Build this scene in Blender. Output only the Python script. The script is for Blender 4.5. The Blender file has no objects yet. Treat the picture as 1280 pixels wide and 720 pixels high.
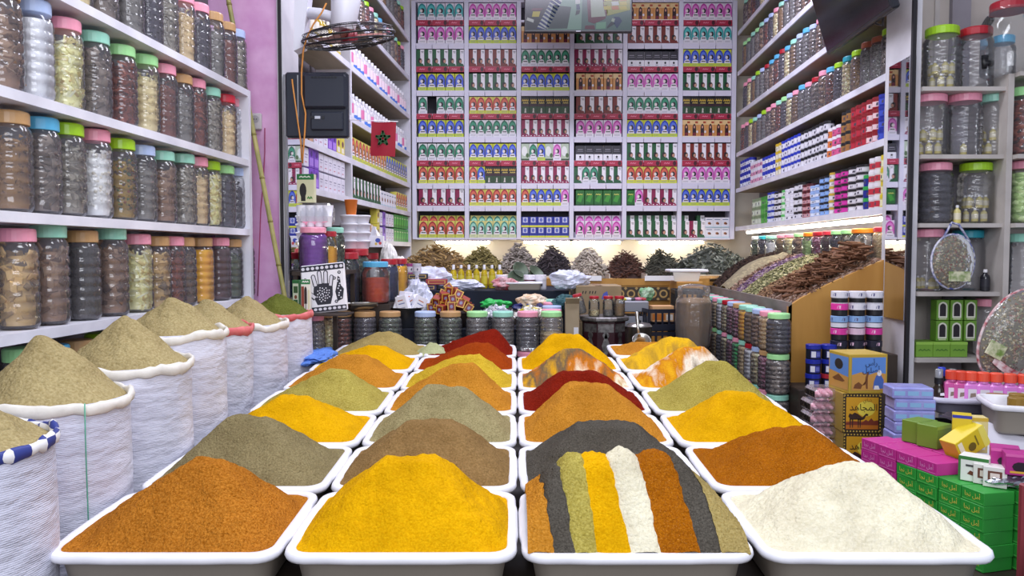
import bpy, math, random
from mathutils import Vector, Matrix, noise
PI = math.pi
SC = bpy.context.scene
COL = SC.collection
random.seed(7)

# ---------------------------------------------------------------- camera, world, lights, exposure
CAMZ, FOC, PITCH = 1.35, 960.0, math.radians(2.68)
cd = bpy.data.cameras.new('camera'); cam = bpy.data.objects.new('camera', cd); COL.objects.link(cam)
cd.lens = FOC / 1280 * 36; cd.sensor_width = 36; cd.clip_start = 0.05; cd.clip_end = 60
cam.location = (0, 0, CAMZ); cam.rotation_euler = (PI / 2 - PITCH, 0, 0)
SC.camera = cam
w = bpy.data.worlds.new('world'); SC.world = w; w.use_nodes = True
bg = w.node_tree.nodes['Background']; bg.inputs[0].default_value = (0.80, 0.84, 1.0, 1); bg.inputs[1].default_value = 0.44
def area(name, loc, size, power, color, rot=(0, 0, 0)):
    l = bpy.data.lights.new(name, 'AREA'); l.shape = 'RECTANGLE'; l.size, l.size_y = size; l.energy = power; l.color = color
    o = bpy.data.objects.new(name, l); COL.objects.link(o); o.location = loc; o.rotation_euler = rot
    return o
LC = (0.90, 0.92, 1.0)
area('market_lamp', (0.0, 1.3, 3.55), (2.2, 0.5), 44, LC)
area('market_lamp', (0.1, 3.3, 3.75), (2.4, 0.45), 46, LC)
area('shop_lamp', (0.5, 5.6, 4.15), (2.2, 0.5), 98, (0.84, 0.82, 1.0))
area('front_fill', (0.3, -1.3, 2.5), (3.0, 1.2), 78, LC, (math.radians(68), 0, 0))  # added daylight fill behind the camera, aimed to brighten the shelves and jars
SC.view_settings.view_transform = 'Standard'; SC.view_settings.look = 'None'
SC.view_settings.exposure = 0.22; SC.view_settings.gamma = 1.0; SC.view_settings.use_curve_mapping = False
SC.cycles.transparent_max_bounces = 20
SC.cycles.max_bounces = 8

# ---------------------------------------------------------------- helpers
SP, CP = math.sin(PITCH), math.cos(PITCH)
def P(px, py, Y):
    """point of the shop at depth Y along a sight line of the survey photo"""
    u = (px - 640) / FOC; v = (360 - py) / FOC
    dy = CP + v * SP; t = Y / dy
    return Vector((u * t, Y, CAMZ + (v * CP - SP) * t))
def proj(p):
    y = p[1]; z = p[2] - CAMZ
    f = y * CP - z * SP; up = y * SP + z * CP
    return 640 + p[0] / f * FOC, 360 - up / f * FOC
def S(px, Y): return px * Y / FOC

def lin(c):
    if isinstance(c, str):
        c = [int(c[i:i + 2], 16) / 255 for i in (0, 2, 4)]
        c = [x / 12.92 if x <= 0.04045 else ((x + 0.055) / 1.055) ** 2.4 for x in c]
    return (c[0], c[1], c[2], 1)
MATS = {}
def newmat(name):
    m = bpy.data.materials.new(name); m.use_nodes = True
    return m, m.node_tree, m.node_tree.nodes['Principled BSDF']
def M(name, c=None, rough=0.5, c2=None, scale=20, spec=0.5, metal=0, bump=0, bscale=60, emit=None, es=1, detail=4, objcol=False, coord='Object', lo=0.35, hi=0.65, stretch=None, bdist=0.004):
    """a procedural material; asked for by name again it is reused"""
    if name in MATS: return MATS[name]
    m, nt, b = newmat(name); N = nt.nodes; L = nt.links
    b.inputs['Roughness'].default_value = rough; b.inputs['Metallic'].default_value = metal
    b.inputs['Specular IOR Level'].default_value = spec
    tc = N.new('ShaderNodeTexCoord'); vec = tc.outputs[coord]
    if stretch:
        mp = N.new('ShaderNodeMapping'); mp.inputs['Scale'].default_value = stretch; L.new(vec, mp.inputs['Vector']); vec = mp.outputs[0]
    if objcol:
        oi = N.new('ShaderNodeObjectInfo'); L.new(oi.outputs['Color'], b.inputs['Base Color'])
    elif c2 is not None:
        nz = N.new('ShaderNodeTexNoise'); nz.inputs['Scale'].default_value = scale; nz.inputs['Detail'].default_value = detail
        cr = N.new('ShaderNodeValToRGB'); cr.color_ramp.elements[0].position = lo; cr.color_ramp.elements[1].position = hi
        cr.color_ramp.elements[0].color = lin(c); cr.color_ramp.elements[1].color = lin(c2)
        L.new(vec, nz.inputs['Vector']); L.new(nz.outputs['Fac'], cr.inputs[0]); L.new(cr.outputs[0], b.inputs['Base Color'])
    else:
        b.inputs['Base Color'].default_value = lin(c)
    if bump:
        nb = N.new('ShaderNodeTexNoise'); nb.inputs['Scale'].default_value = bscale; nb.inputs['Detail'].default_value = 5
        bm = N.new('ShaderNodeBump'); bm.inputs['Strength'].default_value = bump; bm.inputs['Distance'].default_value = bdist
        L.new(vec, nb.inputs['Vector']); L.new(nb.outputs['Fac'], bm.inputs['Height']); L.new(bm.outputs[0], b.inputs['Normal'])
    if emit is not None:
        b.inputs['Emission Color'].default_value = lin(emit); b.inputs['Emission Strength'].default_value = es
    MATS[name] = m
    return m
def clear(name, tint=(0.95, 0.96, 0.97), haze=0.10, gloss=1.0, rough=0.1, hazecol=(0.8, 0.82, 0.86), bump=0, bscale=40, ior=1.5):
    """thin clear plastic or glass: see-through, faint haze, fresnel gloss"""
    if name in MATS: return MATS[name]
    m, nt, b = newmat(name); N = nt.nodes; L = nt.links; N.remove(b)
    out = N['Material Output']
    t = N.new('ShaderNodeBsdfTransparent'); t.inputs[0].default_value = (*tint, 1)
    d = N.new('ShaderNodeBsdfDiffuse'); d.inputs[0].default_value = (*hazecol, 1)
    g = N.new('ShaderNodeBsdfGlossy'); g.inputs['Roughness'].default_value = rough; g.inputs[0].default_value = (gloss, gloss, gloss, 1)
    fr = N.new('ShaderNodeFresnel'); fr.inputs[0].default_value = ior
    m1 = N.new('ShaderNodeMixShader'); m1.inputs[0].default_value = haze; L.new(t.outputs[0], m1.inputs[1]); L.new(d.outputs[0], m1.inputs[2])
    m2 = N.new('ShaderNodeMixShader'); L.new(fr.outputs[0], m2.inputs[0]); L.new(m1.outputs[0], m2.inputs[1]); L.new(g.outputs[0], m2.inputs[2])
    if bump:
        nb = N.new('ShaderNodeTexNoise'); nb.inputs['Scale'].default_value = bscale
        tc = N.new('ShaderNodeTexCoord'); L.new(tc.outputs['Object'], nb.inputs['Vector'])
        bm = N.new('ShaderNodeBump'); bm.inputs['Strength'].default_value = bump; bm.inputs['Distance'].default_value = 0.02; L.new(nb.outputs['Fac'], bm.inputs['Height'])
        L.new(bm.outputs[0], g.inputs['Normal']); L.new(bm.outputs[0], fr.inputs['Normal']); L.new(bm.outputs[0], d.inputs['Normal'])
    L.new(m2.outputs[0], out.inputs[0]); MATS[name] = m
    return m
def cells(name, cols, scale=30, bump=0.6, rough=0.75, stretch=None, dist=0.01, rnd=1.0):
    """chunky matter: voronoi cells, each of its own tone"""
    if name in MATS: return MATS[name]
    m, nt, b = newmat(name); N = nt.nodes; L = nt.links
    b.inputs['Roughness'].default_value = rough; b.inputs['Specular IOR Level'].default_value = 0.2
    tc = N.new('ShaderNodeTexCoord'); mp = N.new('ShaderNodeMapping'); mp.inputs['Scale'].default_value = stretch or (1, 1, 1)
    vo = N.new('ShaderNodeTexVoronoi'); vo.inputs['Scale'].default_value = scale; vo.inputs['Randomness'].default_value = rnd
    se = N.new('ShaderNodeSeparateColor'); cr = N.new('ShaderNodeValToRGB'); cr.color_ramp.interpolation = 'CONSTANT' if len(cols) > 2 else 'LINEAR'
    while len(cr.color_ramp.elements) < len(cols): cr.color_ramp.elements.new(0.5)
    for i, c in enumerate(cols):
        cr.color_ramp.elements[i].position = i / len(cols); cr.color_ramp.elements[i].color = lin(c)
    L.new(tc.outputs['Object'], mp.inputs['Vector']); L.new(mp.outputs[0], vo.inputs['Vector']); L.new(vo.outputs['Color'], se.inputs[0]); L.new(se.outputs[0], cr.inputs[0]); L.new(cr.outputs[0], b.inputs['Base Color'])
    bm = N.new('ShaderNodeBump'); bm.invert = True; bm.inputs['Strength'].default_value = bump; bm.inputs['Distance'].default_value = dist
    L.new(vo.outputs['Distance'], bm.inputs['Height']); L.new(bm.outputs[0], b.inputs['Normal'])
    MATS[name] = m
    return m

class MB:
    """collects faces and links them as one mesh"""
    def __init__(s): s.v = []; s.f = []; s.m = []; s.s = []
    def add(s, vs, fs, mi=0, sm=False, T=None):
        b = len(s.v)
        for p in vs:
            p = Vector(p); s.v.append(T @ p if T else p)
        for f in fs:
            s.f.append([b + i for i in f]); s.m.append(mi); s.s.append(sm)
        return s
    def box(s, x0, y0, z0, x1, y1, z1, mi=0, T=None):
        vs = [(x, y, z) for z in (z0, z1) for y in (y0, y1) for x in (x0, x1)]
        return s.add(vs, [(0, 2, 3, 1), (4, 5, 7, 6), (0, 1, 5, 4), (2, 6, 7, 3), (0, 4, 6, 2), (1, 3, 7, 5)], mi, False, T)
    def cbox(s, c, d, b=0.004, mi=0, T=None):
        """box with chamfered edges: centre c, size d"""
        vs = []; idx = {}
        for sx in (-1, 1):
            for sy in (-1, 1):
                for sz in (-1, 1):
                    for a in range(3):
                        h = [sx * d[0] / 2, sy * d[1] / 2, sz * d[2] / 2]; sg = (sx, sy, sz)
                        for k in range(3):
                            if k != a: h[k] -= sg[k] * b
                        idx[sx, sy, sz, a] = len(vs); vs.append((c[0] + h[0], c[1] + h[1], c[2] + h[2]))
        fs = []
        for a in range(3):
            u, w_ = [k for k in range(3) if k != a]
            for sg in (-1, 1):
                q = []
                for su, sw in ((-1, -1), (1, -1), (1, 1), (-1, 1)):
                    k = [0, 0, 0]; k[a] = sg; k[u] = su; k[w_] = sw; q.append(idx[k[0], k[1], k[2], a])
                fs.append(q)
            for su in (-1, 1):
                for sw in (-1, 1):
                    q = []
                    for sg, ax in ((-1, u), (1, u), (1, w_), (-1, w_)):
                        k = [0, 0, 0]; k[a] = sg; k[u] = su; k[w_] = sw; q.append(idx[k[0], k[1], k[2], ax])
                    fs.append(q)
        for sx in (-1, 1):
            for sy in (-1, 1):
                for sz in (-1, 1): fs.append([idx[sx, sy, sz, a] for a in range(3)])
        return s.add(vs, fs, mi, False, T)
    def lathe(s, prof, n=24, mi=0, sm=True, rmod=None, cap0=True, cap1=True, T=None, c=(0, 0, 0)):
        vs = []; fs = []
        for j, (r, z) in enumerate(prof):
            for i in range(n):
                a = 2 * PI * i / n; rr = rmod(a, z, r) if rmod else r
                vs.append((c[0] + rr * math.cos(a), c[1] + rr * math.sin(a), c[2] + z))
        for j in range(len(prof) - 1):
            for i in range(n):
                k = (i + 1) % n; fs.append((j * n + i, j * n + k, j * n + n + k, j * n + n + i))
        s.add(vs, fs, mi, sm, T)
        if cap0: s.add(vs[:n], [tuple(range(n - 1, -1, -1))], mi, False, T)
        if cap1: s.add(vs[-n:], [tuple(range(n))], mi, False, T)
        return s
    def tube(s, pts, r, n=6, mi=0, sm=True, closed=False):
        pts = [Vector(p) for p in pts]; m = len(pts); vs = []; fs = []
        up = Vector((0, 0, 1)); nx = None
        for i, p in enumerate(pts):
            a = pts[(i - 1) % m] if closed or i else p; b_ = pts[(i + 1) % m] if closed or i < m - 1 else p
            t = (b_ - a).normalized()
            if nx is None:
                nx = t.cross(up)
                if nx.length < 1e-3: nx = t.cross(Vector((1, 0, 0)))
            nx = (nx - t * nx.dot(t)).normalized(); ny = t.cross(nx)
            rr = r[i] if isinstance(r, (list, tuple)) else r
            for k in range(n):
                q = 2 * PI * k / n; vs.append(p + (nx * math.cos(q) + ny * math.sin(q)) * rr)
        for i in range(m if closed else m - 1):
            j = (i + 1) % m
            for k in range(n):
                l = (k + 1) % n; fs.append((i * n + k, i * n + l, j * n + l, j * n + k))
        if not closed:
            fs.append(tuple(range(n - 1, -1, -1))); fs.append(tuple((m - 1) * n + k for k in range(n)))
        return s.add(vs, fs, mi, sm)
    def poly(s, pts, mi=0, T=None): return s.add(pts, [tuple(range(len(pts)))], mi, False, T)
    def grid(s, nx, ny, fn, mi=0, sm=True, mfn=None):
        vs = [fn(i / nx, j / ny) for j in range(ny + 1) for i in range(nx + 1)]; b = len(s.v)
        s.v += [Vector(p) for p in vs]
        for j in range(ny):
            for i in range(nx):
                a = j * (nx + 1) + i; s.f.append([b + a, b + a + 1, b + a + nx + 2, b + a + nx + 1])
                s.m.append(mfn((i + .5) / nx, (j + .5) / ny) if mfn else mi); s.s.append(sm)
        return s
    def mesh(s, name, mats):
        me = bpy.data.meshes.new(name); me.from_pydata(s.v, [], s.f)
        for m in (mats if isinstance(mats, (list, tuple)) else [mats]): me.materials.append(m)
        me.polygons.foreach_set('material_index', s.m); me.polygons.foreach_set('use_smooth', s.s); me.update()
        return me
def tag(o, label=None, cat=None, group=None, kind=None):
    if label: o['label'] = label
    if cat: o['category'] = cat
    if group: o['group'] = group
    if kind: o['kind'] = kind
    return o
def O(name, me, parent=None, loc=(0, 0, 0), rot=(0, 0, 0), sc=(1, 1, 1), label=None, cat=None, group=None, kind=None, col=None, mats=None):
    if isinstance(me, tuple): me = me[0].mesh(name, me[1])
    o = bpy.data.objects.new(name, me); COL.objects.link(o)
    if parent: o.parent = parent
    o.location = loc; o.rotation_euler = rot; o.scale = sc if isinstance(sc, (tuple, list)) else (sc, sc, sc)
    if col is not None: o.color = lin(col)
    if mats:
        for i, m in mats.items(): o.material_slots[i].link = 'OBJECT'; o.material_slots[i].material = m
    return tag(o, label, cat, group, kind)
def thing(name, label, cat, loc=(0, 0, 0), rot=(0, 0, 0), group=None, sc=(1, 1, 1)):
    return O(name, None, None, loc, rot, sc, label, cat, group)
def struct(name, mb, m): return O(name, (mb, m), kind='structure')
def copy_tree(o, parent=None):
    c = o.copy(); COL.objects.link(c); c.parent = parent
    for ch in list(o.children): copy_tree(ch, c)
    return c
ORD = 'first second third fourth fifth sixth seventh eighth ninth tenth eleventh twelfth thirteenth fourteenth fifteenth sixteenth seventeenth eighteenth nineteenth twentieth'.split()
TENS = {20: 'twenty', 30: 'thirty', 40: 'forty'}
def od(i):
    i += 1
    if i <= 20: return ORD[i - 1]
    if i % 10 == 0: return {30: 'thirtieth', 40: 'fortieth'}[i]
    return TENS[i // 10 * 10] + '-' + ORD[i % 10 - 1]
def fbm(x, y, z=0, o=3):
    v = 0; a = 1; f = 1
    for _ in range(o): v += a * noise.noise(Vector((x * f, y * f, z * f + 3.7))); a *= 0.5; f *= 2.1
    return v
def Txf(loc=(0, 0, 0), rz=0, rx=0, ry=0, sc=1):
    return Matrix.Translation(loc) @ Matrix.Rotation(rz, 4, 'Z') @ Matrix.Rotation(rx, 4, 'X') @ Matrix.Rotation(ry, 4, 'Y') @ Matrix.Scale(sc, 4)
# Arabic lettering: presentation forms already in visual order
def lettering(body, mat, name='lettering'):
    c = bpy.data.curves.new(name, 'FONT'); c.body = body; c.size = 1; c.resolution_u = 2; c.align_x = 'CENTER'; c.align_y = 'CENTER'
    o = bpy.data.objects.new(name, c); COL.objects.link(o)
    me = bpy.data.meshes.new_from_object(o.evaluated_get(bpy.context.evaluated_depsgraph_get()))
    bpy.data.objects.remove(o); bpy.data.curves.remove(c)
    me.materials.clear(); me.materials.append(mat)
    xs = [v.co.x for v in me.vertices]; ys = [v.co.y for v in me.vertices]
    cx, cy, wd = (min(xs) + max(xs)) / 2, (min(ys) + max(ys)) / 2, max(xs) - min(xs)
    for v in me.vertices: v.co = ((v.co.x - cx) / wd, 0, (v.co.y - cy) / wd)   # unit width, upright, facing -Y
    return me
def isl(name, cols, rough=0.8, bump=0.3, bscale=120):
    """loose pieces: each separate piece takes its own tone"""
    if name in MATS: return MATS[name]
    m, nt, b = newmat(name); N = nt.nodes; L = nt.links
    b.inputs['Roughness'].default_value = rough; b.inputs['Specular IOR Level'].default_value = 0.2
    g = N.new('ShaderNodeNewGeometry'); cr = N.new('ShaderNodeValToRGB'); cr.color_ramp.interpolation = 'LINEAR'
    while len(cr.color_ramp.elements) < len(cols): cr.color_ramp.elements.new(0.5)
    for i, c in enumerate(cols):
        cr.color_ramp.elements[i].position = i / max(1, len(cols) - 1); cr.color_ramp.elements[i].color = lin(c)
    L.new(g.outputs['Random Per Island'], cr.inputs[0]); L.new(cr.outputs[0], b.inputs['Base Color'])
    tc = N.new('ShaderNodeTexCoord'); nb = N.new('ShaderNodeTexNoise'); nb.inputs['Scale'].default_value = bscale
    bm = N.new('ShaderNodeBump'); bm.inputs['Strength'].default_value = bump; bm.inputs['Distance'].default_value = 0.004
    L.new(tc.outputs['Object'], nb.inputs['Vector']); L.new(nb.outputs['Fac'], bm.inputs['Height']); L.new(bm.outputs[0], b.inputs['Normal'])
    MATS[name] = m
    return m
WHITE = M('white_paint', 'ececf4', 0.45, 'dcdce8', 6, bump=0.15, bscale=30)
SHELFW = M('shelf_white', 'e6e6f0', 0.4, 'd2d2de', 5)
PLOBJ = M('coloured_plastic', rough=0.35, objcol=True)
MATOBJ = M('coloured_card', rough=0.55, objcol=True)
PET = clear('clear_plastic', haze=0.08, rough=0.10, hazecol=(.8, .78, .86), ior=1.52)
GLASS = clear('clear_glass', tint=(0.96, 0.97, 0.97), haze=0.05, rough=0.05)
BAGC = clear('cling_film', tint=(0.96, 0.96, 0.97), haze=0.10, rough=0.15, bump=0.35, bscale=30, ior=1.4)
BLACK = M('black_plastic', '14151a', 0.4)
DARKW = M('dark_wood', '2a211c', 0.6, '3a2e26', 8)
STEEL = M('steel', 'b8b6b0', 0.28, metal=1.0)
WOOD = M('honey_wood', 'a9772f', 0.5, 'c08f44', 5, stretch=(1, 1, 0.22), detail=8, bump=0.1)
CARD = M('cardboard', 'a08a6e', 0.8, '94805f', 6)
SCRIB = M('ink_black', '1b1b22', 0.6)
WPRINT = M('ink_white', 'f2f2f4', 0.6)
GOLDP = M('ink_gold', 'c9a72e', 0.5)

# ================================================================ the room
struct('floor', MB().box(-4, -3, -0.1, 5, 9, 0), M('floor_tile', '6a645e', 0.5, '7d766e', 4))
struct('ceiling', MB().box(-4, 0.1, 4.4, 5, 9, 4.5), M('ceiling_paint', 'cfcdd6', 0.8))
CREAM = M('cream_wall_paint', 'e9e2cf', 0.6, 'ddd6c2', 3)
struct('wall_back', MB().box(-2.2, 8.22, 0, 3.2, 8.36, 4.4), CREAM)
def wallbox(x0, y0, x1, y1, th, z0, z1):
    """upright slab from (x0,y0) to (x1,y1), thickness th to the negative side"""
    d = Vector((x1 - x0, y1 - y0, 0)).normalized(); n = Vector((-d.y, d.x, 0)) * th
    a, b_ = Vector((x0, y0, 0)), Vector((x1, y1, 0)); mb = MB(); vs = []
    for z in (z0, z1):
        for p in (a, b_, b_ + n, a + n): vs.append((p.x, p.y, z))
    return mb.add(vs, [(0, 3, 2, 1), (4, 5, 6, 7), (0, 1, 5, 4), (1, 2, 6, 5), (2, 3, 7, 6), (3, 0, 4, 7)])
GREYW = M('grey_shelf_back', '726d72', 0.7, '625d62', 4)
struct('wall_left', wallbox(-1.92, 0.6, -1.745, 4.48, 0.12, 0, 4.4), GREYW)
struct('wall_left_inner', wallbox(-1.60, 4.62, -1.33, 8.22, 0.1, 0, 4.4), GREYW)
struct('wall_right_inner', wallbox(2.635, 8.22, 2.44, 4.32, 0.1, 0, 4.4), M('grey_back_right', '96919a', 0.7, '858089', 4))
PINK = M('pink_plaster', 'e0b2da', 0.55, 'd098c8', 7, bump=0.5, bscale=14)
struct('wall_front_left', MB().box(-2.0, 4.5, 0, P(352, 300, 4.5).x, 4.66, 4.4), PINK)
struct('trim_1', MB().box(P(352, 300, 4.48).x, 4.46, 0, P(356, 300, 4.48).x, 4.6, 4.4), M('dark_trim', '1c1a20', 0.6))
PILL = M('white_pillar_paint', 'd9d8de', 0.5, 'c6c5cc', 5, bump=0.2, bscale=20)
xl = P(357, 300, 4.47).x
struct('wall_pillar_left', wallbox(xl - .004, 4.467, xl + .0145, 4.735, .03, 0, 4.4), PILL)
struct('wall_front_right', MB().box(2.16, 4.357, 0, 4.6, 4.376, 4.4), M('beige_wall_paint', 'cdc4bd', 0.7, 'beb5ae', 3, bump=0.2, bscale=15))
struct('wall_pillar_right', MB().box(2.101, 4.04, 0, 2.126, 4.372, 4.4), PILL)
struct('trim_2', MB().box(P(1134, 300, 4.03).x, 4.02, 0, P(1138.5, 300, 4.03).x, 4.04, 4.4), M('dark_trim'))
MIRR = M('mirror_silver', 'e8ecf0', 0.02, metal=1.0)
# mirrors on the inner faces of both pillars
def mirror(name, label, a, b_, z0, z1, side):
    t = thing(name, label, 'mirror'); d = (b_ - a).normalized(); n = Vector((d.y, -d.x, 0)) * side
    def slab(p, q, za, zb, th):
        vs = [(v.x, v.y, z) for z in (za, zb) for v in (p, q, q + n * th, p + n * th)]
        return MB().add(vs, [(0, 3, 2, 1), (4, 5, 6, 7), (0, 1, 5, 4), (1, 2, 6, 5), (2, 3, 7, 6), (3, 0, 4, 7)])
    O('glass', (slab(a, b_, z0, z1, 0.006), MIRR), t)
    O('frame_strip', (slab(a - d * 0.012 - n * 0.004, a, z0, z1, 0.014), M('alu', 'b9bcc4', 0.35, metal=0.8)), t)
    O('clip', (MB().lathe([(0.012, 0), (0.012, 0.02)], 10, T=Txf(tuple(a + n * 0.006 + Vector((0, 0, z1 - 0.01))), ry=PI / 2)), STEEL), t)
    return t
mirror('pillar_mirror', 'tall narrow mirror on the white pillar under the wall fan', Vector((-1.310, 4.475, 0)), Vector((-1.2925, 4.73, 0)), P(368, 372, 4.5).z, P(368, 95, 4.5).z, 1)
mirror('pillar_mirror', 'tall narrow mirror on the white pillar beside the cinnamon sticks', Vector((2.084, 4.05, 0)), Vector((2.0975, 4.31, 0)), P(1122, 400, 4.1).z, P(1122, 72, 4.1).z, -1)

# ================================================================ shelf units
RAW = M('raw_board', 'a39a88', .6, '8e8574', 7, stretch=(1, .2, 1))
def linshelf(name, label, x0, y0, slope, side, ya, yb, zs, depth, th=0.035, uprights=(), lip=SHELFW, back=None, under=None):
    """boards along a side wall; front edge runs through (x0,y0) with dx/dy = slope; side -1 boards go to -x"""
    rz = -math.atan(slope); t = thing(name, label, 'shelf', (x0, y0, 0), (0, 0, rz))
    for z in zs:
        mb = MB(); mb.box(min(0, side * depth), ya - y0, z - th, max(0, side * depth), yb - y0, z)
        if under:
            mb = MB(); mb.box(min(.0, side * depth) + (.012 if side > 0 else 0), ya - y0, z - th, max(0, side * depth) - (.012 if side < 0 else 0), yb - y0, z); bo = O('board', (mb, under), t)
            mb = MB(); mb.box(min(0, side * .0118), ya - y0, z - th - .001, max(0, side * .0118), yb - y0, z + .0005); O('front_lip', (mb, lip), bo)
        else: O('board', (mb, lip), t)
    for (y, za, zb) in uprights:
        mb = MB(); mb.box(min(0, side * depth) - 0.001, y - y0 - 0.017, za, max(0, side * depth) + 0.001, y - y0 + 0.017, zb)
        O('upright', (mb, lip), t)
    return t
BL = {'A': CAMZ + .90, 'B': CAMZ + .513, 'C': CAMZ + .128, 'D': CAMZ - .257, 'E': CAMZ - .66}
def lx(Y): return -1.57 + .052 * (Y - 2.35)
linshelf('jar_shelf', 'long white jar shelving along the near wall behind the sacks', -1.57, 2.35, .052, -1, 1.7, 4.33, list(BL.values()), .20, uprights=[(4.335, 0.2, BL['A'])])
# ---- jars
def ribbed(w, z, th=24):
    pass
def jar_profile():
    p = [(.30, 0), (.40, .006), (.455, .03), (.485, .065), (.485, .12), (.462, .15)]
    z = .165; n = 5; dz = (.70 - .165) / n
    for k in range(n):
        p += [(.487, z + dz * .14), (.490, z + dz * .5), (.487, z + dz * .78), (.456, z + dz * .93)]; z += dz
    p += [(.484, .73), (.478, .775), (.45, .815), (.405, .845), (.385, .86), (.385, .90)]
    return p
def flute(a, z, r):
    if .72 < z < .85 or .01 < z < .13: return r * (1 + .022 * math.cos(9 * a + z * 26))
    return r
JARB = MB().lathe(jar_profile(), 28, rmod=flute, cap1=False).mesh('jar_body', [PET])
GLJAR = MB().lathe([(.30, 0), (.42, .004), (.48, .03), (.495, .08), (.495, .66), (.48, .74), (.43, .81), (.385, .845), (.37, .86), (.37, .90)], 28, cap1=False).mesh('glass_jar_body', [GLASS])
LID = MB().lathe([(.425, .868), (.435, .875), (.435, .975), (.42, .992), (.39, 1.0)], 24, sm=False).mesh('jar_lid', [PLOBJ])
def fillmesh(f, smooth=True):
    pr = [(r * .93, z + .012) for r, z in jar_profile() if z < f]
    pr += [(.45 if f < .75 else pr[-1][0], f), (.25, f + .02), (.05, f + .025)]
    return MB().lathe(pr, 18).mesh('jar_contents', [PET])
FILL = {k: fillmesh(k) for k in (.30, .45, .60, .70, .80)}
ST = (1, 1, 2.6)
def lighten(h, k=1.2):
    return ''.join('%02x' % min(252, int(int(h[i:i + 2], 16) * k + 8)) for i in (0, 2, 4))
def cm(name, cols, scale=7, bump=0.8, st=ST, dist=0.03):
    cols = [lighten(c) for c in cols]
    return cells('contents_' + name, cols, scale, bump * .45, 0.7, st, dist)
CT = {
 'grey bark': cm('grey_bark', ['3e3630', '6e6259', '574b43', '857a70'], 7),
 'brown bark': cm('brown_bark', ['4a362a', '7d604a', '5f4838', '94795f'], 7),
 'brown seeds': cm('brown_seeds', ['4f3a22', '7a5a33', '62482a', '8d6d42'], 22, .5),
 'beige seeds': cm('beige_seeds', ['9a8460', 'c4ad84', 'b09a72', 'd0bc94'], 16, .5),
 'beige flakes': cm('beige_flakes', ['8d8062', 'c8b98e', 'a99b74', 'ddd0a8'], 9),
 'cream roots': cm('cream_roots', ['a99468', 'e0cd9a', 'cbb683', 'efe0b4'], 6),
 'tan chips': cm('tan_chips', ['6d5a3c', 'a98e5f', '5d513f', 'c0a473'], 5),
 'dark pods': cm('dark_pods', ['3a1c14', '6d2f20', '51261a', '84452f'], 9),
 'grey seeds': cm('grey_seeds', ['4a4846', '6b6966', '5a5856', '7a7874'], 20, .5),
 'dark berries': cm('dark_berries', ['26222a', '3f3944', '332e38', '4c4652'], 14),
 'green leaves': cm('green_leaves', ['2b3324', '4a5640', '3a4433', '5d6a50'], 9),
 'white peas': cm('white_peas', ['cfc8ba', 'efeade', 'ddd6c8', 'f6f2ea'], 8, 1.0, (1, 1, 2.6), .05),
 'mixed beads': cm('mixed_beads', ['6d3a1c', '3c5a2c', '7a6a2a', '4a2418', '8a5a30'], 16),
 'white cotton': M('contents_cotton', 'fafafc', .9, 'eeeef4', 3, bump=.5, bscale=4, bdist=.05),
 'yellow powder': M('contents_yellow', 'ffca00', .9, 'fabc00', 6),
 'maroon powder': M('contents_maroon', '4a2226', .9, '5c2c30', 6),
 'brown powder': M('contents_brown', '8a5c3c', .9, '7a4e32', 6),
 'tan powder': M('contents_tan', '94784e', .9, '836a44', 6),
 'purple powder': M('contents_purple', '8d3fb4', .85, '7d33a4', 5),
 'blue powder': M('contents_blue', '1c2a66', .9, '141e50', 5),
 'orange powder': M('contents_orange', 'd04a1a', .9, 'c03c10', 5),
 'pale green balls': cm('green_balls', ['7f9a5a', 'a8bf80', '93ad6c', 'bccf98'], 5, 1.0),
 'black sweets': cm('black_sweets', ['17171b', '2b2b33', '202026', '3a3a44'], 5, 1.0),
 'green sweets': cm('green_sweets', ['0c6a2c', '18a048', '108038', '28b85a'], 6, 1.0),
 'pink petals': cm('pink_petals', ['5f2438', '8c4460', 'b88aa0', '74304a'], 10),
}
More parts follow.
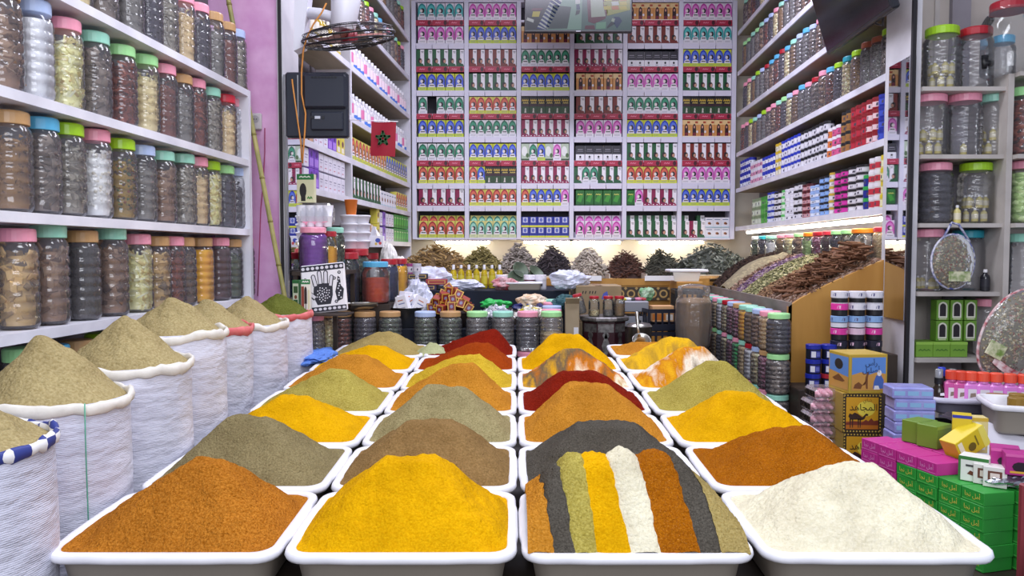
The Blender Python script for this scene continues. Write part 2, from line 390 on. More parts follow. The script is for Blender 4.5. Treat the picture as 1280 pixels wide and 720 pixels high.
# loose pieces inside the near jars, in metres (jar 0.128 wide, 0.335 tall)
def chunkmesh(kind, seed, top=.76):
    rnd = random.Random(seed); mb = MB(); H = .335
    mb.lathe([(.045, .012), (.049, .03), (.049, H * top - .03), (.02, H * top - .01)], 12, 0)
    n = {'chips': 170, 'sticks': 260, 'nuts': 420, 'flakes': 420}[kind]
    for i in range(n):
        a = rnd.uniform(0, 2 * PI); z = rnd.uniform(.024, H * top); r = rnd.uniform(.042, .052)
        if z < .046: r *= .9; z = max(z, .03)
        T = Matrix.Translation((r * math.cos(a), r * math.sin(a), z)) @ Matrix.Rotation(a, 4, 'Z')
        R = Matrix.Rotation(rnd.uniform(-.5, .5), 4, 'Y') @ Matrix.Rotation(rnd.uniform(0, PI), 4, 'X')
        if kind == 'chips':
            s1, s2 = rnd.uniform(.012, .028), rnd.uniform(.009, .020)
            pts = [(-.002, -s1, -s2 * .6), (-.002, s1 * .7, -s2), (-.002, s1, s2 * .5), (-.002, -s1 * .4, s2)]
            pts += [(x + .005, y * .9, z_ * .9) for x, y, z_ in pts]
            mb.add(pts, [(0, 1, 2, 3), (7, 6, 5, 4), (0, 4, 5, 1), (1, 5, 6, 2), (2, 6, 7, 3), (3, 7, 4, 0)], 0, False, T @ R)
        elif kind == 'sticks':
            l = rnd.uniform(.012, .024); w_ = rnd.uniform(.003, .005)
            mb.box(-w_, -l, -w_, w_, l, w_, 0, T @ R)
        elif kind == 'nuts':
            q = rnd.uniform(.005, .0075)
            mb.lathe([(q * .5, -q * .8), (q, 0), (q * .5, q * .8)], 6, 0, True, None, True, True, T)
        else:
            s1, s2 = rnd.uniform(.004, .011), rnd.uniform(.003, .007)
            mb.add([(-.001, -s1, -s2), (-.001, s1, -s2 * .5), (.002, s1 * .3, s2), (.004, 0, 0)], [(0, 1, 2), (0, 3, 1), (1, 3, 2), (2, 3, 0)], 0, False, T @ R)
    return mb.mesh('jar_contents', [PET])
CH = {k: chunkmesh(k, i + 1) for i, k in enumerate(('chips', 'sticks', 'nuts', 'flakes'))}
def isj(n, cols): return isl(n, [lighten(c, 1.2) for c in cols])
ISL = {
 'grey bark': ('chips', isj('loose_grey_bark', ['3a322c', '6a5e55', '8a7e74'])),
 'brown bark': ('chips', isj('loose_brown_bark', ['4a3428', '7a5c46', '99806a'])),
 'tan chips': ('chips', isj('loose_tan_chips', ['55493a', 'a08555', 'cbae78'])),
 'cream roots': ('sticks', isj('loose_cream_roots', ['a8915f', 'dcc892', 'f0e2b8'])),
 'beige flakes': ('flakes', isj('loose_beige_flakes', ['857856', 'c4b486', 'e0d4ae'])),
 'dark pods': ('sticks', isj('loose_dark_pods', ['331812', '6a2d1e', '8c4a34'])),
 'white peas': ('nuts', isj('loose_white_peas', ['cbc4b6', 'ebe5d8', 'f6f2ea'])),
 'mixed beads': ('nuts', isj('loose_mixed_beads', ['7a3a1a', '2f4c24', '8a6f28', '3a1c14', '4c6a30'])),
 'grey sticks': ('sticks', isj('loose_grey_sticks', ['5a564e', '827c70', '9c968a'])),
 'brown nuts': ('nuts', isj('loose_brown_nuts', ['3a2c26', '5a463a', '74604f'])),
 'brown seeds': ('flakes', isj('loose_brown_seeds', ['4a361e', '74552f', '946f42'])),
 'grey seeds': ('flakes', isj('loose_grey_seeds', ['45433f', '6a6762', '84817a'])),
 'beige seeds': ('flakes', isj('loose_beige_seeds', ['94805c', 'c0a980', 'd6c49c'])),
 'red leaves': ('flakes', isj('loose_red_leaves', ['3a1e1a', '64342c', '80503f'])),
 'green leaves': ('flakes', isj('loose_green_leaves', ['22291d', '3c4734', '55634a'])),
 'dark berries': ('nuts', isj('loose_dark_berries', ['1e1c24', '35323e', '4b4756'])),
}
LIDC = {'pink': 'f2a0b8', 'mint': '9fe0cb', 'lime': 'a4d62a', 'tan': 'c39a6a', 'blue': '5cb4e0', 'green': 'a8e8a0', 'pale blue': 'b4c8f0', 'red': 'd8394c', 'teal': '2aa0b4', 'white': 'e8e8ee', 'orange': 'f08a24', 'crimson': 'b02030', 'rust': 'a8604a'}
BODY_SH = {'ribbed': JARB, 'glass': GLJAR}
def jar(loc, w, h, lid, content, label, group=None, fill=.8, shape='ribbed', chunk=False, lidc=None, name='storage_jar', cat='jar', rz=None):
    t = thing(name, label, cat, loc, (0, 0, random.uniform(0, 6) if rz is None else rz), group)
    O('body', BODY_SH[shape], t, sc=(w, w, h))
    O('lid', LID, t, sc=(w, w, h), col=lidc or LIDC[lid])
    if content:
        if chunk and content in ISL:
            k, m = ISL[content]; O('contents', CH[k], t, sc=(w / .128, w / .128, h / .335), mats={0: m}, kind='stuff')
        elif content in CT: O('contents', FILL[fill], t, sc=(w, w, h), mats={0: CT[content]}, kind='stuff')
        else: O('contents', FILL[fill], t, sc=(w, w, h), mats={0: ISL[content][1]}, kind='stuff')
    return t
def shelfY(px):  # depth at which a jar standing on the near shelf is seen at this pixel
    return (-1.66 - .1222) / ((px - 640) / 960 - .052)
ROWS = {
 'A': ([(100, 'mint', 'beige flakes'), (133, 'pink', 'grey bark'), (166, 'lime', 'grey seeds'), (190, 'tan', 'dark berries'), (210, 'mint', 'grey sticks'), (232, 'pink', 'beige seeds'), (251, 'pink', 'dark berries'), (269, 'tan', 'grey seeds'), (285, 'tan', 'red leaves'), (297, 'pale blue', 'grey sticks')], 'topmost'),
 'B': ([(8, 'tan', 'brown bark'), (48, 'pale blue', 'white cotton'), (86, 'pink', 'cream roots'), (122, 'mint', 'grey bark'), (155, 'green', 'dark pods'), (184, 'green', 'beige flakes'), (207, 'pink', 'red leaves'), (228, 'tan', 'grey seeds'), (245, 'pink', 'dark pods'), (264, 'mint', 'grey sticks'), (283, 'red', 'beige seeds'), (298, 'pink', 'brown nuts')], 'second'),
 'C': ([(16, 'tan', 'brown seeds'), (54, 'blue', 'grey bark'), (86, 'lime', 'grey sticks'), (120, 'pink', 'white peas'), (152, 'lime', 'mixed beads'), (178, 'pale blue', 'grey seeds'), (203, 'mint', 'brown bark'), (229, 'mint', 'grey sticks'), (246, 'pink', 'beige seeds'), (262, 'lime', 'cream roots'), (280, 'green', 'dark berries'), (296, 'pale blue', 'dark berries')], 'third'),
 'D': ([(20, 'pink', 'tan chips'), (60, 'mint', 'brown bark'), (101, 'tan', 'dark lump'), (138, 'mint', 'brown bark'), (170, 'pink', 'cream roots'), (194, 'tan', 'tan chips'), (213, 'pink', 'dark pods'), (227, 'tan', 'brown nuts'), (250, 'tan', 'yellow powder'), (272, 'pink', 'maroon powder'), (288, 'tan', 'green leaves'), (303, 'tan', 'green leaves')], 'fourth'),
 'E': ([(22, 'green', 'grey bark'), (60, 'blue', 'brown bark'), (93, 'tan', 'grey seeds'), (122, 'lime', 'grey seeds'), (150, 'pink', 'brown seeds'), (270, 'mint', 'grey seeds')], 'lowest')}
CT['dark lump'] = M('contents_lump', '3c3836', .8, '57524e', 4, bump=1.0, bscale=5, bdist=.06)
for r, (lst, wd) in ROWS.items():
    for i, (px, lid, con) in enumerate(lst):
        Y = shelfY(px)
        h = random.uniform(.325, .342)
        if r == 'A' and i in (4, 7): h *= 1.04
        if r == 'D' and lid == 'mint': h = .352
        jar((lx(Y) - .085, Y, BL[r] + .0015), .132, h, lid, con, f'jar of {con}, {lid} lid, {od(i)} along the {wd} shelf by the sacks', 'ribbed jars on the long white shelf', .8 if con != 'white peas' else .7, chunk=True)

# ================================================================ trays of spice
TS = .033; TZ = CAMZ - .64
def tz(Y): return TZ + TS * (Y - 1.64)
def rrect(hw, hd, r, z, extra=0, n=5, m=8):
    """loop of a rounded rectangle; extra widens the middle of the sides (the moulded grips)"""
    pts = []
    for (sx, sy, a0) in ((1, 1, 0), (-1, 1, 90), (-1, -1, 180), (1, -1, 270)):
        for k in range(n + 1):
            a = math.radians(a0 + 90 * k / n); pts.append((sx * (hw - r) + r * math.cos(a), sy * (hd - r) + r * math.sin(a), z))
        nx_ = {(1, 1): (-1, 1), (-1, 1): (-1, -1), (-1, -1): (1, -1), (1, -1): (1, 1)}[sx, sy]
        p0 = Vector(pts[-1]); a = math.radians(a0 + 90)
        p1 = Vector((nx_[0] * (hw - r) + r * math.cos(a), nx_[1] * (hd - r) + r * math.sin(a), z))
        for k in range(1, m):
            q = p0.lerp(p1, k / m); f = extra if 2 <= k <= m - 2 else 0
            pts.append((q.x + math.cos(a) * f, q.y + math.sin(a) * f, z))
    return pts
def traymesh(hw, hd, dep=.105):
    lo = [rrect(hw - .05, hd - .05, .03, -dep), rrect(hw - .035, hd - .035, .04, -dep + .01), rrect(hw - .022, hd - .022, .045, -.022), rrect(hw - .003, hd - .003, .05, -.02, .003), rrect(hw, hd, .05, -.012, .004), rrect(hw - .002, hd - .002, .05, -.003, .004),
          rrect(hw - .006, hd - .006, .048, 0, .002), rrect(hw - .018, hd - .018, .042, 0), rrect(hw - .022, hd - .022, .04, -.004), rrect(hw - .04, hd - .04, .035, -dep + .015)]
    n = len(lo[0]); vs = [p for l in lo for p in l]; fs = []; mi = []
    mb = MB()
    for j in range(len(lo) - 1):
        f = [(j * n + i, j * n + (i + 1) % n, (j + 1) * n + (i + 1) % n, (j + 1) * n + i) for i in range(n)]
        b_ = len(mb.v)
        if j == 0: mb.v += [Vector(p) for p in vs]
        for q in f: mb.f.append(list(q)); mb.m.append(1 if j < 2 else 0); mb.s.append(True)
    mb.f.append(list(range(n - 1, -1, -1))); mb.m.append(1); mb.s.append(False)
    mb.f.append([(len(lo) - 1) * n + i for i in range(n)]); mb.m.append(0); mb.s.append(False)
    return mb
TRAYM = M('tray_plastic', 'eeeef4', .35, 'e2e2ea', 8); TRAYB = M('tray_underside', 'a8a094', .5)
HW, HD = .2525, .203
TRAYME = traymesh(HW, HD).mesh('tray', [TRAYM, TRAYB])
def powder(name, c1, c2, c3=None, fine=150, bump=.9, grit=None):
    fine *= 1.25
    if name in MATS: return MATS[name]
    m, nt, b = newmat(name); N = nt.nodes; L = nt.links
    b.inputs['Roughness'].default_value = .95; b.inputs['Specular IOR Level'].default_value = .05
    tc = N.new('ShaderNodeTexCoord')
    def nz(s, d=4):
        x = N.new('ShaderNodeTexNoise'); x.inputs['Scale'].default_value = s; x.inputs['Detail'].default_value = d; L.new(tc.outputs['Object'], x.inputs['Vector']); return x.outputs['Fac']
    r1 = N.new('ShaderNodeValToRGB'); e = r1.color_ramp.elements; e[0].position = .30; e[1].position = .70; e[0].color = lin(c1); e[1].color = lin(c2)
    L.new(nz(fine), r1.inputs[0]); col = r1.outputs[0]
    mx = N.new('ShaderNodeMix'); mx.data_type = 'RGBA'; mx.blend_type = 'MULTIPLY'; mx.inputs[0].default_value = 1
    r2 = N.new('ShaderNodeValToRGB'); e = r2.color_ramp.elements; e[0].position = .3; e[1].position = .62; e[0].color = (.80, .78, .76, 1); e[1].color = (1, 1, 1, 1)
    L.new(nz(9, 6), r2.inputs[0]); L.new(col, mx.inputs[6]); L.new(r2.outputs[0], mx.inputs[7]); col = mx.outputs[2]
    if grit:
        mg = N.new('ShaderNodeMix'); mg.data_type = 'RGBA'; r3 = N.new('ShaderNodeValToRGB'); e = r3.color_ramp.elements; e[0].position = .64; e[1].position = .70; e[0].color = (0, 0, 0, 1); e[1].color = (.55, .55, .55, 1)
        L.new(nz(fine * 2.2, 2), r3.inputs[0]); L.new(r3.outputs[0], mg.inputs[0]); L.new(col, mg.inputs[6]); mg.inputs[7].default_value = lin(grit); col = mg.outputs[2]
    L.new(col, b.inputs['Base Color'])
    bm = N.new('ShaderNodeBump'); bm.inputs['Strength'].default_value = bump; bm.inputs['Distance'].default_value = .006; L.new(nz(fine * .9, 5), bm.inputs['Height'])
    b2 = N.new('ShaderNodeBump'); b2.inputs['Strength'].default_value = .55 * bump; b2.inputs['Distance'].default_value = .014; L.new(nz(48, 5), b2.inputs['Height']); L.new(b2.outputs[0], bm.inputs['Normal'])
    L.new(bm.outputs[0], b.inputs['Normal']); MATS[name] = m
    return m
PW = {
 'paprika': powder('powder_paprika', '96560f', 'ca8430', fine=170, bump=1, grit='e0a050'),
 'turmeric': powder('powder_turmeric', 'cc9400', 'e2ae0c', fine=160, bump=.7),
 'cumin': powder('powder_cumin', '766a4a', '9a8d66', fine=170, bump=1, grit='b8ac84'),
 'brown': powder('powder_brown', '7a603a', '98794e', fine=150, bump=.9),
 'khaki': powder('powder_khaki', '8b8058', 'b0a478', fine=170, bump=1),
 'olive': powder('powder_olive', '968838', 'bcae5c', fine=160, bump=.9),
 'orange': powder('powder_orange', 'b0721a', 'd29238', fine=170, bump=.9),
 'ochre': powder('powder_ochre', 'b4921c', 'd8b83c', fine=160, bump=.8),
 'brick': powder('powder_brick', '8c3408', 'aa4a14', fine=170, bump=.9),
 'chilli': powder('powder_chilli', '6c1408', '8c2410', fine=160, bump=1),
 'pepper': powder('powder_pepper', '44403a', '625d54', fine=190, bump=1),
 'tan': powder('powder_tan', '948048', 'b2a068', fine=160, bump=.9),
 'cream': powder('powder_cream', 'dbd4b6', 'e9e4cc', fine=120, bump=.8),
 'sage': powder('powder_sage', 'a0a678', 'bcc094', fine=160, bump=.8),
 'rust': powder('powder_rust', '8e4c06', 'b46c10', fine=180, bump=1, grit='e0a860'),
 'sack': powder('powder_sack', '98885c', 'b8a87c', fine=120, bump=.9),
 'henna': powder('powder_henna', '545a22', '6e7436', fine=130, bump=.8),
}
def blend(name, cols, sx=7, sy=2.5):
    """patchwork of several powders poured over one another"""
    if name in MATS: return MATS[name]
    m, nt, b = newmat(name); N = nt.nodes; L = nt.links
    b.inputs['Roughness'].default_value = .95; b.inputs['Specular IOR Level'].default_value = .05
    tc = N.new('ShaderNodeTexCoord'); mp = N.new('ShaderNodeMapping'); mp.inputs['Scale'].default_value = (sx, sy, 1); nz = N.new('ShaderNodeTexNoise'); nz.inputs['Scale'].default_value = 1; nz.inputs['Detail'].default_value = 5; nz.inputs['Roughness'].default_value = .6
    L.new(tc.outputs['Object'], mp.inputs[0]); L.new(mp.outputs[0], nz.inputs['Vector'])
    cr = N.new('ShaderNodeValToRGB')
    while len(cr.color_ramp.elements) < len(cols): cr.color_ramp.elements.new(.5)
    for i, c in enumerate(cols): cr.color_ramp.elements[i].position = .26 + .5 * i / (len(cols) - 1); cr.color_ramp.elements[i].color = lin(c)
    L.new(nz.outputs['Fac'], cr.inputs[0]); L.new(cr.outputs[0], b.inputs['Base Color'])
    n2 = N.new('ShaderNodeTexNoise'); n2.inputs['Scale'].default_value = 130; L.new(tc.outputs['Object'], n2.inputs['Vector'])
    bm = N.new('ShaderNodeBump'); bm.inputs['Strength'].default_value = .8; bm.inputs['Distance'].default_value = .006; L.new(n2.outputs['Fac'], bm.inputs['Height']); L.new(bm.outputs[0], b.inputs['Normal']); MATS[name] = m
    return m
def heap_fn(px, pu, h, pt, p, seed, flat=.0, ny=1, lump=.012):
    """height over the unit square; peak at (px,pu), pt the share of the plateau"""
    def f(u, v):
        du = (u - px) / (1 - px) if u > px else (px - u) / (1 + px)
        dv = (v - pu) / (1 - pu) if v > pu else (pu - v) / (1 + pu)
        du = min(1, abs(du)); dv = min(1, abs(dv))
        p_ = p + 1.0; du = (du ** 1.08); dv = dv ** 1.05
        d = (max(0, du - pt) / (1 - pt)) ** p_ + (max(0, dv - pt * .5) / (1 - pt * .5)) ** p_
        d = min(1.0, d ** (1 / p_))
        k = 1 - d; z = k
        if k > .88: z = .88 + .12 * math.sin(min(1, (k - .88) / .12) * PI / 2) * .62
        e = min(1 - abs(u), 1 - abs(v)) * 8; e = max(0, min(1, e))
        return h * 1.06 * z + (fbm(u * 2.2 + seed, v * 2.2, seed) * lump * .8 + fbm(u * 8 + seed, v * 7, seed, 2) * lump * .30 + fbm(u * 24 + seed, v * 20, seed, 2) * lump * .14) * e
    return f
def heapmesh(fn, hw, hd, nx, ny, base=-.004, mfn=None):
    mb = MB()
    mb.grid(nx, ny, lambda s, t: (hw * (2 * s - 1), hd * (2 * t - 1), base + fn(2 * s - 1, 2 * t - 1)), mfn=mfn)
    return mb
XC = [-.755, -.243, .271, .79]
TRAYS = []  # (col,row): powder, words, height, peak u, peak v, plateau, p
HEAP = {
 (0, 0): ('paprika', 'coarse orange chilli powder', .145, .16, 0, .10, 1.55), (0, 1): ('cumin', 'grey-olive ground cumin', .145, -.1, 0, .14, 1.7), (0, 2): ('turmeric', 'bright yellow turmeric', .112, -.05, 0, .12, 1.6), (0, 3): ('olive', 'dull olive-green spice', .125, .25, 0, .1, 1.6), (0, 4): ('orange', 'tan-orange spice', .118, .12, 0, .15, 1.7), (0, 5): ('turmeric', 'pale yellow turmeric', .092, .25, 0, .12, 1.5), (0, 6): ('tan', 'khaki-tan spice before the jars', .105, .1, 0, .1, 1.5),
 (1, 0): ('turmeric', 'deep yellow turmeric with a flat top', .152, -.02, 0, .20, 1.9), (1, 1): ('brown', 'mid-brown spice', .132, -.02, 0, .22, 1.9), (1, 2): ('khaki', 'khaki spice', .143, .05, 0, .22, 1.8), (1, 3): ('orange', 'golden orange spice', .15, .2, 0, .13, 1.7), (1, 4): ('ochre', 'yellow-green spice', .115, .2, 0, .15, 1.6), (1, 5): ('brick', 'brick-red spice', .108, .38, 0, .08, 1.4), (1, 6): ('chilli', 'dark red chilli', .12, .58, .1, .05, .6),
 (2, 1): ('pepper', 'dark grey pepper', .122, .02, 0, .3, 1.8), (2, 2): ('orange', 'light orange spice', .152, -.08, 0, .22, 1.8), (2, 3): ('chilli', 'dark red chilli', .122, -.05, 0, .2, 1.7), (2, 4): (('c09a50', 'd8a018', '6a5a44', 'c07018', 'e8dcc0', 'b08020'), 'mixed spices in streaks', .142, -.02, 0, .1, 1.5), (2, 5): ('turmeric', 'yellow turmeric with a flat top', .15, -.02, 0, .22, 1.5),
 (3, 0): ('cream', 'cream-white flour', .128, .12, .05, .18, 1.7), (3, 1): ('rust', 'rust-orange chilli powder', .115, .15, 0, .12, 1.6), (3, 2): ('turmeric', 'bright yellow turmeric', .125, -.05, 0, .14, 1.6), (3, 3): ('olive', 'olive-green spice', .16, .1, 0, .08, 1.5), (3, 4): (('d8a018', 'e0a820', 'c07a18', 'e8dcc8', '6a5a48', 'd0a018'), 'mixed yellow spices in patches', .148, .15, 0, .15, 1.6), (3, 5): (('d8a810', 'b08a2a', 'e0b020', '9a7838', 'd8a010'), 'yellow spice streaked with brown', .13, .18, 0, .18, 1.7),
 (3, 6): ('orange', 'orange spice behind the others', .05, -.3, 0, .1, 1.4)}
CW = ['sack-side', 'second', 'third', 'outermost']
for c in range(4):
    for r in range(7):
        if (c, r) == (2, 6): continue
        Y = 1.595 + HD + r * .42; x = XC[c] + .005 * (Y - 1.6)
        lab = HEAP[c, r][1] if (c, r) in HEAP else 'striped spices'
        O('spice_tray', TRAYME, None, (x, Y, tz(Y)), (math.atan(TS), 0, random.uniform(-.008, .008)), label=f'white tray under {lab}, {od(r)} back in the {CW[c]} row', cat='tray', group='white trays of spice')
        nx, ny = [(130, 96), (100, 74), (76, 60), (60, 46), (50, 40), (44, 36), (40, 32)][r]
        if (c, r) in HEAP:
            pw, words, h, pu, pv, pt, p = HEAP[c, r]
            mat = PW[pw] if isinstance(pw, str) else blend(f'powder_blend_{c}{r}', pw)
            me = heapmesh(heap_fn(pu, pv, h, pt, p, c * 7.3 + r * 3.1), HW - .017, HD - .017, nx, ny)
            O('spice_heap', (me, mat), None, (x, Y, tz(Y)), (math.atan(TS), 0, 0), label=f'heap of {words}, {od(r)} back in the {CW[c]} row', cat='spice', group='heaps of ground spice')
        else:  # the striped heap
            t = thing('spice_heap', 'heap striped with seven spices, front tray of the third row', 'spice', (x, Y, tz(Y)), (math.atan(TS), 0, 0), 'heaps of ground spice')
            edges = [-1, -.66, -.345, -.07, .16, .47, .715, 1.0]; cols = ['orange', 'pepper', 'olive', 'turmeric', 'cream', 'rust', 'pepper', 'tan']
            edF = [-1, -.77, -.58, -.38, -.07, .20, .54, .74, 1.0]; edB = [-1, -.86, -.70, -.45, -.21, .08, .41, .62, 1.0]
            names = ['orange stripe', 'dark grey stripe', 'olive-green stripe', 'yellow stripe', 'cream-white stripe', 'rust-orange stripe', 'dark grey stripe at the aisle side', 'olive-tan end stripe']
            hts = [.95, 1.0, 1.0, .98, 1.06, 1.03, 1.0, .95]
            def base(u, v):
                fu = .34 + .66 * min(1, max(0, (u + 1) / .42)) if u < 0 else 1 - .80 * max(0, (u - .36) / .64) ** 1.25
                fv = (1 - abs(v + .02)) / .93; fv = max(0, min(1, fv)); s_ = min(fu, fv * 1.05); s_ = s_ - .10 * math.exp(-abs(fu - fv * 1.05) * 9)
                return .172 * max(0, s_ if fv > .08 else s_ * 1) + .004 * fbm(u * 5, v * 5, 3)
            ex = lambda k, v: edF[k] if k in (0, 8) else edF[k] + (edB[k] - edF[k]) * min(1, (v + 1)) + .016 * fbm(v * 3 + k * 5, k) + .014 * fbm(v * 12 + k * 3, k)
            for k in range(8):
                def fn(s, q, k=k):
                    v = 2 * q - 1; a, b_ = ex(k, v), ex(k + 1, v); u = a + (b_ - a) * s
                    lu = 1 + (hts[k] - 1) * math.sin(PI * s) + .035 * math.sin(PI * s)
                    return (u * (HW - .014), v * (HD - .014), -.003 + .004 * fbm(u * 22, v * 22, 9, 2) * (1 - v * v) + base(u, v) * lu - .0035 * (abs(2 * s - 1) ** 6) * (0 if k in (0, 7) and (s < .02 or s > .98) else 1))
                O('stripe', (MB().grid(16, 80, fn), PW[cols[k]]), t)['label'] = names[k]
Ys = 4.27; mb = heapmesh(heap_fn(0, 0, .062, .1, 1.2, 77), .105, .10, 30, 26)
O('spice_heap', (mb, PW['sage']), None, (P(541, 446, Ys).x, Ys, tz(Ys) - .012), (math.atan(TS), 0, 0), label='small pale sage-green heap beside the dark red chilli, before the jars', cat='spice', group='heaps of ground spice')
# table under the trays, tilted with them
tb = thing('display_table', 'long dark table carrying the white spice trays', 'table', (0, 0, 0))
def top_z(Y): return tz(Y) - .112
mb = MB(); x0, x1, y0, y1 = -1.0, 1.06, 1.66, 4.56
vs = [(x, y, top_z(y) - d) for d in (.04, 0) for (x, y) in ((x0, y0), (x1, y0), (x1, y1), (x0, y1))]
mb.add(vs, [(0, 3, 2, 1), (4, 5, 6, 7), (0, 1, 5, 4), (1, 2, 6, 5), (2, 3, 7, 6), (3, 0, 4, 7)]); O('tabletop', (mb, DARKW), tb)
for (x, y) in ((x0 + .05, y0 + .05), (x1 - .05, y0 + .05), (x1 - .05, y1 - .05), (x0 + .05, y1 - .05)):
    O('leg', (MB().box(x - .03, y - .03, 0, x + .03, y + .03, top_z(y) - .04), DARKW), tb)

# ================================================================ sacks along the shelf
SACKM = None
def sackmat():
    m, nt, b = newmat('woven_sack'); N = nt.nodes; L = nt.links
    b.inputs['Roughness'].default_value = .42; b.inputs['Specular IOR Level'].default_value = .45
    tc = N.new('ShaderNodeTexCoord')
    n1 = N.new('ShaderNodeTexNoise'); n1.inputs['Scale'].default_value = 5; n1.inputs['Detail'].default_value = 5; L.new(tc.outputs['Object'], n1.inputs['Vector'])
    cr = N.new('ShaderNodeValToRGB'); cr.color_ramp.elements[0].position = .3; cr.color_ramp.elements[1].position = .7; cr.color_ramp.elements[0].color = lin('c6c8da'); cr.color_ramp.elements[1].color = lin('e2e3f2')
    L.new(n1.outputs['Fac'], cr.inputs[0]); L.new(cr.outputs[0], b.inputs['Base Color'])
    wv = N.new('ShaderNodeTexWave'); wv.bands_direction = 'Z'; wv.inputs['Scale'].default_value = 70; wv.inputs['Distortion'].default_value = 1.5; L.new(tc.outputs['Object'], wv.inputs['Vector'])
    n2 = N.new('ShaderNodeTexNoise'); n2.inputs['Scale'].default_value = 9; n2.inputs['Detail'].default_value = 6; mp = N.new('ShaderNodeMapping'); mp.inputs['Scale'].default_value = (1, 1, 2.4); mp.inputs['Rotation'].default_value = (.25, .2, 0); L.new(tc.outputs['Object'], mp.inputs[0]); L.new(mp.outputs[0], n2.inputs['Vector'])
    b1 = N.new('ShaderNodeBump'); b1.inputs['Strength'].default_value = .25; b1.inputs['Distance'].default_value = .003; L.new(wv.outputs['Fac'], b1.inputs['Height'])
    b2 = N.new('ShaderNodeBump'); b2.inputs['Strength'].default_value = .6; b2.inputs['Distance'].default_value = .03; L.new(n2.outputs['Fac'], b2.inputs['Height']); L.new(b1.outputs[0], b2.inputs['Normal'])
    L.new(b2.outputs[0], b.inputs['Normal']); MATS['woven_sack'] = m
    return m
SACKM = sackmat()
RIMW = M('sack_rim_white', 'e6e2da', .6, 'd4d0c8', 20, bump=.5, bscale=40)
RIMR = M('sack_rim_red', 'c8585c', .6, 'd87a78', 25, bump=.5, bscale=40)
RIMB = None
def stripes_mat():
    m, nt, b = newmat('sack_rim_check'); N = nt.nodes; L = nt.links
    tc = N.new('ShaderNodeTexCoord'); ck = N.new('ShaderNodeTexChecker'); ck.inputs['Scale'].default_value = 26; ck.inputs['Color1'].default_value = lin('e8e8ea'); ck.inputs['Color2'].default_value = lin('2c3a86')
    L.new(tc.outputs['Object'], ck.inputs['Vector']); L.new(ck.outputs['Color'], b.inputs['Base Color']); b.inputs['Roughness'].default_value = .6
    return m
def sack(cx, cy, zr, r, words, rim, pw, heap_h, seed, tilt=0, peak=(0, 0)):
    t = thing('woven_sack', f'white woven sack with {words}', 'sack', (cx, cy, 0), (0, 0, 0), 'woven sacks of powder by the shelf')
    def rm(a, z, rr): return rr * (1 + .016 * fbm(math.cos(a) * 2 + seed, math.sin(a) * 2, z * 3) + .005 * fbm(math.cos(a) * 2.5 + seed, math.sin(a) * 2.5, z * 14 + 3 * math.cos(a + seed), 2))
    pr = [(r * .90, .0), (r * .985, .04)] + [(r * (1.0 + .010 * math.sin(k * .35 + seed)), .04 + (zr - .07) * k / 44) for k in range(1, 44)] + [(r * .99, zr - .02), (r * .97, zr)]
    O('sack_body', (MB().lathe(pr, 64, rmod=rm, cap1=False), SACKM), t)
    n = 72; pts = []
    for i in range(n):
        a = 2 * PI * i / n; q = r * (1.0 + .015 * fbm(math.cos(a) * 3 + seed, math.sin(a) * 3, 1)); pts.append((q * math.cos(a), q * math.sin(a), zr - .004 + .008 * fbm(math.cos(a) * 2 + seed, math.sin(a) * 2, 4) + tilt * math.cos(a)))
    mb = MB(); mb.tube(pts, [.0085 + .004 * fbm(i * .35, seed, 2) for i in range(n)], 8, closed=True)
    for v in mb.v: v.z = zr + (v.z - zr) * 1.9
    O('rolled_rim', (mb, rim), t)
    # the heap
    mb = MB(); N_, R_ = 84, 40
    vs = []
    for j in range(R_ + 1):
        d = j / R_
        for i in range(N_):
            a = 2 * PI * i / N_; k = 1 - d
            z = heap_h * (k if k < .8 else .8 + .2 * math.sin((k - .8) / .2 * PI / 2) * .62) * 1.0
            x = r * .985 * d * math.cos(a) + peak[0] * k; y = r * .985 * d * math.sin(a) + peak[1] * k
            z += (fbm(x * 9 + seed, y * 9, seed) * .016 + fbm(x * 30, y * 30, seed, 2) * .007) * (1 - d ** 6)
            vs.append((x, y, z - .012))
    fs = [(j * N_ + i, (j + 1) * N_ + i, (j + 1) * N_ + (i + 1) % N_, j * N_ + (i + 1) % N_) for j in range(R_) for i in range(N_)]
    mb.add(vs, fs, 0, True)
    hw_ = words.split(' holding')[0]
    O('powder_heap', (mb, PW[pw]), None, (cx, cy, zr), label=f'{"dark green" if pw == "henna" else "pale khaki"} powder in the sack with {hw_}', cat='powder', group='cones of powder in the sacks')
    return t
BC = stripes_mat()
SK = []
def sack_px(pxr, rimy, Y, d, *a, **k):
    """right silhouette at pixel pxr, middle of the rim front at rimy"""
    x = P(pxr, 400, Y).x - d / 2; z = P(100, rimy, Y - d / 2 * .9).z
    return sack(x, Y, z, d / 2, *a, **k)
sack_px(49, 577, 1.585, .35, 'a blue and white checked rim', BC, 'sack', .11, 1.3)
s1 = sack_px(151, 512, 1.985, .37, 'a plain white rim and green stitched seam', RIMW, 'sack', .185, 2.1, peak=(-.03, 0))
O('seam', (MB().tube([(.1545 + .001 * math.sin(k), -.1215, .02 + k * .08) for k in range(13)], .0016, 5), M('green_thread', '5aa88c', .7)), s1)
sack_px(233, 463, 2.39, .375, 'a white rim, right behind the seamed one', RIMW, 'sack', .172, 3.7)
sack_px(279, 420, 2.78, .36, 'a white rim, third behind the checked one', RIMW, 'sack', .135, 4.9)
sack_px(313, 413, 3.14, .34, 'a red rolled rim', RIMR, 'sack', .14, 6.2)
sack_px(357, 408, 3.53, .36, 'a white rim, just before the green powder', RIMW, 'sack', .145, 7.4)
sack_px(389, 394, 3.93, .35, 'a thin red rim holding dark green powder', RIMR, 'henna', .125, 8.8)
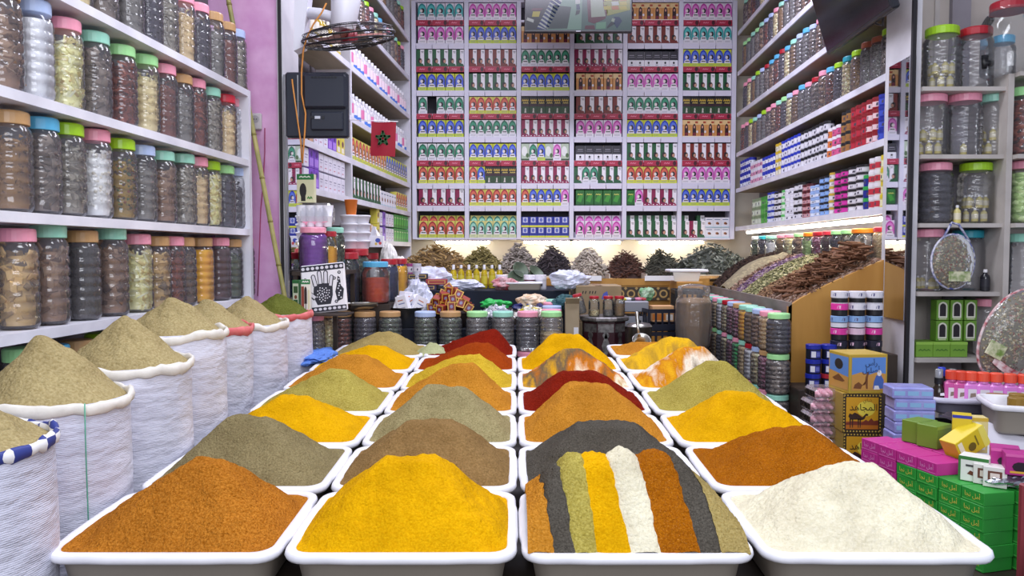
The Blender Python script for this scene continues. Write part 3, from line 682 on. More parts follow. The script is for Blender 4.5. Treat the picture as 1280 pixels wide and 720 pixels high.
# ================================================================ printed cartons
def C(h): return M('card_' + h, h, .45)
def ell(cx, cz, rx, rz, n=10): return [(cx + rx * math.cos(2 * PI * k / n), cz + rz * math.sin(2 * PI * k / n)) for k in range(n)]
def rc(x0, z0, x1, z1): return [(x0, z0), (x1, z0), (x1, z1), (x0, z1)]
def printbox(w, d, h, body, polys):
    """carton standing on its base, print on the -Y face; polys = (colour, outline in the unit face)"""
    cols = [body]; mb = MB(); mb.cbox((0, 0, h / 2), (w, d, h), .0015, 0); k = 0
    for c, pts in polys:
        if c not in cols: cols.append(c)
        k += 1; mb.poly([(x * w, -d / 2 - .0003 * k - .0002, z * h) for x, z in pts], cols.index(c))
    return mb.mesh('carton', [C(c) for c in cols])
def archpoly(s, z0, z1, zm):
    pts = [(-s, z0), (s, z0), (s, zm)]
    q = [(.97, .25), (.86, .5), (.66, .72), (.38, .88)]
    pts += [(s * a, zm + (z1 - zm) * b) for a, b in q] + [(0, z1)] + [(-s * a, zm + (z1 - zm) * b) for a, b in q[::-1]]
    pts.append((-s, zm)); return pts
BW, BD, BH = .0895, .06, .172
def archbox(body, rim, inner, foot):
    return printbox(BW, BD, BH, body, [(rim, archpoly(.485, .18, .985, .56)), (inner, archpoly(.36, .26, .88, .58)), ('2a2430', ell(.04, .55, .25, .15)), ('ece4e0', ell(-.09, .54, .16, .10)), ('f2eef2', [(-.4, .2), (.4, .2), (.3, .36), (.05, .42), (-.3, .36)]), ('3a3038', rc(-.25, .27, .28, .33)), (foot, rc(-.5, 0, .5, .19)), ('8a8894', rc(-.34, .08, .3, .11))])
def dyebox(col, foot=None):
    return printbox(BW, BD, BH, col, [('f0eef4', rc(.0, .05, .5, 1)), ('3a3640', rc(.1, .86, .42, .89)), ('3a3640', rc(.16, .80, .42, .825)), ('2a1c1e', ell(-.02, .32, .27, .17)), ('c89880', ell(.06, .31, .15, .11)), ('20181c', [(-.3, .44), (-.05, .5), (.16, .43), (-.02, .36)]), (col, [(-.5, 0), (.5, 0), (.35, .16), (-.2, .2), (-.5, .14)])] + ([(foot, rc(-.5, 0, .5, .05)), ('f0eef4', rc(-.35, .04, -.2, .09)), ('f0eef4', rc(.1, .04, .25, .09))] if foot else []))
def zig(x0, z0, x1, amp, n=7, th=.03):
    top = [(x0 + (x1 - x0) * k / n, z0 + amp * (1 if k % 2 else .2) + th) for k in range(n + 1)]
    bot = [(x0 + (x1 - x0) * k / n, z0 + amp * (.4 if k % 2 else -.1)) for k in range(n + 1)]
    return top[::-1] + bot
TYPES = {
 'T': (archbox('e6e4ee', '1c8f90', '58c4c2', 'e6e4ee'), 'teal arched henna box', 'henna_box'),
 'K': (archbox('e8dcec', 'c23aa6', 'e284d2', 'ece8f0'), 'pink arched henna box', 'henna_box'),
 'B': (archbox('c8d030', '1c34b8', '5a78e0', 'c6dc3a'), 'blue arched henna box', 'henna_box'),
 'E': (archbox('e2e4e4', '0f6a4a', '3f9a78', 'e6e6ee'), 'green arched henna box', 'henna_box'),
 'R': (archbox('d8d060', 'a81c34', 'd86a50', 'd4dc4a'), 'red arched henna box', 'henna_box'),
 'L': (archbox('dcd88a', '3a8a7a', '9ad8c4', 'd8e4b0'), 'mint arched henna box', 'henna_box'),
 'G': (dyebox('1c5a34'), 'green and white hair dye box', 'hair_dye_box'),
 'M': (dyebox('8a1048', 'a01c50'), 'maroon and white hair dye box', 'hair_dye_box'),
 'W': (dyebox('7c2a20'), 'brown and white hair dye box', 'hair_dye_box'),
 'D': (printbox(BW, BD, BH, '1c1a20', [('c8a83a', zig(-.42, .72, .42, .14)), ('d8c060', zig(-.3, .6, .4, .07, 6, .02)), ('2a4a2c', rc(-.5, 0, .5, .42)), ('3a1c28', rc(-.5, .44, .5, .56)), ('c8c8b8', ell(.02, .25, .1, .09)), ('d8d0c8', [(-.12, .06), (.14, .06), (.08, .2), (-.06, .2)])]), 'black dye box with gold lettering', 'hair_dye_box'),
 'O': (printbox(BW, BD, BH, 'd89a58', [('e8c890', rc(-.5, .72, .5, 1)), ('b04a2a', rc(.1, .8, .44, .92)), ('2e1620', archpoly(.22, .04, .78, .5)), ('d8a08c', ell(0, .58, .09, .08)), ('7a1c34', rc(-.16, .04, .16, .25)), ('ece8f0', ell(.36, .3, .12, .08)), ('f0e8d8', rc(-.5, 0, .5, .05))]), 'orange long-hair print box', 'hair_dye_box'),
 'N': (printbox(BW, BD, BH * .88, 'eeeef4', [('2a2832', rc(-.5, .42, .5, 1)), ('9a98a4', rc(-.3, .72, .3, .76)), ('8a8894', rc(-.36, .6, .36, .63)), ('16141c', ell(0, .24, .12, .08)), ('6a6874', rc(-.16, .08, .16, .11))]), 'black over white soap box', 'soap_box'),
 'F': (printbox(BW, BD, BH * .92, '1f6a28', [('3f9a34', [(-.4, .3), (.1, .2), (.42, .7), (-.1, .62)]), ('c8d060', zig(-.3, .68, .3, .08, 5)), ('12481c', rc(-.5, 0, .5, .1))]), 'dark green leaf henna box', 'henna_box'),
 'P': (printbox(BW, BD, BH, 'b8c8b0', [('e8ece8', ell(-.1, .55, .36, .3, 14)), ('4a6a3c', ell(.28, .3, .2, .14)), ('2f4a28', rc(-.5, 0, .5, .1))]), 'pale green powder box', 'henna_box'),
 'U': (printbox(BW, BD, BH * .62, '24309a', [('c8cce8', rc(-.3, .45, .3, .95)), ('5a6ac0', ell(0, .7, .18, .2)), ('d8dc40', rc(-.5, 0, .5, .18))]), 'blue powder box', 'henna_box'),
 'A': (printbox(BW, BD, BH * .6, 'e4e6f0', [('3a5a8a', rc(-.36, .76, .36, .82)), ('9a5a30', ell(0, .42, .2, .13)), ('6a3c20', ell(.12, .38, .12, .1)), ('a8d0e0', rc(-.5, 0, .5, .08))]), 'white almond print box', 'soap_box'),
 'k': (None,), 'r': (None,), 'g': (None,), 'l': (None,)}
for lo, up in (('k', 'K'), ('r', 'R'), ('g', 'G'), ('l', 'L')): TYPES[lo] = TYPES[up]
YB = 8.0
EDGE = [518, 583.5, 648.5, 714.5, 780.5, 849.5, 916]
STR = [25, 54, 83, 113, 142, 171, 200.5, 229, 257, 297]
def bx(px): return P(px, 200, YB).x
def bz(py): return P(640, py, YB).z
rack = thing('display_rack', 'tall white rack of hair dye and henna boxes across the back wall', 'shelf', (0, 0, 0))
RK = M('rack_white', 'dcdcec', .4)
for k, px in enumerate(EDGE):
    O('upright', (MB().box(bx(px) - .022, YB - .012, bz(299), bx(px) + .022, YB + .19, bz(1)), RK), rack)
O('back_panel', (MB().box(bx(518), YB + .19, bz(299), bx(916), YB + .205, bz(1)), M('rack_back', '2c2a34', .6)), rack)
for py in STR + [0]:
    z = bz(py); O('board', (MB().box(bx(518), YB + .002, z - .02, bx(916), YB + .188, z), RK), rack)
REDS, WHTS = C('b02a48'), C('dedcec')
lsr = MB(); lsr.box(-.5, -.004, 0, .5, 0, 1, 0)
lsr.poly([(x, -.0045, z) for x, z in ell(.34, .5, .11, .44)], 1); lsr.poly([(x, -.0045, z) for x, z in zig(-.3, .4, .05, .2, 5, .08)], 2)
LSR = lsr.mesh('label_strip', [REDS, C('4a1424'), C('e08098')])
LSW = MB().box(-.5, -.004, 0, .5, 0, 1, 0).mesh('label_strip', [WHTS])
for c in range(6):
    x0, x1 = bx(EDGE[c]) + .023, bx(EDGE[c + 1]) - .023
    for r in range(9):
        if r == 0 and c in (2, 3): continue
        red = r in (0, 2, 4, 6); z = bz(STR[r])
        for k in range(3):
            wd = (x1 - x0) / 3
            O('label_strip', LSR if red else LSW, rack, (x0 + wd * (k + .5), YB - .001, z - .058), (0, 0, 0), (wd * .97, 1, .056))
GRID = ['TKGBEBERMr', 'KBWGREB*R*', '-OEBDM*M**', '-GMOWKN*FK', 'OWNKEBGR*G', 'KTBGDOWKB*']
MIX = {(1, 7): 'RBDDDD', (1, 9): 'LLLLLL', (2, 6): 'PEBPKP', (2, 8): 'RBBBBK', (2, 9): 'UUUUUU', (3, 7): 'GEEGGG', (4, 8): 'FKMMMM', (5, 9): 'GMGAAA'}
BAY = ['first', 'second', 'third', 'fourth', 'fifth', 'last']
def upper_of(t): return t in 'RLKGAU'
for c in range(6):
    x0, x1 = bx(EDGE[c]) + .026, bx(EDGE[c + 1]) - .026
    for r in range(10):
        ty = GRID[c][r]
        if ty == '-': continue
        seq = MIX.get((c, r), ty * 6 if c in (1, 2, 4, 5) or r in (2,) else ty * 5)
        n = len(seq); wd = x1 - x0; pitch = min(wd / n, .0945)
        off = wd - pitch * n
        for i, k in enumerate(seq):
            if (c, r, i) == (0, 4, 1): continue   # the gap in that row
            me, words, nm = TYPES[k]
            x = x0 + off * (.5 if n > 5 else .8) + pitch * (i + .5); sx = min(1, pitch / BW * .985)
            O(nm, me, None, (x, YB + .035 + random.uniform(0, .006), bz(STR[r]) + .001), (0, 0, random.uniform(-.03, .03)), (sx, 1, 1), f'{words}, {od(i)} in row {od(r)} from the top, {BAY[c]} bay', 'box', 'boxes on the back rack')
            if r == 9 and k in 'RLKGAUr':   # a second tier stands on the first
                if k in 'UA':
                    h1 = (BH * .62 if k == 'U' else BH * .6) + .002; O(nm, TYPES[k][0], None, (x, YB + .035, bz(STR[r]) + h1), (0, 0, random.uniform(-.03, .03)), (sx, 1, 1), f'{words}, {od(i)} of upper tier, bottom row, {BAY[c]} bay', 'box', 'boxes on the back rack')
                else:
                    O(nm, TYPES[k][0], None, (x + .006, YB + .10, bz(STR[r]) + .060), (0, 0, 0), (sx, 1, 1), f'{words}, {od(i)} behind the lower tier, bottom row, {BAY[c]} bay', 'box', 'boxes on the back rack')
                    if i == 0: O('riser_plank', (MB().box(x0 + off * .5, YB + .069, bz(STR[r]) + .001, x1 - .002, YB + .135, bz(STR[r]) + .058), RK), rack)
# fluorescent tubes under the rack
for px0, px1, wd in ((545, 612, 'under the first bays of the rack'), (655, 712, 'under the third bay of the rack'), (716, 776, 'under the fourth bay of the rack'), (800, 880, 'under the last bays of the rack')):
    a, b_ = P(px0, 303, 8.02), P(px1, 302.5, 8.02)
    t = thing('tube_lamp', f'thin glowing white tube lamp {wd}', 'lamp', ((a.x + b_.x) / 2, 8.05, a.z))
    L_ = b_.x - a.x
    O('tube', (MB().tube([(-L_ / 2, 0, 0), (L_ / 2, 0, 0)], .013, 8), M('tube_glow', 'ffffff', emit='fff6e0', es=16)), t)
    O('holder', (MB().box(-L_ / 2 - .03, -.02, .014, L_ / 2 + .03, .03, .03), RK), t)

# ================================================================ inner shelves at the two sides
LI = lambda Y: -1.28 + .0735 * (Y - 4.735)
RI = lambda Y: 2.12 + .052 * (Y - 4.3)
ZL = [2.18, 1.79, 1.40, 1.017, .70, .41, .10]; ZR = [2.25, 1.84, 1.425, 1.017, .65, .258]
linshelf('wall_shelf', 'white shelving of bottles and boxes beside the wall fan', -1.28, 4.735, .0735, -1, 4.76, 7.97, [CAMZ + z for z in ZL], .26, .04, uprights=[(5.80, CAMZ + .2, CAMZ + 2.9), (7.96, CAMZ - .3, CAMZ + 2.9)], under=RAW)
sh = linshelf('wall_shelf', 'white shelving of clear jars and small tubs under the tilted TV', 2.12, 4.3, .052, 1, 4.385, 7.97, [CAMZ + z for z in ZR], .29, .04, under=RAW)
# jars on the upper right boards
ROWR = [
 (3, 4.52, .152, 23, 'lime rust rust lime teal lime blue pink crimson pink blue pink pale_blue green mint pink pink lime pale_blue mint lime pink pink', 'the board under the TV'),
 (2, 5.05, .152, 19, 'pink lime lime blue pink pale_blue blue pale_blue mint blue crimson blue blue crimson pale_blue lime mint pink pink', 'the board at the TV corner'),
 (1, 5.85, .152, 14, 'pale_blue pink mint pink pale_blue mint pink pale_blue pale_blue mint green mint green green', 'the second highest board'),
 (0, 6.75, .152, 8, 'mint pale_blue pink mint pale_blue mint pink mint', 'the highest board')]
CONR = ['grey seeds', 'dark pods', 'brown seeds', 'grey bark', 'dark berries', 'grey seeds', 'brown bark', 'beige flakes']
for (b_, y0, dp, n, lids, wd) in ROWR:
    ll = lids.split()
    for i in range(n):
        Y = y0 + i * dp; ld = ll[i % len(ll)].replace('_', ' ')
        jar((RI(Y) + .075, Y, CAMZ + ZR[b_] + .001), .122, random.uniform(.262, .282), ld, CONR[(i * 5 + b_) % 8], f'slim jar, {ld} lid, {od(i)} from the pillar on {wd}', 'slim jars on the inner shelf')
# tubs: body takes the object colour, lid and label by kind
def tub(lidcol, lab, d=1, h=1):
    mb = MB(); mb.lathe([(.47, 0), (.48, .03), (.48, .68)], 14, 0, cap1=False); mb.lathe([(.5, .68), (.5, .98), (.47, 1.0)], 14, 2, sm=False, cap0=True)
    mb.lathe([(.485, .12), (.485, .58)], 14, 1, cap0=False, cap1=False)
    for k in range(5):   # printed blots round the label
        a = 2 * PI * k / 5 + .3
        pts = [(.487 * math.cos(a + u), .487 * math.sin(a + u), z) for u, z in ((-.16, .22), (.16, .22), (.2, .5), (-.1, .46))]; mb.poly(pts, 3)
    return mb.mesh('tub', [PLOBJ, C(lab), C(lidcol), C('4a4658' if lab != '1c1a20' else 'c8c0b0')])
TUBS = {}
def get_tub(lid, lab):
    if (lid, lab) not in TUBS: TUBS[lid, lab] = tub(lid, lab)
    return TUBS[lid, lab]
SEG5 = [(2, '1c2c9a', '3a50c0', '2438a8', 4, 'blue lidded blue'), (2, '8a1420', 'e8c8cc', 'a82030', 4, 'red lidded pink labelled'), (3, '8a1420', 'b8283c', 'a82030', 4, 'red lidded red'), (2, '1a1a20', '9a6a3a', 'b08048', 4, 'black lidded brown'), (2, 'e8e4ec', 'd85a90', 'c04880', 3, 'white lidded rose'), (1, 'e8e4ec', 'd8783a', 'd07030', 3, 'white lidded orange'), (7, '17181e', 'dcdce4', 'c8c8d4', 4, 'black lidded white'), (6, '2034b0', 'dcdce8', 'd0d0e0', 4, 'blue lidded white'), (2, 'c8a820', 'e0dcc8', 'd0c8a0', 4, 'yellow lidded white'), (5, '2034b0', 'e0e0e8', '3448b8', 3, 'blue lidded pale'), (5, 'd8d8e4', 'c88aa8', 'd8d0dc', 3, 'white lidded mauve'), (5, '1c2ca0', 'd8dce8', '2c3cb0', 4, 'dark blue lidded white')]
i = 0
for cnt, lid, lab, body, tiers, wd in SEG5:
    for _ in range(cnt):
        Y = 4.44 + i * .0825
        for t in range(tiers):
            O('cream_tub', get_tub(lid, lab), None, (RI(Y) + .045 + random.uniform(-.003, .003), Y, CAMZ + .651 + t * .0665), (0, 0, random.uniform(0, 6)), (.076, .076, .066), f'{wd} tub, {od(i)} stack from the pillar, upper tub board, {od(t)} up', 'tub', 'small tubs on the inner shelf', col=body)
        i += 1
SEG6 = [(1, 'd8c428', 'e8e4b8', 'd8d070', 4, .07, .075, 'yellow lidded'), (2, 'e6e4ec', 'c03040', 'e0d8dc', 4, .08, .075, 'white lidded red labelled'), (1, '2aa048', '1c2a8a', '1c2a90', 3, .075, .07, 'green lidded blue'), (2, '1a1a20', 'e4e2ea', 'dad8e2', 6, .125, .047, 'black lidded white'), (2, '1a1a20', 'd83aa8', 'd030a0', 6, .11, .047, 'black lidded magenta'), (1, 'c8a83a', 'e4e0e4', 'e0dcd8', 6, .085, .047, 'gold lidded white'), (2, '1a1a20', '8ab0e8', '7aa0e0', 6, .09, .045, 'black lidded sky blue'), (2, '9ab8e8', 'd8e0f0', '88a8e0', 5, .09, .045, 'sky blue lidded'), (2, '501420', 'c89aa0', '8a2838', 5, .085, .05, 'maroon lidded'), (2, '17171d', 'dedee6', 'd4d4de', 5, .10, .055, 'black lidded pale'), (2, 'e4e4ee', 'e8e8f0', 'dcdce8', 5, .11, .05, 'white lidded white'), (1, '5ac060', 'd8e8d8', 'c0dcc0', 5, .08, .05, 'green lidded white'), (2, '17171d', 'e0e0e8', 'd8d8e2', 5, .10, .05, 'black lidded ivory'), (2, '2038a8', 'd8dcec', 'c8d0e8', 5, .10, .052, 'navy lidded white'), (2, '3a8a34', '58a848', '48983c', 3, .10, .08, 'green lidded green'), (3, '7a8a6a', 'c8d0c0', 'b0bca0', 3, .10, .08, 'sage lidded pale')]
i = 0; Y = 4.44
for cnt, lid, lab, body, tiers, d, h, wd in SEG6:
    for _ in range(cnt):
        for t in range(tiers):
            O('cream_tub', get_tub(lid, lab), None, (RI(Y) + d * .5 + .012 + random.uniform(-.003, .003), Y + d / 2, CAMZ + .259 + t * (h + .0005)), (0, 0, random.uniform(0, 6)), (d, d, h), f'{wd} tub, {od(i)} stack from the pillar, lower tub board, {od(t)} up', 'tub', 'stacked tubs on the lower board', col=body)
        i += 1; Y += d + .006
# tube lamp under the lowest right board, and the lit jars below
t = thing('tube_lamp', 'long glowing tube lamp under the lowest board of stacked tubs', 'lamp', (RI(6.0) + .06, 6.0, CAMZ + .195), (0, 0, -math.atan(.052)))
O('tube', (MB().tube([(0, -1.5, 0), (0, 1.7, 0)], .013, 8), M('tube_glow')), t)
O('holder', (MB().box(-.02, -1.55, .013, .02, 1.75, .022), RK), t)
GJ = [(4.62, 'red', 'beige seeds', .8), (4.93, 'orange', 'grey seeds', .45), (5.15, 'green', 'tan chips', .6), (5.33, 'green', 'dark berries', .7), (5.50, 'red', 'maroon powder', .8), (5.70, 'crimson', 'pink petals', .8), (5.92, 'orange', 'pale green balls', .7), (6.15, 'green', 'brown bark', .8), (6.40, 'pink', 'beige flakes', .8), (6.62, 'pink', 'tan powder', .8), (6.95, 'mint', 'white cotton', .7), (7.2, 'teal', 'dark berries', .8), (7.45, 'white', 'green leaves', .8)]
for k, (Y, ld, con, f) in enumerate(GJ):
    wd = .19 if k == 1 else .165
    jar((RI(Y) + .11, Y, CAMZ - .075), wd, .225, ld, con, f'lit glass jar of {con}, {ld} lid, {od(k)} above the spice bin', 'glass jars under the tube lamp', f, 'glass')
# bottles on the left
def bottleme(lab, foot, liquid, cap):
    mb = MB(); mb.lathe([(.40, 0), (.46, .02), (.46, .62), (.40, .72), (.2, .80), (.17, .86)], 14, 0, cap1=False)
    mb.lathe([(.2, .86), (.2, .99), (.16, 1.0)], 10, 3); mb.lathe([(.47, .20), (.47, .56)], 14, 1, cap0=False, cap1=False); mb.lathe([(.472, .02), (.472, .19)], 14, 2, cap0=False, cap1=False)
    return mb.mesh('bottle', [M('liquid_' + liquid, liquid, .15), C(lab), C(foot), C(cap)])
BT1 = bottleme('e8d4e0', '4878d0', 'c8c4cc', 'e8e8ee'); BT2 = bottleme('d87aa8', 'e0dce4', 'ccc8d0', 'e8e8ee'); BT3 = bottleme('e0dcd0', 'c8b458', 'b89a30', 'e8e4dc'); BT4 = bottleme('e4e2ea', '4a7ad0', 'd0ced6', 'dcdce4')
for k in range(20):
    Y = 5.92 + k * .1
    for zi, me, wd in ((1.40, BT1 if k % 4 else BT2, 'board level with the fan motor'), (1.017, BT4 if k % 3 else BT2, 'board above the red flag')):
        O('lotion_bottle', me, None, (LI(Y) - .055, Y, CAMZ + zi + .001), (0, 0, k), (.088, .088, .205), f'white capped bottle, {od(k)} past the post on the {wd}', 'bottle', 'white capped bottles by the fan')
for k in range(9):
    Y = 4.86 + k * .095
    O('oil_bottle', BT3, None, (LI(Y) - .06, Y, CAMZ + 1.401), (0, 0, k), (.08, .08, .20), f'golden oil bottle, {od(k)} along the board over the monitor back', 'bottle', 'golden oil bottles over the monitor')
for zi, y0, n, wd in ((2.18, 6.15, 12, 'high board above the fan'), (1.79, 6.0, 13, 'second highest board')):
    for k in range(n):
        Y = y0 + k * .15; ld = 'pink pale_blue mint lime pink mint blue pale_blue'.split()[k % 8].replace('_', ' ')
        jar((LI(Y) - .08, Y, CAMZ + zi + .001), .118, .27, ld, CONR[(k * 3) % 8], f'slim jar, {ld} lid, {od(k)} past the fan on the {wd}', 'slim jars beyond the fan')
rzL = PI / 2 - math.atan(.0735)
def lbox(k, Y, z, label, group, s=(1, 1, 1), off=.045):
    me, words, nm = TYPES[k]
    return O(nm, me, None, (LI(Y) - off, Y, CAMZ + z + .001), (0, 0, rzL), s, f'{words}, {label}', 'box', group)
for k in range(20):
    Y = 5.9 + k * .1; lbox('R' if k < 11 else 'B', Y, .70, f'{od(k)} past the post, board below the flag', 'boxes on the shelf by the flag')
for k in range(20):
    Y = 5.9 + k * .1; lbox('G' if k < 9 else ('A' if k < 15 else 'R'), Y, .41, f'{od(k)} past the post, second board below the flag', 'boxes on the shelf by the flag', (1, 1, 1.25 if 9 <= k < 15 else .95))
PB = {'wh': printbox(.09, .06, .115, 'dedcea', [('8a88a0', rc(-.3, .6, .3, .66)), ('a8a6bc', rc(-.3, .45, .2, .5)), ('c06a80', rc(-.3, .2, .1, .25))]), 'pu': printbox(.09, .06, .125, '7a48c0', [('a880e0', rc(-.4, .1, .4, .5)), ('4a2880', ell(0, .7, .25, .14))]), 'gn': printbox(.1, .06, .125, '2f9a3c', [('58c050', [(-.4, .25), (.2, .2), (.4, .75), (-.1, .7)]), ('d8e0c0', zig(-.3, .7, .3, .08, 5)), ('601828', ell(.3, .2, .1, .08))]), 'br': printbox(.07, .06, .13, 'c8a080', [('6a3c30', ell(0, .4, .3, .2)), ('e8dcd0', rc(-.4, .75, .4, .95))]), 'ye': printbox(.09, .06, .14, 'd8cc50', [('e8e4d0', rc(-.35, .1, .35, .35)), ('6a3050', ell(0, .55, .25, .16))])}
def sbox(k, Y, z, off, label, group, nm='cosmetic_box', s=1): return O(nm, PB[k], None, (LI(Y) - off, Y, CAMZ + z + .001), (0, 0, rzL), s, label, 'box', group)
for k in range(9):
    ky = 'br br wh wh wh pu pu ye ye'.split()[k]; cw = {'br': 'tan', 'wh': 'white', 'pu': 'purple', 'ye': 'yellow'}[ky]
    sbox(ky, 4.84 + k * .098, .70, .045, f'small {cw} cosmetic box, {od(k)} along the board under the monitor', 'small boxes under the monitor')
for tier in range(2):
    for k in range(9):
        ky = 'br pu pu wh wh wh wh wh wh'.split()[k] if k else 'wh'
        cw = {'br': 'tan', 'wh': 'white', 'pu': 'purple'}[ky]
        sbox(ky, 4.84 + k * .098, .41 + tier * .127, .045, f'{cw} carton, {od(k)} along, {"upper" if tier else "lower"} tier, board above the plastic cups', 'white and purple cartons on the shelf')
for tier in range(2):
    for k in range(16):
        if tier == 1 and k < 4: continue
        ky = 'br wh br wh ye wh pu wh wh wh gn gn gn gn gn gn'.split()[k]; cw = {'br': 'tan', 'wh': 'white', 'pu': 'purple', 'ye': 'yellow', 'gn': 'green leaf'}[ky]
        sbox(ky, 6.22 + k * .108, .10 + tier * (.142 if ky == 'ye' else .132), .045, f'{cw} carton, {od(k)} along the lowest side board, {"upper" if tier else "lower"} tier', 'cartons on the lowest side board')
# ================================================================ scattered dry goods
def scatter(mb, pts, kind, rnd, s=1.0, mi=0):
    """real pieces lying on the given surface points"""
    for (x, y, z, nx, ny) in pts:
        T = Matrix.Translation((x, y, z)) @ Matrix.Rotation(rnd.uniform(0, 2 * PI), 4, 'Z') @ Matrix.Rotation(rnd.uniform(-.6, .6), 4, 'X') @ Matrix.Rotation(rnd.uniform(-.75, .75), 4, 'Y')
        if kind == 'stick':
            l, r = rnd.uniform(.03, .06) * s, rnd.uniform(.003, .005) * s; b_ = rnd.uniform(-.25, .25) * l
            mb.tube([T @ Vector((-l, 0, 0)), T @ Vector((0, b_, b_ * .5)), T @ Vector((l, 0, 0))], r, 4, mi, False)
        elif kind == 'root':
            l, r = rnd.uniform(.02, .045) * s, rnd.uniform(.006, .011) * s
            mb.tube([T @ Vector((-l, 0, 0)), T @ Vector((0, rnd.uniform(-.3, .3) * l, .2 * l)), T @ Vector((l, 0, 0))], [r * .6, r, r * .5], 5, mi, False)
        elif kind == 'leaf':
            l, w_ = rnd.uniform(.02, .036) * s, rnd.uniform(.009, .014) * s
            T = T @ Matrix.Rotation(rnd.uniform(-.6, .6), 4, 'Y')
            mb.add([T @ Vector(p) for p in ((-l, 0, 0), (-l * .2, -w_, .003), (l, 0, 0), (-l * .2, w_, .003), (-l * .2, 0, -.003))], [(0, 1, 4), (1, 2, 4), (2, 3, 4), (3, 0, 4)], mi)
        else:
            q = rnd.uniform(.006, .013) * s
            mb.add([T @ Vector(p) for p in ((-q, -q * .6, 0), (q, -q * .5, 0), (q * .7, q * .7, 0), (-q * .6, q * .5, 0), (0, 0, q * .7))], [(0, 1, 4), (1, 2, 4), (2, 3, 4), (3, 0, 4)], mi)
def cone_heap(name, label, px, pyb, pyt, Y, rpx, kind, cols, n, seed, s=1.0, group='heaps of roots and bark at the back', squash=1.0, skew=0):
    base = P(px, pyb, Y); H = P(px, pyt + 2, Y).z - base.z; R = S(rpx * 1.15, Y); rnd = random.Random(seed); mb = MB()
    f = lambda d: H * max(0, 1 - d ** 1.35)
    N_, Rr = 28, 8
    vs = [(R * (j / Rr) * math.cos(2 * PI * i / N_) + skew * f(j / Rr), R * squash * (j / Rr) * math.sin(2 * PI * i / N_), f(j / Rr) * .94 - .012) for j in range(Rr + 1) for i in range(N_)]
    mb.add(vs, [(j * N_ + i, (j + 1) * N_ + i, (j + 1) * N_ + (i + 1) % N_, j * N_ + (i + 1) % N_) for j in range(Rr) for i in range(N_)], 1, True)
    pts = []
    for _ in range(n):
        a = rnd.uniform(-PI, PI) if rnd.random() < .35 else rnd.uniform(-PI, 0); d = math.sqrt(rnd.random()); z = f(d)
        pts.append((R * d * math.cos(a) + skew * z, R * squash * d * math.sin(a), z + rnd.uniform(-.004, .012), 0, 0))
    scatter(mb, pts, kind, rnd, s)
    return O(name, (mb, [isl('pieces_' + name + str(seed), cols), M('heap_under' + str(seed), cols[0], .9)]), None, tuple(base), label=label, cat='dried herbs', group=group, kind='stuff')
# back bins
YF = 6.46
bn = thing('spice_bins', 'long wooden bin with patterned front holding heaps under the rack', 'bin', (0, 0, 0))
zt = CAMZ - .235; xa, xb = -1.0, 1.66
O('bin_body', (MB().box(xa, YF, 0, xb, 8.0, zt - .03), WOOD), bn)
O('rim_board', (MB().box(xa, YF - .012, zt - .045, xb, YF + .01, zt + .012), WOOD), bn)
def frieze():
    m, nt, b = newmat('frieze'); N = nt.nodes; L = nt.links
    tc = N.new('ShaderNodeTexCoord'); mp = N.new('ShaderNodeMapping'); mp.inputs['Scale'].default_value = (11, 1, 11); L.new(tc.outputs['Object'], mp.inputs[0])
    vo = N.new('ShaderNodeTexVoronoi'); vo.inputs['Randomness'].default_value = 0; vo.inputs['Scale'].default_value = 1; L.new(mp.outputs[0], vo.inputs['Vector'])
    sn = N.new('ShaderNodeMath'); sn.operation = 'SINE'; ml = N.new('ShaderNodeMath'); ml.operation = 'MULTIPLY'; ml.inputs[1].default_value = 26; L.new(vo.outputs['Distance'], ml.inputs[0]); L.new(ml.outputs[0], sn.inputs[0])
    cr = N.new('ShaderNodeValToRGB'); cr.color_ramp.elements[0].color = lin('3a3026'); cr.color_ramp.elements[1].color = lin('b09258'); cr.color_ramp.elements[0].position = .4; cr.color_ramp.elements[1].position = .6
    L.new(sn.outputs[0], cr.inputs[0]); L.new(cr.outputs[0], b.inputs['Base Color']); return m
O('frieze', (MB().box(xa, YF - .018, zt - .17, xb, YF - .001, zt - .06), frieze()), bn)
for (a, b_) in ((728, 752), (806, 846)):
    p, q = P(a, 348, YF - .02), P(b_, 348, YF - .02); O('price_strip', (MB().box(p.x, YF - .022, p.z - .02, q.x, YF - .0125, p.z + .022), WPRINT), bn)
for px in (575, 627, 668, 713, 758, 803, 848): O('divider', (MB().box(P(px, 340, 6.7).x - .005, YF + .02, zt - .03, P(px, 340, 6.7).x + .005, 7.98, zt + .05), M('divider_white', 'c8c2b8', .6)), bn)
HB = [('root_heap', 'heap of tan knobbly roots under the first bays of the rack', 545, 341, 304, 46, 'root', ['6a5434', '9a7e50', 'b89a68'], 300), ('root_heap', 'olive heap of small dried roots behind the oil bottles', 602, 339, 308, 25, 'root', ['5a5230', '857a4a', 'a0945e'], 300), ('root_heap', 'grey-beige heap of small dried roots behind the clay bowls', 648, 342, 304, 23, 'root', ['6a625a', '9a928a', 'b8b0a8'], 330), ('bark_heap', 'dark purple-grey heap of twisted bark above the white bag', 690, 344, 306, 23, 'stick', ['2c282c', '4a4448', '625a5c'], 330), ('root_heap', 'pale ivory heap of small root slices', 735, 347, 309, 24, 'root', ['8a8074', 'bab0a2', 'd0c8ba'], 340), ('stick_heap', 'reddish brown heap of short sticks', 780, 347, 313, 24, 'stick', ['3c2a24', '5c4036', '74564a'], 320), ('stick_heap', 'dark grey-green heap of curled sticks', 826, 347, 311, 24, 'stick', ['34342c', '505046', '6a6a5c'], 320)]
for k, (nm, lab, px, yb, yt, r, kd, cols, n) in enumerate(HB):
    cone_heap(nm, lab, px, yb - 2, yt, 6.95, r, kd, cols, n, 40 + k, .85, squash=1.35)
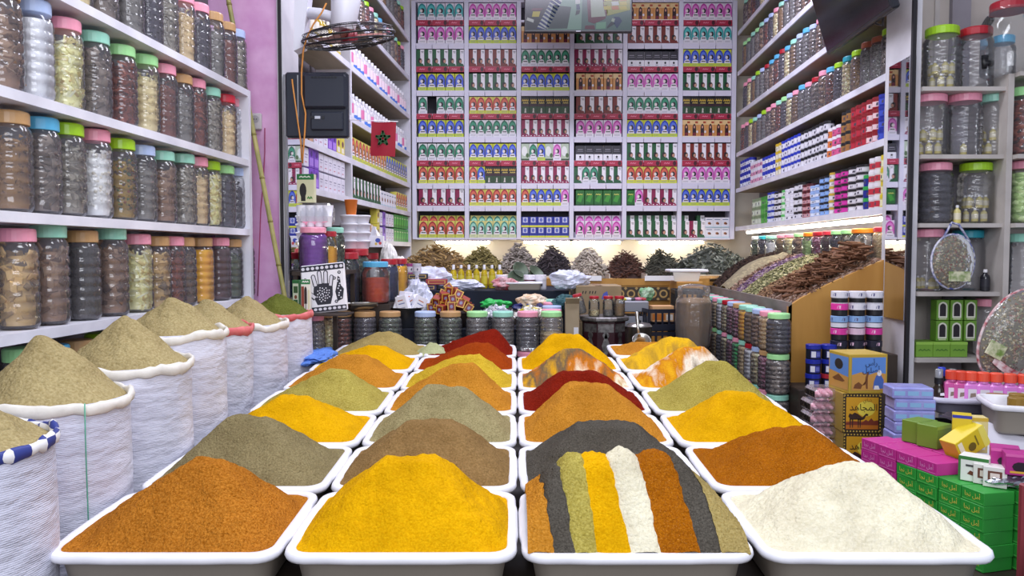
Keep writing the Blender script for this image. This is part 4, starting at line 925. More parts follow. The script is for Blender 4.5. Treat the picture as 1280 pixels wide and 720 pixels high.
cone_heap('leaf_heap', 'broad heap of grey-green bay leaves in the corner of the bins', 888, 340, 303, 7.0, 50, 'leaf', ['4a4e46', '7a7e72', 'a0a496'], 420, 60, 1.1, 'heaps of roots and bark at the back', 1.0)
O('leaf_shelf', (MB().box(1.67, 6.63, 0, 2.225, 8.2, zt - .02), WOOD), None, label='wooden box carrying the bay leaves beside the back bins', cat='bin')
# bin on the right with sloping heaps
xL = lambda Y: 1.34 + .052 * Y; xR = lambda Y: RI(Y) + .0
def binz(s, Y): return CAMZ - .305 + .27 * s ** .85
cb = thing('sloping_bin', 'honey-coloured wooden bin with a sloping front beside the mirror', 'bin', (0, 0, 0))
Y0, Y1 = 4.34, 6.6
def quadbox(pts, n): # pts front outline, extruded along n
    m = len(pts); vs = list(pts) + [Vector(p) + Vector(n) for p in pts]
    return MB().add(vs, [tuple(range(m)), tuple(range(2 * m - 1, m - 1, -1))] + [(i, i + m, (i + 1) % m + m, (i + 1) % m) for i in range(m)])
fa = [Vector((xL(Y0), Y0, 0)), Vector((xR(Y0) - .01, Y0, 0))] + [Vector((xR(Y0) - .01 - (xR(Y0) - .01 - xL(Y0)) * k / 8, Y0, binz(1 - k / 8, Y0) - .004)) for k in range(9)]
O('front_board', (quadbox(fa, (0, .025, 0)), WOOD), cb)
sa = [Vector((xL(Y0), Y0, 0)), Vector((xL(Y1), Y1, 0)), Vector((xL(Y1), Y1, CAMZ - .285)), Vector((xL(Y0), Y0, CAMZ - .285))]
O('side_board', (quadbox(sa, (.02, 0, 0)), M('weathered_board', '8a8078', .6, '6e665e', 12, stretch=(1, .3, 1))), cb)
O('ledge', (MB().box(2.24, 4.43, 0, 2.43, 7.7, CAMZ - .078), CREAM), cb)
BANDS = [(4.37, 4.55, None, 0), (4.37, 4.98, 'cinnamon', 0), (4.98, 5.2, 'peel', 0), (5.2, 5.52, 'leaf', .03), (5.52, 5.72, 'bloom', .035), (5.72, 5.95, 'chips', .02), (5.95, 6.25, 'seed', .05), (6.25, 6.58, 'clove', .06)]
def band(name, label, ya, yb, mound, kind, cols, n, s, seed, skewY=.0):
    rnd = random.Random(seed); mb = MB()
    def surf(u, v):
        Y = ya + (yb - ya) * v + skewY * u; x = xL(Y) + .022 + (xR(Y) - .035 - xL(Y)) * u
        z = binz(u, Y) + mound * math.sin(PI * v) * (.4 + .6 * math.sin(PI * min(1, u * 1.1)))
        return Vector((x, Y, z + .006 * fbm(x * 9, Y * 9, seed)))
    mb.grid(20, 10, surf, 1)
    pts = []
    for _ in range(n):
        p = surf(rnd.random(), rnd.uniform(-.06, 1.06)); pts.append((p.x, p.y, p.z + rnd.uniform(0, .006), 0, 0))
    if kind: scatter(mb, pts, kind, rnd, s)
    return O(name, (mb, [isl('pieces_bin' + str(seed), cols), cells('heap_top' + str(seed), cols + cols[:1], 60 / s, .5, .9, None, .006)]), label=label, cat='dried herbs', group='dried goods in the sloping bin', kind='stuff')
g1 = band('bark_heap', 'brown bark crumbs under the loose cinnamon quills', 4.37, 5.0, 0, 'chip', ['5a4032', '7a5a44', '9a8678'], 500, 1.0, 70)
band('herb_heap', 'brown dried blossom beside the cinnamon sticks', 4.92, 5.2, .015, 'chip', ['5a4434', '8a6a50', 'a88a64'], 620, 1.0, 71, .1)
band('herb_heap', 'green and cream dried flowers in the middle of the sloping bin', 5.16, 5.56, .05, 'chip', ['4a4a34', '8a8a5c', 'c4bc90', '6a6a48'], 1000, 1.0, 72, .16)
band('petal_heap', 'purple dried petals streaked across the sloping bin', 5.5, 5.74, .05, 'chip', ['4a2c50', '7a5c7c', '8a7a70', 'a890a8'], 520, 1.0, 73, .16)
band('herb_heap', 'pink-brown dried peel and rosebuds in the sloping bin', 5.7, 5.96, .03, 'leaf', ['6a4a3e', '9a7a68', 'b8a090', '5a4a40'], 330, .8, 74, .16)
band('seed_heap', 'smooth grey-tan mound of seeds in the sloping bin', 5.92, 6.3, .085, None, ['8a8068', 'a09678', '948a70'], 0, 1.0, 75, .14)
band('clove_heap', 'dark brown strip of cloves beyond the seed mound', 6.26, 6.56, .10, 'chip', ['2a201c', '46362e', '3a2c26'], 620, .9, 76, .1)
# cinnamon: every stick on its own
def quill():
    mb = MB(); pts = []
    n = 10; R = .0085; L_ = .055
    prof = []
    for k in range(n + 1):
        a = -2.6 + 5.2 * k / n; r = R * (1 - .25 * abs(a) / 2.6); prof.append((r * math.sin(a), R * .6 - r * math.cos(a)))
    vs = [(sx * L_, y, z) for sx in (-1, 1) for y, z in prof] + [(sx * L_, y * .75, z * .75 + .002) for sx in (-1, 1) for y, z in prof]
    m = n + 1; fs = []
    for k in range(n): fs += [(k, k + 1, m + k + 1, m + k), (2 * m + k, 3 * m + k, 3 * m + k + 1, 2 * m + k + 1), (k, 2 * m + k, 2 * m + k + 1, k + 1), (m + k, m + k + 1, 3 * m + k + 1, 3 * m + k)]
    mb.add(vs, fs, 0, False); return mb.mesh('cinnamon_stick', [M('cinnamon', '6a4630', .75, '8a6044', 40, bump=.4, bscale=80, stretch=(.2, 1, 1))])
QM = quill(); rnd = random.Random(5)
for k in range(270):
    u = rnd.uniform(.02, 1) ** .8; v = rnd.random() ** 1.15; Y = 4.41 + .5 * v + .06 * u; x = xL(Y) + .075 + (xR(Y) - .12 - xL(Y)) * u
    lay = rnd.random()
    z = binz(u, Y) + .02 + (.05 + .05 * u) * lay * math.sin(PI * min(1, max(0, v * .8 + .16))) ** .6
    O('cinnamon_stick', QM, None, (x, Y, z), (rnd.uniform(0, 6), rnd.uniform(-.25, .25), rnd.gauss(.5, .7)), rnd.uniform(.75, 1.25), 'brown cinnamon quill lying in the loose heap beside the mirror', 'spice', 'cinnamon sticks heaped in the bin')
# jars stacked along the side of the bin
JL = 'green pink pale_blue mint mint tan pale_blue crimson mint pink mint pink mint'.split()
JC = ['black sweets', 'beige seeds', 'brown bark', 'tan powder', 'yellow powder', 'pink petals', 'pink petals', 'beige flakes', 'white cotton', 'beige seeds', 'blue powder', 'pink petals', 'beige flakes']
for k in range(13):
    Y = 4.2 + k * .162; x = xL(Y) - .095
    for t in range(3):
        ld = JL[(k + t * 4) % 13].replace('_', ' ') if not (k == 0) else ('green' if t < 2 else 'mint')
        con = JC[(k + t * 5) % 13]
        if (k, t) == (5, 1): con = 'green sweets'
        if k == 0: con = 'black sweets' if t == 0 else 'grey bark'
        h = .222; zt_ = CAMZ - .335 - .012 * 0
        jar((x, Y, zt_ - h * (t + 1) + .001 - t * .001), .136, h, ld, con, f'jar of {con}, {ld} lid, {od(k)} stack along the sloping bin, {["top", "middle", "lowest"][t]}', 'jars stacked against the sloping bin')
O('low_bench', (quadbox([Vector((xL(4.12) - .17, 4.12, 0)), Vector((xL(4.12) - .005, 4.12, 0)), Vector((xL(4.12) - .005, 4.12, CAMZ - 1.006)), Vector((xL(4.12) - .17, 4.12, CAMZ - 1.006))], (.114, 2.2, 0)), DARKW), None, label='low dark bench under the jars beside the sloping bin', cat='bench')

# ================================================================ jars and counter at the far end of the trays
fx = lambda px, Y: P(px, 380, Y).x
JF = [(426, 'tan', 'dark pods'), (456, 'tan', 'dark berries'), (487.5, 'tan', 'green leaves'), (531.5, 'pale blue', 'green leaves'), (563, 'tan', 'green leaves'), (596.5, 'green', 'grey seeds'), (628.5, 'mint', 'grey seeds'), (659.5, 'pink', None), (689, 'green', 'beige seeds')]
for k, (px, ld, con) in enumerate(JF):
    for t in range(2):
        l2 = ld if t == 0 else ['tan', 'tan', 'tan', 'tan', 'pink', 'white', 'pale blue', 'pink', 'green'][k]
        jar((fx(px, 4.86), 4.86, CAMZ - .372 - .253 * (t + 1)), .153, .25, l2, con, f'jar{" of " + con if con else ", empty"}, {l2} lid, {od(k)} along, {["upper", "lower"][t]} tier behind the trays', 'jars in two tiers behind the trays', .8 if con != 'beige seeds' else .45)
O('low_bench', (MB().box(-1.15, 4.77, 0, .32, 4.95, CAMZ - .372 - .506 - .004), DARKW), None, label='low dark bench under the two tiers of jars behind the trays', cat='bench')
for k in range(4):
    ld = ['pink', 'pale blue', 'pink', 'mint'][k]
    jar((fx(690, 4.86) + .005 + k * .012, 5.03 + k * .165, CAMZ - .372 - .253 + .012 * k), .15, .25, ld, 'beige seeds', f'clear jar, {ld} lid, {od(k)} behind the green lidded jar ending the row', 'jars in two tiers behind the trays', .45)
NAVY = M('navy_cloth', '1c2436', .9, '141a28', 6)
ct = thing('display_counter', 'cluttered counter in two steps hung with navy cloth', 'counter', (0, 0, 0))
O('lower_step', (MB().box(-.78, 4.96, 0, .22, 5.62, CAMZ - .50), NAVY), ct)
O('upper_step', (MB().box(-.95, 5.62, 0, .42, 6.42, CAMZ - .285), NAVY), ct)
O('jar_plinth', (MB().box(.225, 4.96, 0, .34, 5.61, CAMZ - .63), NAVY), ct)
sc_ = thing('corner_counter', 'dark stepped counter under the large powder jars', 'counter', (0, 0, 0))
O('counter_body', (MB().box(-1.24, 4.955, 0, -.79, 5.60, CAMZ - .338), DARKW), sc_)
cr = thing('jar_stand', 'dark stand under the purple powder jar beside the pillar', 'stand', (0, 0, 0))
O('stand_top', (MB().box(-1.262, 4.40, CAMZ - .135, -1.0, 4.93, CAMZ - .112), DARKW), cr)
for (x, y) in ((-1.245, 4.42), (-1.02, 4.42), (-1.02, 4.91), (-1.245, 4.91)): O('leg', (MB().box(x - .012, y - .012, 0, x + .012, y + .012, CAMZ - .134), DARKW), cr)
def gj(px, Y, yb, yt, wpx, ld, con, f, label, **k):
    b_ = P(px, yb, Y); h = P(px, yt, Y).z - b_.z
    return jar(tuple(b_), S(wpx, Y), h, ld, con, label, 'large glass jars of powder', f, 'glass', **k)
zst = CAMZ - .111
jar((fx(391, 4.45), 4.48, zst), .172, .255, 'pink', 'purple powder', 'large glass jar of purple powder with a pink lid', 'large glass jars of powder', .8, 'glass')
jar((fx(411.5, 4.62), 4.63, zst), .105, .235, 'crimson', 'yellow powder', 'glass jar of yellow powder partly behind the purple one', 'large glass jars of powder', .6, 'glass')
gj(419, 4.86, 340, 283, 30, 'mint', 'green leaves', .7, 'glass jar of grey-green leaf with a mint lid behind the yellow powder') if False else jar((fx(419, 4.8), 4.82, zst), .12, .265, 'mint', 'green leaves', 'slim glass jar of grey-green leaf with a mint lid', 'large glass jars of powder', .8, 'glass')
zc = CAMZ - .337
jar((fx(434, 5.03), 5.04, zc), .17, .335, 'crimson', 'blue powder', 'tall glass jar of dark blue powder with a crimson lid', 'large glass jars of powder', .6, 'glass')
jar((fx(469, 5.03), 5.05, zc), .19, .275, 'blue', 'orange powder', 'wide glass jar of orange powder with a pale blue lid', 'large glass jars of powder', .6, 'glass')
jar((fx(446, 5.3), 5.30, zc), .19, .36, 'crimson', 'green leaves', 'glass jar of green leaf behind the blue powder', 'large glass jars of powder', .8, 'glass')
jar((fx(487, 5.28), 5.27, zc), .13, .29, 'crimson', 'blue powder', 'glass jar of blue powder behind the orange one', 'large glass jars of powder', .8, 'glass')
jar((fx(500, 5.5), 5.5, zc), .12, .29, 'crimson', 'yellow powder', 'glass jar of yellow powder furthest behind the orange one', 'large glass jars of powder', .8, 'glass')
jar((fx(462, 5.52), 5.53, zc), .15, .33, 'crimson', 'white cotton', 'glass jar of white cotton behind the leaf jar', 'large glass jars of powder', .8, 'glass')
for k, (px, Y, ld, con, wd) in enumerate(((395, 4.32, 'pink', 'grey seeds', 'below the henna hand bag'), (411, 4.5, 'tan', 'beige flakes', 'half behind the green powder sack'))):
    for t in range(2): jar((fx(px, Y), Y, CAMZ - .35 - .243 * (t + 1)), .10, .24, ld if t == 0 else 'tan', con, f'slim jar of {con} {wd}, {["upper", "lower"][t]} one', 'slim jars below the bag')
O('low_bench', (MB().box(-1.18, 4.24, 0, -1.02, 4.6, CAMZ - .35 - .49), DARKW), None, label='low bench under the slim jars beside the last sack', cat='bench')
# bag with the henna hand
O('plank', (MB().box(-1.27, 4.17, CAMZ - .349, -.90, 4.36, CAMZ - .339), DARKW), None, label='thin dark plank on the slim jars under the henna hand bag', cat='plank')
hb = thing('printed_bag', 'white bag printed with a black henna hand in front of the purple jar', 'bag', (P(407, 394, 4.27).x, 4.26, CAMZ - .334), (math.radians(-9), math.radians(-6), 0))
BWd, BHt = S(56, 4.24), S(62, 4.24)
O('bag_body', (MB().cbox((0, .02, BHt / 2), (BWd, .03, BHt), .008), C('eceaf0')), hb)
mb = MB(); K = lambda pts, mi, l: mb.poly([(x * BWd, .0046 - .0006 * l, z * BHt) for x, z in pts], mi)
K(rc(-.49, .86, .49, .98), 0, 1); K(rc(-.49, .02, .49, .12), 0, 1)
for k in range(9):
    K(ell(-.43 + k * .108, .92, .042, .035, 7), 1, 2); K(ell(-.43 + k * .108, .07, .042, .03, 7), 1, 2)
def finger(x, z, ang, l, w_, lay=1):
    c, s_ = math.cos(ang), math.sin(ang); out = []
    for (u, v) in [(-w_, 0), (w_, 0), (w_, l * .85), (w_ * .6, l * .97), (0, l), (-w_ * .6, l * .97), (-w_, l * .85)]: out.append((x + u * c - v * s_, z + u * s_ + v * c))
    return out
K([(-.16, .16), (.14, .16), (.2, .34), (.21, .52), (.1, .6), (-.1, .6), (-.22, .52), (-.24, .34)], 0, 1)
for x, z, a, l, w_ in ((-.17, .54, .22, .26, .052), (-.06, .58, .06, .29, .052), (.06, .58, -.06, .28, .052), (.16, .52, -.22, .24, .048), (-.2, .3, .85, .26, .052)):
    K(finger(x, z, a, l, w_), 0, 1); K(finger(x, z + .01, a, l * .9, w_ * .62), 1, 3)
for k in range(30):
    a = k * 2.4; r = .026 * math.sqrt(k); K(ell(-.015 + r * math.cos(a) * 1.15, .37 + r * math.sin(a) * 1.1, .016, .015, 6), 1, 3)
K([(.3, .2), (.42, .24), (.46, .44), (.4, .52), (.39, .68), (.34, .72), (.31, .56), (.26, .4)], 0, 1)
for k in range(9): K(ell(.355 + .03 * math.cos(k * 2.2), .27 + k * .048, .02, .016, 6), 1, 2)
for x, z in ((.26, .68), (.27, .2), (-.36, .2), (-.4, .7), (.38, .79), (-.38, .45)): K(ell(x, z, .04, .035, 9), 0, 1); K(ell(x, z, .018, .016, 6), 1, 2)
O('hand_print', (mb, [C('1c1c2c'), C('d8d6e0')]), hb)
BRB = printbox(.050, .035, .19, 'e8e6dc', [('2a7a44', rc(-.5, .86, .5, 1)), ('f0f0ea', zig(-.35, .91, .35, .04, 6, .015)), ('8a4030', rc(-.46, .06, -.16, .8)), ('2a1c1c', archpoly(.14, .3, .8, .66)), ('2a1c1c', rc(-.03, .05, .05, .32)), ('d8d4b0', rc(.24, .1, .44, .7))])
BRC = printbox(.042, .035, .185, '2f6a3c', [('c8d0b8', rc(-.4, .05, .4, .9)), ('3a5a34', rc(-.3, .62, .3, .82)), ('7a4a34', ell(0, .5, .2, .06)), ('2a5a34', rc(-.3, .3, .3, .42)), ('8a4034', rc(-.3, .1, .3, .2))])
O('hair_dye_box', BRC, None, (P(371, 400, 4.2).x, 4.215, CAMZ - .3385), (0, 0, -.2), label='green and white box with small pictures before the henna hand bag', cat='box')
O('hair_dye_box', BRB, None, (P(383, 400, 4.19).x, 4.195, CAMZ - .3385), (0, 0, .05), label='white box with a dark brush print before the henna hand bag', cat='box')
HAIRB = printbox(.10, .05, .165, 'e0e0b8', [('1f7a3c', rc(-.5, .8, .5, 1)), ('e8f0e0', zig(-.35, .87, .3, .05, 6, .02)), ('1c1418', ell(-.14, .42, .2, .26, 14)), ('1c1418', rc(-.26, .05, .0, .3)), ('4a8a3c', zig(.1, .12, .4, .08, 4, .03))])
# nested plastic cups in a wrapper, on the jar lids
wr = thing('cup_pack', 'clear pack of white plastic cups on the purple jar', 'pack', (fx(395, 4.5) - .0, 4.52, zst + .258))
for k in range(4):
    for j in range(3): O('cup_row', (MB().lathe([(.022, 0), (.03, .06), (.031, .062), (.027, .064), (.034, .125)], 12, 0, cap1=False, T=Txf((-.075 + .05 * k, -.02 + .02 * (j % 2), .042 * j * .0 + .0))), C('e8e8f2')), wr, (0, 0, 0)) if j == 0 else None
O('wrapper', (MB().cbox((0, 0, .07), (.215, .1, .138), .03), BAGC), wr)
O('hair_dye_box', HAIRB, None, (fx(385, 4.5), 4.5, zst + .258 + .14), (0, 0, 0), label='cream and green box with dark hair on top of the plastic cups', cat='box')
# white tubs and orange cup
TUBM = MB().lathe([(.05, 0), (.062, .045), (.066, .046), (.066, .056), (.06, .058)], 18).mesh('food_tub', [C('e6e6ee')])
ztub = zc + .36 + .001
for c in range(2):
    for k in range(4): O('food_tub', TUBM, None, (fx(438 + c * 13, 5.3), 5.3 + .04 * c, ztub + .0575 * k), label=f'shallow white tub, {od(k)} up in the {["near", "far"][c]} stack over the leaf jar', cat='tub', group='white tubs over the leaf jar')
O('paper_cup', (MB().lathe([(.034, 0), (.045, .10), (.047, .102), (.043, .104)], 16), C('d8742a')), None, (fx(440, 5.3), 5.3, ztub + .231), label='orange cup standing on the stack of white tubs', cat='cup')
# scoop on the tan lids
def scoop(name, label, loc, rot, s=1.0, L_=.16, hl=.11):
    t = thing(name, label, 'scoop', loc, rot, None, (s, s, s))
    def g(u, v):
        a = -PI + PI * v; q = u * L_; r = .05 * (1 if u < .7 else 1 - .35 * ((u - .7) / .3)); return (q, r * math.cos(a), r * math.sin(a) * (1 - .25 * u) + .05)
    mb = MB(); mb.grid(12, 12, g, 0); mb.poly([g(0, k / 12) for k in range(13)], 0); O('scoop_bowl', (mb, STEEL), t)
    O('handle', (MB().tube([(0, 0, .04), (-.03, 0, .045), (-hl, 0, .055), (-hl - .02, 0, .056)], [.008, .009, .010, .006], 8), STEEL), t)
    return t
scoop('metal_scoop', 'steel scoop lying across the tan jar lids', (fx(440, 4.84), 4.84, CAMZ - .372 + .003), (0, 0, PI), 1.0, .16, .1).rotation_euler = (0, 0, .06)
# steel bowl with white cartons
def bowl(name, label, px, Y, z, r, h, mat, grp=None):
    t = thing(name, label, 'bowl', (fx(px, Y), Y, z), (0, 0, 0), grp)
    O('bowl_body', (MB().lathe([(r * .62, 0), (r * .7, .005), (r * .93, h * .9), (r, h), (r * 1.03, h), (r * .97, h - .004), (r * .9, h * .88), (r * .66, .012)], 32, cap1=True), mat), t); return t
zs = CAMZ - .499
bowl('steel_bowl', 'dented steel bowl full of white cartons behind the jar row', 508, 5.09, zs, .118, .135, STEEL)
rnd = random.Random(3)
WC = printbox(.075, .05, .11, 'ececf4', [('7a88b8', rc(-.3, .5, .3, .56)), ('c87a50', rc(-.3, .7, .2, .76)), ('a8a8bc', rc(-.2, .2, .25, .3))])
for k, (dx, dy, dz, ry, rz) in enumerate(((-.06, -.02, .13, .35, .2), (.0, -.05, .14, -.25, -.3), (.06, -.02, .135, .5, .4), (-.02, .04, .16, .1, .9), (.075, .04, .14, -.5, -.6))):
    O('small_carton', WC, None, (fx(508, 5.09) + dx, 5.09 + dy, zs + dz - .035), (rnd.uniform(-.3, .3), ry, rz), label=f'white printed carton in the steel bowl, {["leaning beside the tall jar", "upright in front", "tilted towards the red boxes", "standing highest", "lying behind, half hidden"][k]}', cat='box', group='white cartons in the steel bowl')
bowl('wooden_bowl', 'brown bowl under the red and gold little boxes', 565, 5.1, zs, .135, .10, DARKW)
RB = printbox(.05, .046, .058, '94382a', [('d0a43c', rc(-.5, 0, .5, 1)), ('7c221e', rc(-.38, .1, .38, .9)), ('8a86a8', ell(0, .5, .2, .2, 8))])
mbx = RB
cx, cyy = fx(562, 5.1), 5.1
for k in range(30):
    a = k * 2.399; r = .026 * math.sqrt(k + .3); d = r / .15
    z = zs + .085 + .17 * max(0, 1 - d) + .02
    O('matchbox', RB, None, (cx + r * math.cos(a) * .95, cyy + r * math.sin(a) * .7 - .02, z - .02), (rnd.uniform(-.5, .5), rnd.uniform(-.6, .6), rnd.uniform(-.5, .5)), rnd.uniform(.9, 1.1), 'small red and gold box in the loose heap behind the jars', 'box', 'red and gold boxes in the bowl')
# sweets in glass dishes
for di, (px, wd, palette) in enumerate(((620, 'silver', ['b8bcc4', 'd8dae2', '8a8e9a', 'c8c4cc']), (664, 'cream and yellow', ['e0dcd0', 'd0c048', 'ece8e4', 'c8c4b8']))):
    t = bowl('glass_dish', f'shallow glass dish of {wd} wrapped sweets', px, 5.1, zs, .115, .075, BAGC)
    sw = MB(); sw.lathe([(.004, -.022), (.013, -.012), (.014, .0), (.013, .012), (.004, .022)], 7, 0, False)
    sw.add([(0, 0, .018), (.012, 0, .034), (-.012, .004, .034)], [(0, 1, 2)]); sw.add([(0, 0, -.018), (.012, 0, -.034), (-.012, .004, -.034)], [(0, 1, 2)])
    swm = sw.mesh('wrapped_sweet', [M('sweet_wrap', rough=.3, objcol=True)])
    for k in range(62):
        a = k * 2.399; r = .0135 * math.sqrt(k); z = zs + .045 + .075 * max(0, 1 - (r / .125) ** 2) + rnd.uniform(0, .012)
        O('wrapped_sweet', swm, None, (fx(px, 5.1) + r * math.cos(a), 5.1 + r * math.sin(a) * .9, z), (rnd.uniform(0, 3), rnd.uniform(0, 3), rnd.uniform(0, 3)), rnd.uniform(.85, 1.15), f'{wd} wrapped sweet in the glass dish behind the jars', 'sweet', f'{wd} sweets in the dish', col=palette[k % 4])
for k in range(9):
    O('sweet_pouch', (MB().cbox((0, 0, .012), (.07, .045, .024), .01), M('navy_foil', '16205c', .3)), None, (fx(646 + (k % 3) * 14, 5.33) + .01 * (k % 2), 5.33 + .05 * (k // 3), CAMZ - .40 + .012 * (k % 2)), (.2, .2, k), label='little navy foil pouch beyond the glass dishes', cat='pouch', group='navy pouches') if k < 6 else None
O('shelf_riser', (MB().box(-.2, 5.26, CAMZ - .499, .21, 5.6, CAMZ - .405), DARKW), None, label='low riser behind the glass dishes of sweets', cat='riser')
def crumple(name, label, loc, dims, mat, seed, cat='bag', res=40, amp=.35, group=None):
    mb = MB()
    def g(u, v):
        a = 2 * PI * u; b_ = PI * v; p = Vector((math.sin(b_) * math.cos(a), math.sin(b_) * math.sin(a), -math.cos(b_)))
        q = 1 + amp * fbm(p.x * 1.6 + seed, p.y * 1.6, p.z * 1.6) + .10 * abs(fbm(p.x * 6 + seed, p.y * 6, p.z * 6, 2))
        return (p.x * q * dims[0], p.y * q * dims[1], max(-.99 * dims[2], p.z * q * dims[2]) + dims[2])
    mb.grid(res, res // 2, g, 0, False); return O(name, (mb, mat), None, loc, label=label, cat=cat, group=group)
PBAG = M('white_polythene', 'd8dcec', .3, 'c4c8dc', 8)
zu = CAMZ - .284
crumple('green_net_bag', 'bright green knotted bag on the sweets', (fx(618, 5.4), 5.4, CAMZ - .404), (.10, .06, .035), M('green_net', '28b050', .4), 5)
crumple('sweet_bag', 'cream bag of sweets behind the navy pouches', (fx(666, 5.48), 5.5, CAMZ - .404), (.10, .05, .05), M('cream_wrap', 'dcd4c0', .5, 'e8b890', 20), 8)
crumple('plastic_bag', 'white polythene bag crumpled beside the tan roots', (fx(536, 5.85), 5.9, zu), (.16, .11, .085), PBAG, 11)
crumple('plastic_bag', 'clear whitish bag behind the white cartons', (fx(522, 5.5), 5.5, CAMZ - .499), (.10, .08, .14), PBAG, 14)
crumple('plastic_bag', 'white carrier bag lying on the cardboard box', (fx(712, 5.55), 5.6, CAMZ - .27), (.13, .1, .07), PBAG, 17)
crumple('teal_bag', 'dark teal bag slumped beside the cardboard box', (fx(707, 5.3), 5.32, CAMZ - .40), (.09, .09, .05), M('teal_cloth', '2c5458', .8), 19)
crumple('plastic_bag', 'silvery pouch pile behind the little red boxes', (fx(582, 5.66), 5.72, zu), (.13, .06, .04), PBAG, 23)
crumple('food_pouch', 'red and white food pouch beside the clay bowls', (fx(632, 5.7), 5.72, zu), (.10, .06, .045), M('pouch_red', 'c8a8ac', .4, 'a83c44', 14), 29)
# oil bottles
OIL = bottleme('d8c840', 'a89a18', 'b8a010', 'e6e6ec'); OILM = OIL.materials[0]
for k in range(14):
    px = 567 + (k % 7) * 9.6; Y = 6.0 + .12 * (k // 7)
    O('oil_bottle', OIL, None, (fx(px, Y), Y, zu + .001), (0, 0, k), (.056, .056, .17 + .012 * (k % 2)), f'small yellow oil bottle, {od(k % 7)} along the {["front", "back"][k // 7]} row on the upper step', 'bottle', 'yellow oil bottles on the counter')
CLAY = M('clay_green', '5a6a54', .5, '465444', 12)
for k, (px, py, rx, rz) in enumerate(((645, 344, .9, .2), (660, 346, .7, -.4), (648, 334, 1.0, .6), (668, 338, .8, .9), (655, 352, .3, 0))):
    t = thing('clay_bowl', f'dull green clay bowl tipped among the others, {["nearest", "beside the white tray", "uppermost", "against the dark bark heap", "lowest"][k]}', 'bowl', (fx(px, 6.0), 6.0 + .03 * k, zu + .05 + S(346 - py, 6.0)), (rx, 0, rz), 'clay bowls on the counter')
    O('bowl_body', (MB().lathe([(.02, 0), (.05, .012), (.07, .04), (.072, .042), (.066, .04), (.045, .016), (.01, .008)], 20), CLAY), t)
t = thing('white_crate', 'white plastic tray holding jars before the clay bowls', 'tray', (fx(655, 5.72), 5.72, zu), (0, 0, 0))
O('tray', TRAYME, t, (0, 0, .06), (0, 0, 0), (.55, .3, .55))
for k, (px, c1) in enumerate(((627, '7a4a50'), (662, '5a2c34'), (676, 'd0d0d8'))):
    O('cream_tub', get_tub('e8e4ec', 'd8d8e2'), None, (fx(px, 5.8), 5.82, zu + (.001 if k == 0 else .001)), (0, 0, k), (.09, .09, .11), f'white tub {["beside the oil bottles", "standing before the clay bowls", "beside the dark bark heap"][k]}', 'tub', 'white tubs on the counter', col=c1)
for k in range(12):
    px = 494 + (k % 4) * 9; t_ = k // 4
    O('cream_tub', get_tub(['c8c8d4', '2030a0', '9a3a7a', 'c8c8d4'][k % 4], 'e0dce4'), None, (fx(px, 5.72), 5.72, zu + .001 + t_ * .066), (0, 0, k), (.07, .07, .065), f'little pot with {["a grey", "a blue", "a plum", "a pale"][k % 4]} lid beside the powder jars, {od(t_)} up', 'tub', 'little pots beside the powder jars', col='d0ccd8')
for k, (px, py, c1, wd) in enumerate(((532, 366, '3a2a50', 'dark purple book-like carton under the white bag'), (545, 360, 'a83038', 'red carton behind the little gold boxes'), (520, 358, '2a2c38', 'black carton behind the white cartons'))):
    O('flat_carton', printbox(.16, .10, .04, c1, [('d8b060', rc(-.4, .2, .4, .8)), (c1, rc(-.36, .3, .36, .7))]), None, (fx(px, 5.68), 5.74, zu + .001 + .041 * k), (0, 0, .1 * k), label=wd, cat='box')
tb2 = O('tissue_box', printbox(.13, .10, .08, 'ecebf4', [('3a50b8', ell(.2, .6, .14, .2)), ('d04a50', ell(.32, .35, .08, .14)), ('e0c050', ell(.1, .3, .07, .12))]), None, (fx(469, 5.45), 5.45, zc + .371), (0, 0, .1), label='white tissue box with a coloured print on the jar lids', cat='box')
for i_, ch in enumerate(('sheet',)):
    O(ch, (MB().grid(6, 6, lambda u, v: (-.03 + .05 * u + .02 * v, -.02 + .05 * v, .08 + .07 * math.sin(PI * u) * (1 - .5 * v)), 0), C('f2f2f8')), tb2)
crumple('plastic_bag', 'white bottle-shaped bag behind the tissue box', (fx(487, 6.0), 5.98, zu), (.07, .06, .17), M('milky_plastic', 'eceae4', .4), 33, amp=.2)
crumple('plastic_bag', 'round white plastic bag before the tan roots', (fx(500, 6.2), 6.2, zu), (.075, .06, .12), M('milky_plastic'), 37, amp=.25)

# ================================================================ things at the end of the aisle
def carton(name, label, px0, px1, pyb, pyt, Y, d, flaps=True, z0=None):
    a = P(px0, pyb, Y); b_ = P(px1, pyt, Y); t = thing(name, label, 'box', ((a.x + b_.x) / 2, Y, a.z if z0 is None else z0)); w_ = b_.x - a.x; h = b_.z - (a.z if z0 is None else z0)
    O('box_body', (MB().cbox((0, d / 2, h / 2), (w_, d, h), .004), CARD), t)
    if flaps:
        O('flap', (MB().box(-w_ / 2, 0, h + .001, w_ / 2, .004, h + .06, T=Matrix.Translation((0, .0, 0)) @ Matrix.Rotation(.0, 4, 'X')), CARD), t, (0, .004, h), (1.25, 0, 0)) if False else O('tape', (MB().box(-.025, .0, h + .0005, .025, d, h + .0015), M('parcel_tape', '8a6a48', .3)), t)
    return t, w_, h
t, w_, h = carton('cardboard_box', 'brown cardboard box with inked marks behind the red lidded jars', 720, 777, 402, 357, 5.5, .3)
mk = MB()
for x, z in ((-.12, .2), (-.1, .2), (-.07, .2), (-.05, .2), (-.03, .2)): mk.poly([(x, -.0015, z), (x + .006, -.0015, z), (x + .012, -.0015, z + .02), (x + .004, -.0015, z + .02)])
mk.poly([(.02, -.0015, .16), (.07, -.0015, .17), (.06, -.0015, .22), (.03, -.0015, .2)], 1)
O('marking', (mk, [SCRIB, C('4a58b8')]), t)
zb = P(700, 402, 5.5).z - .001
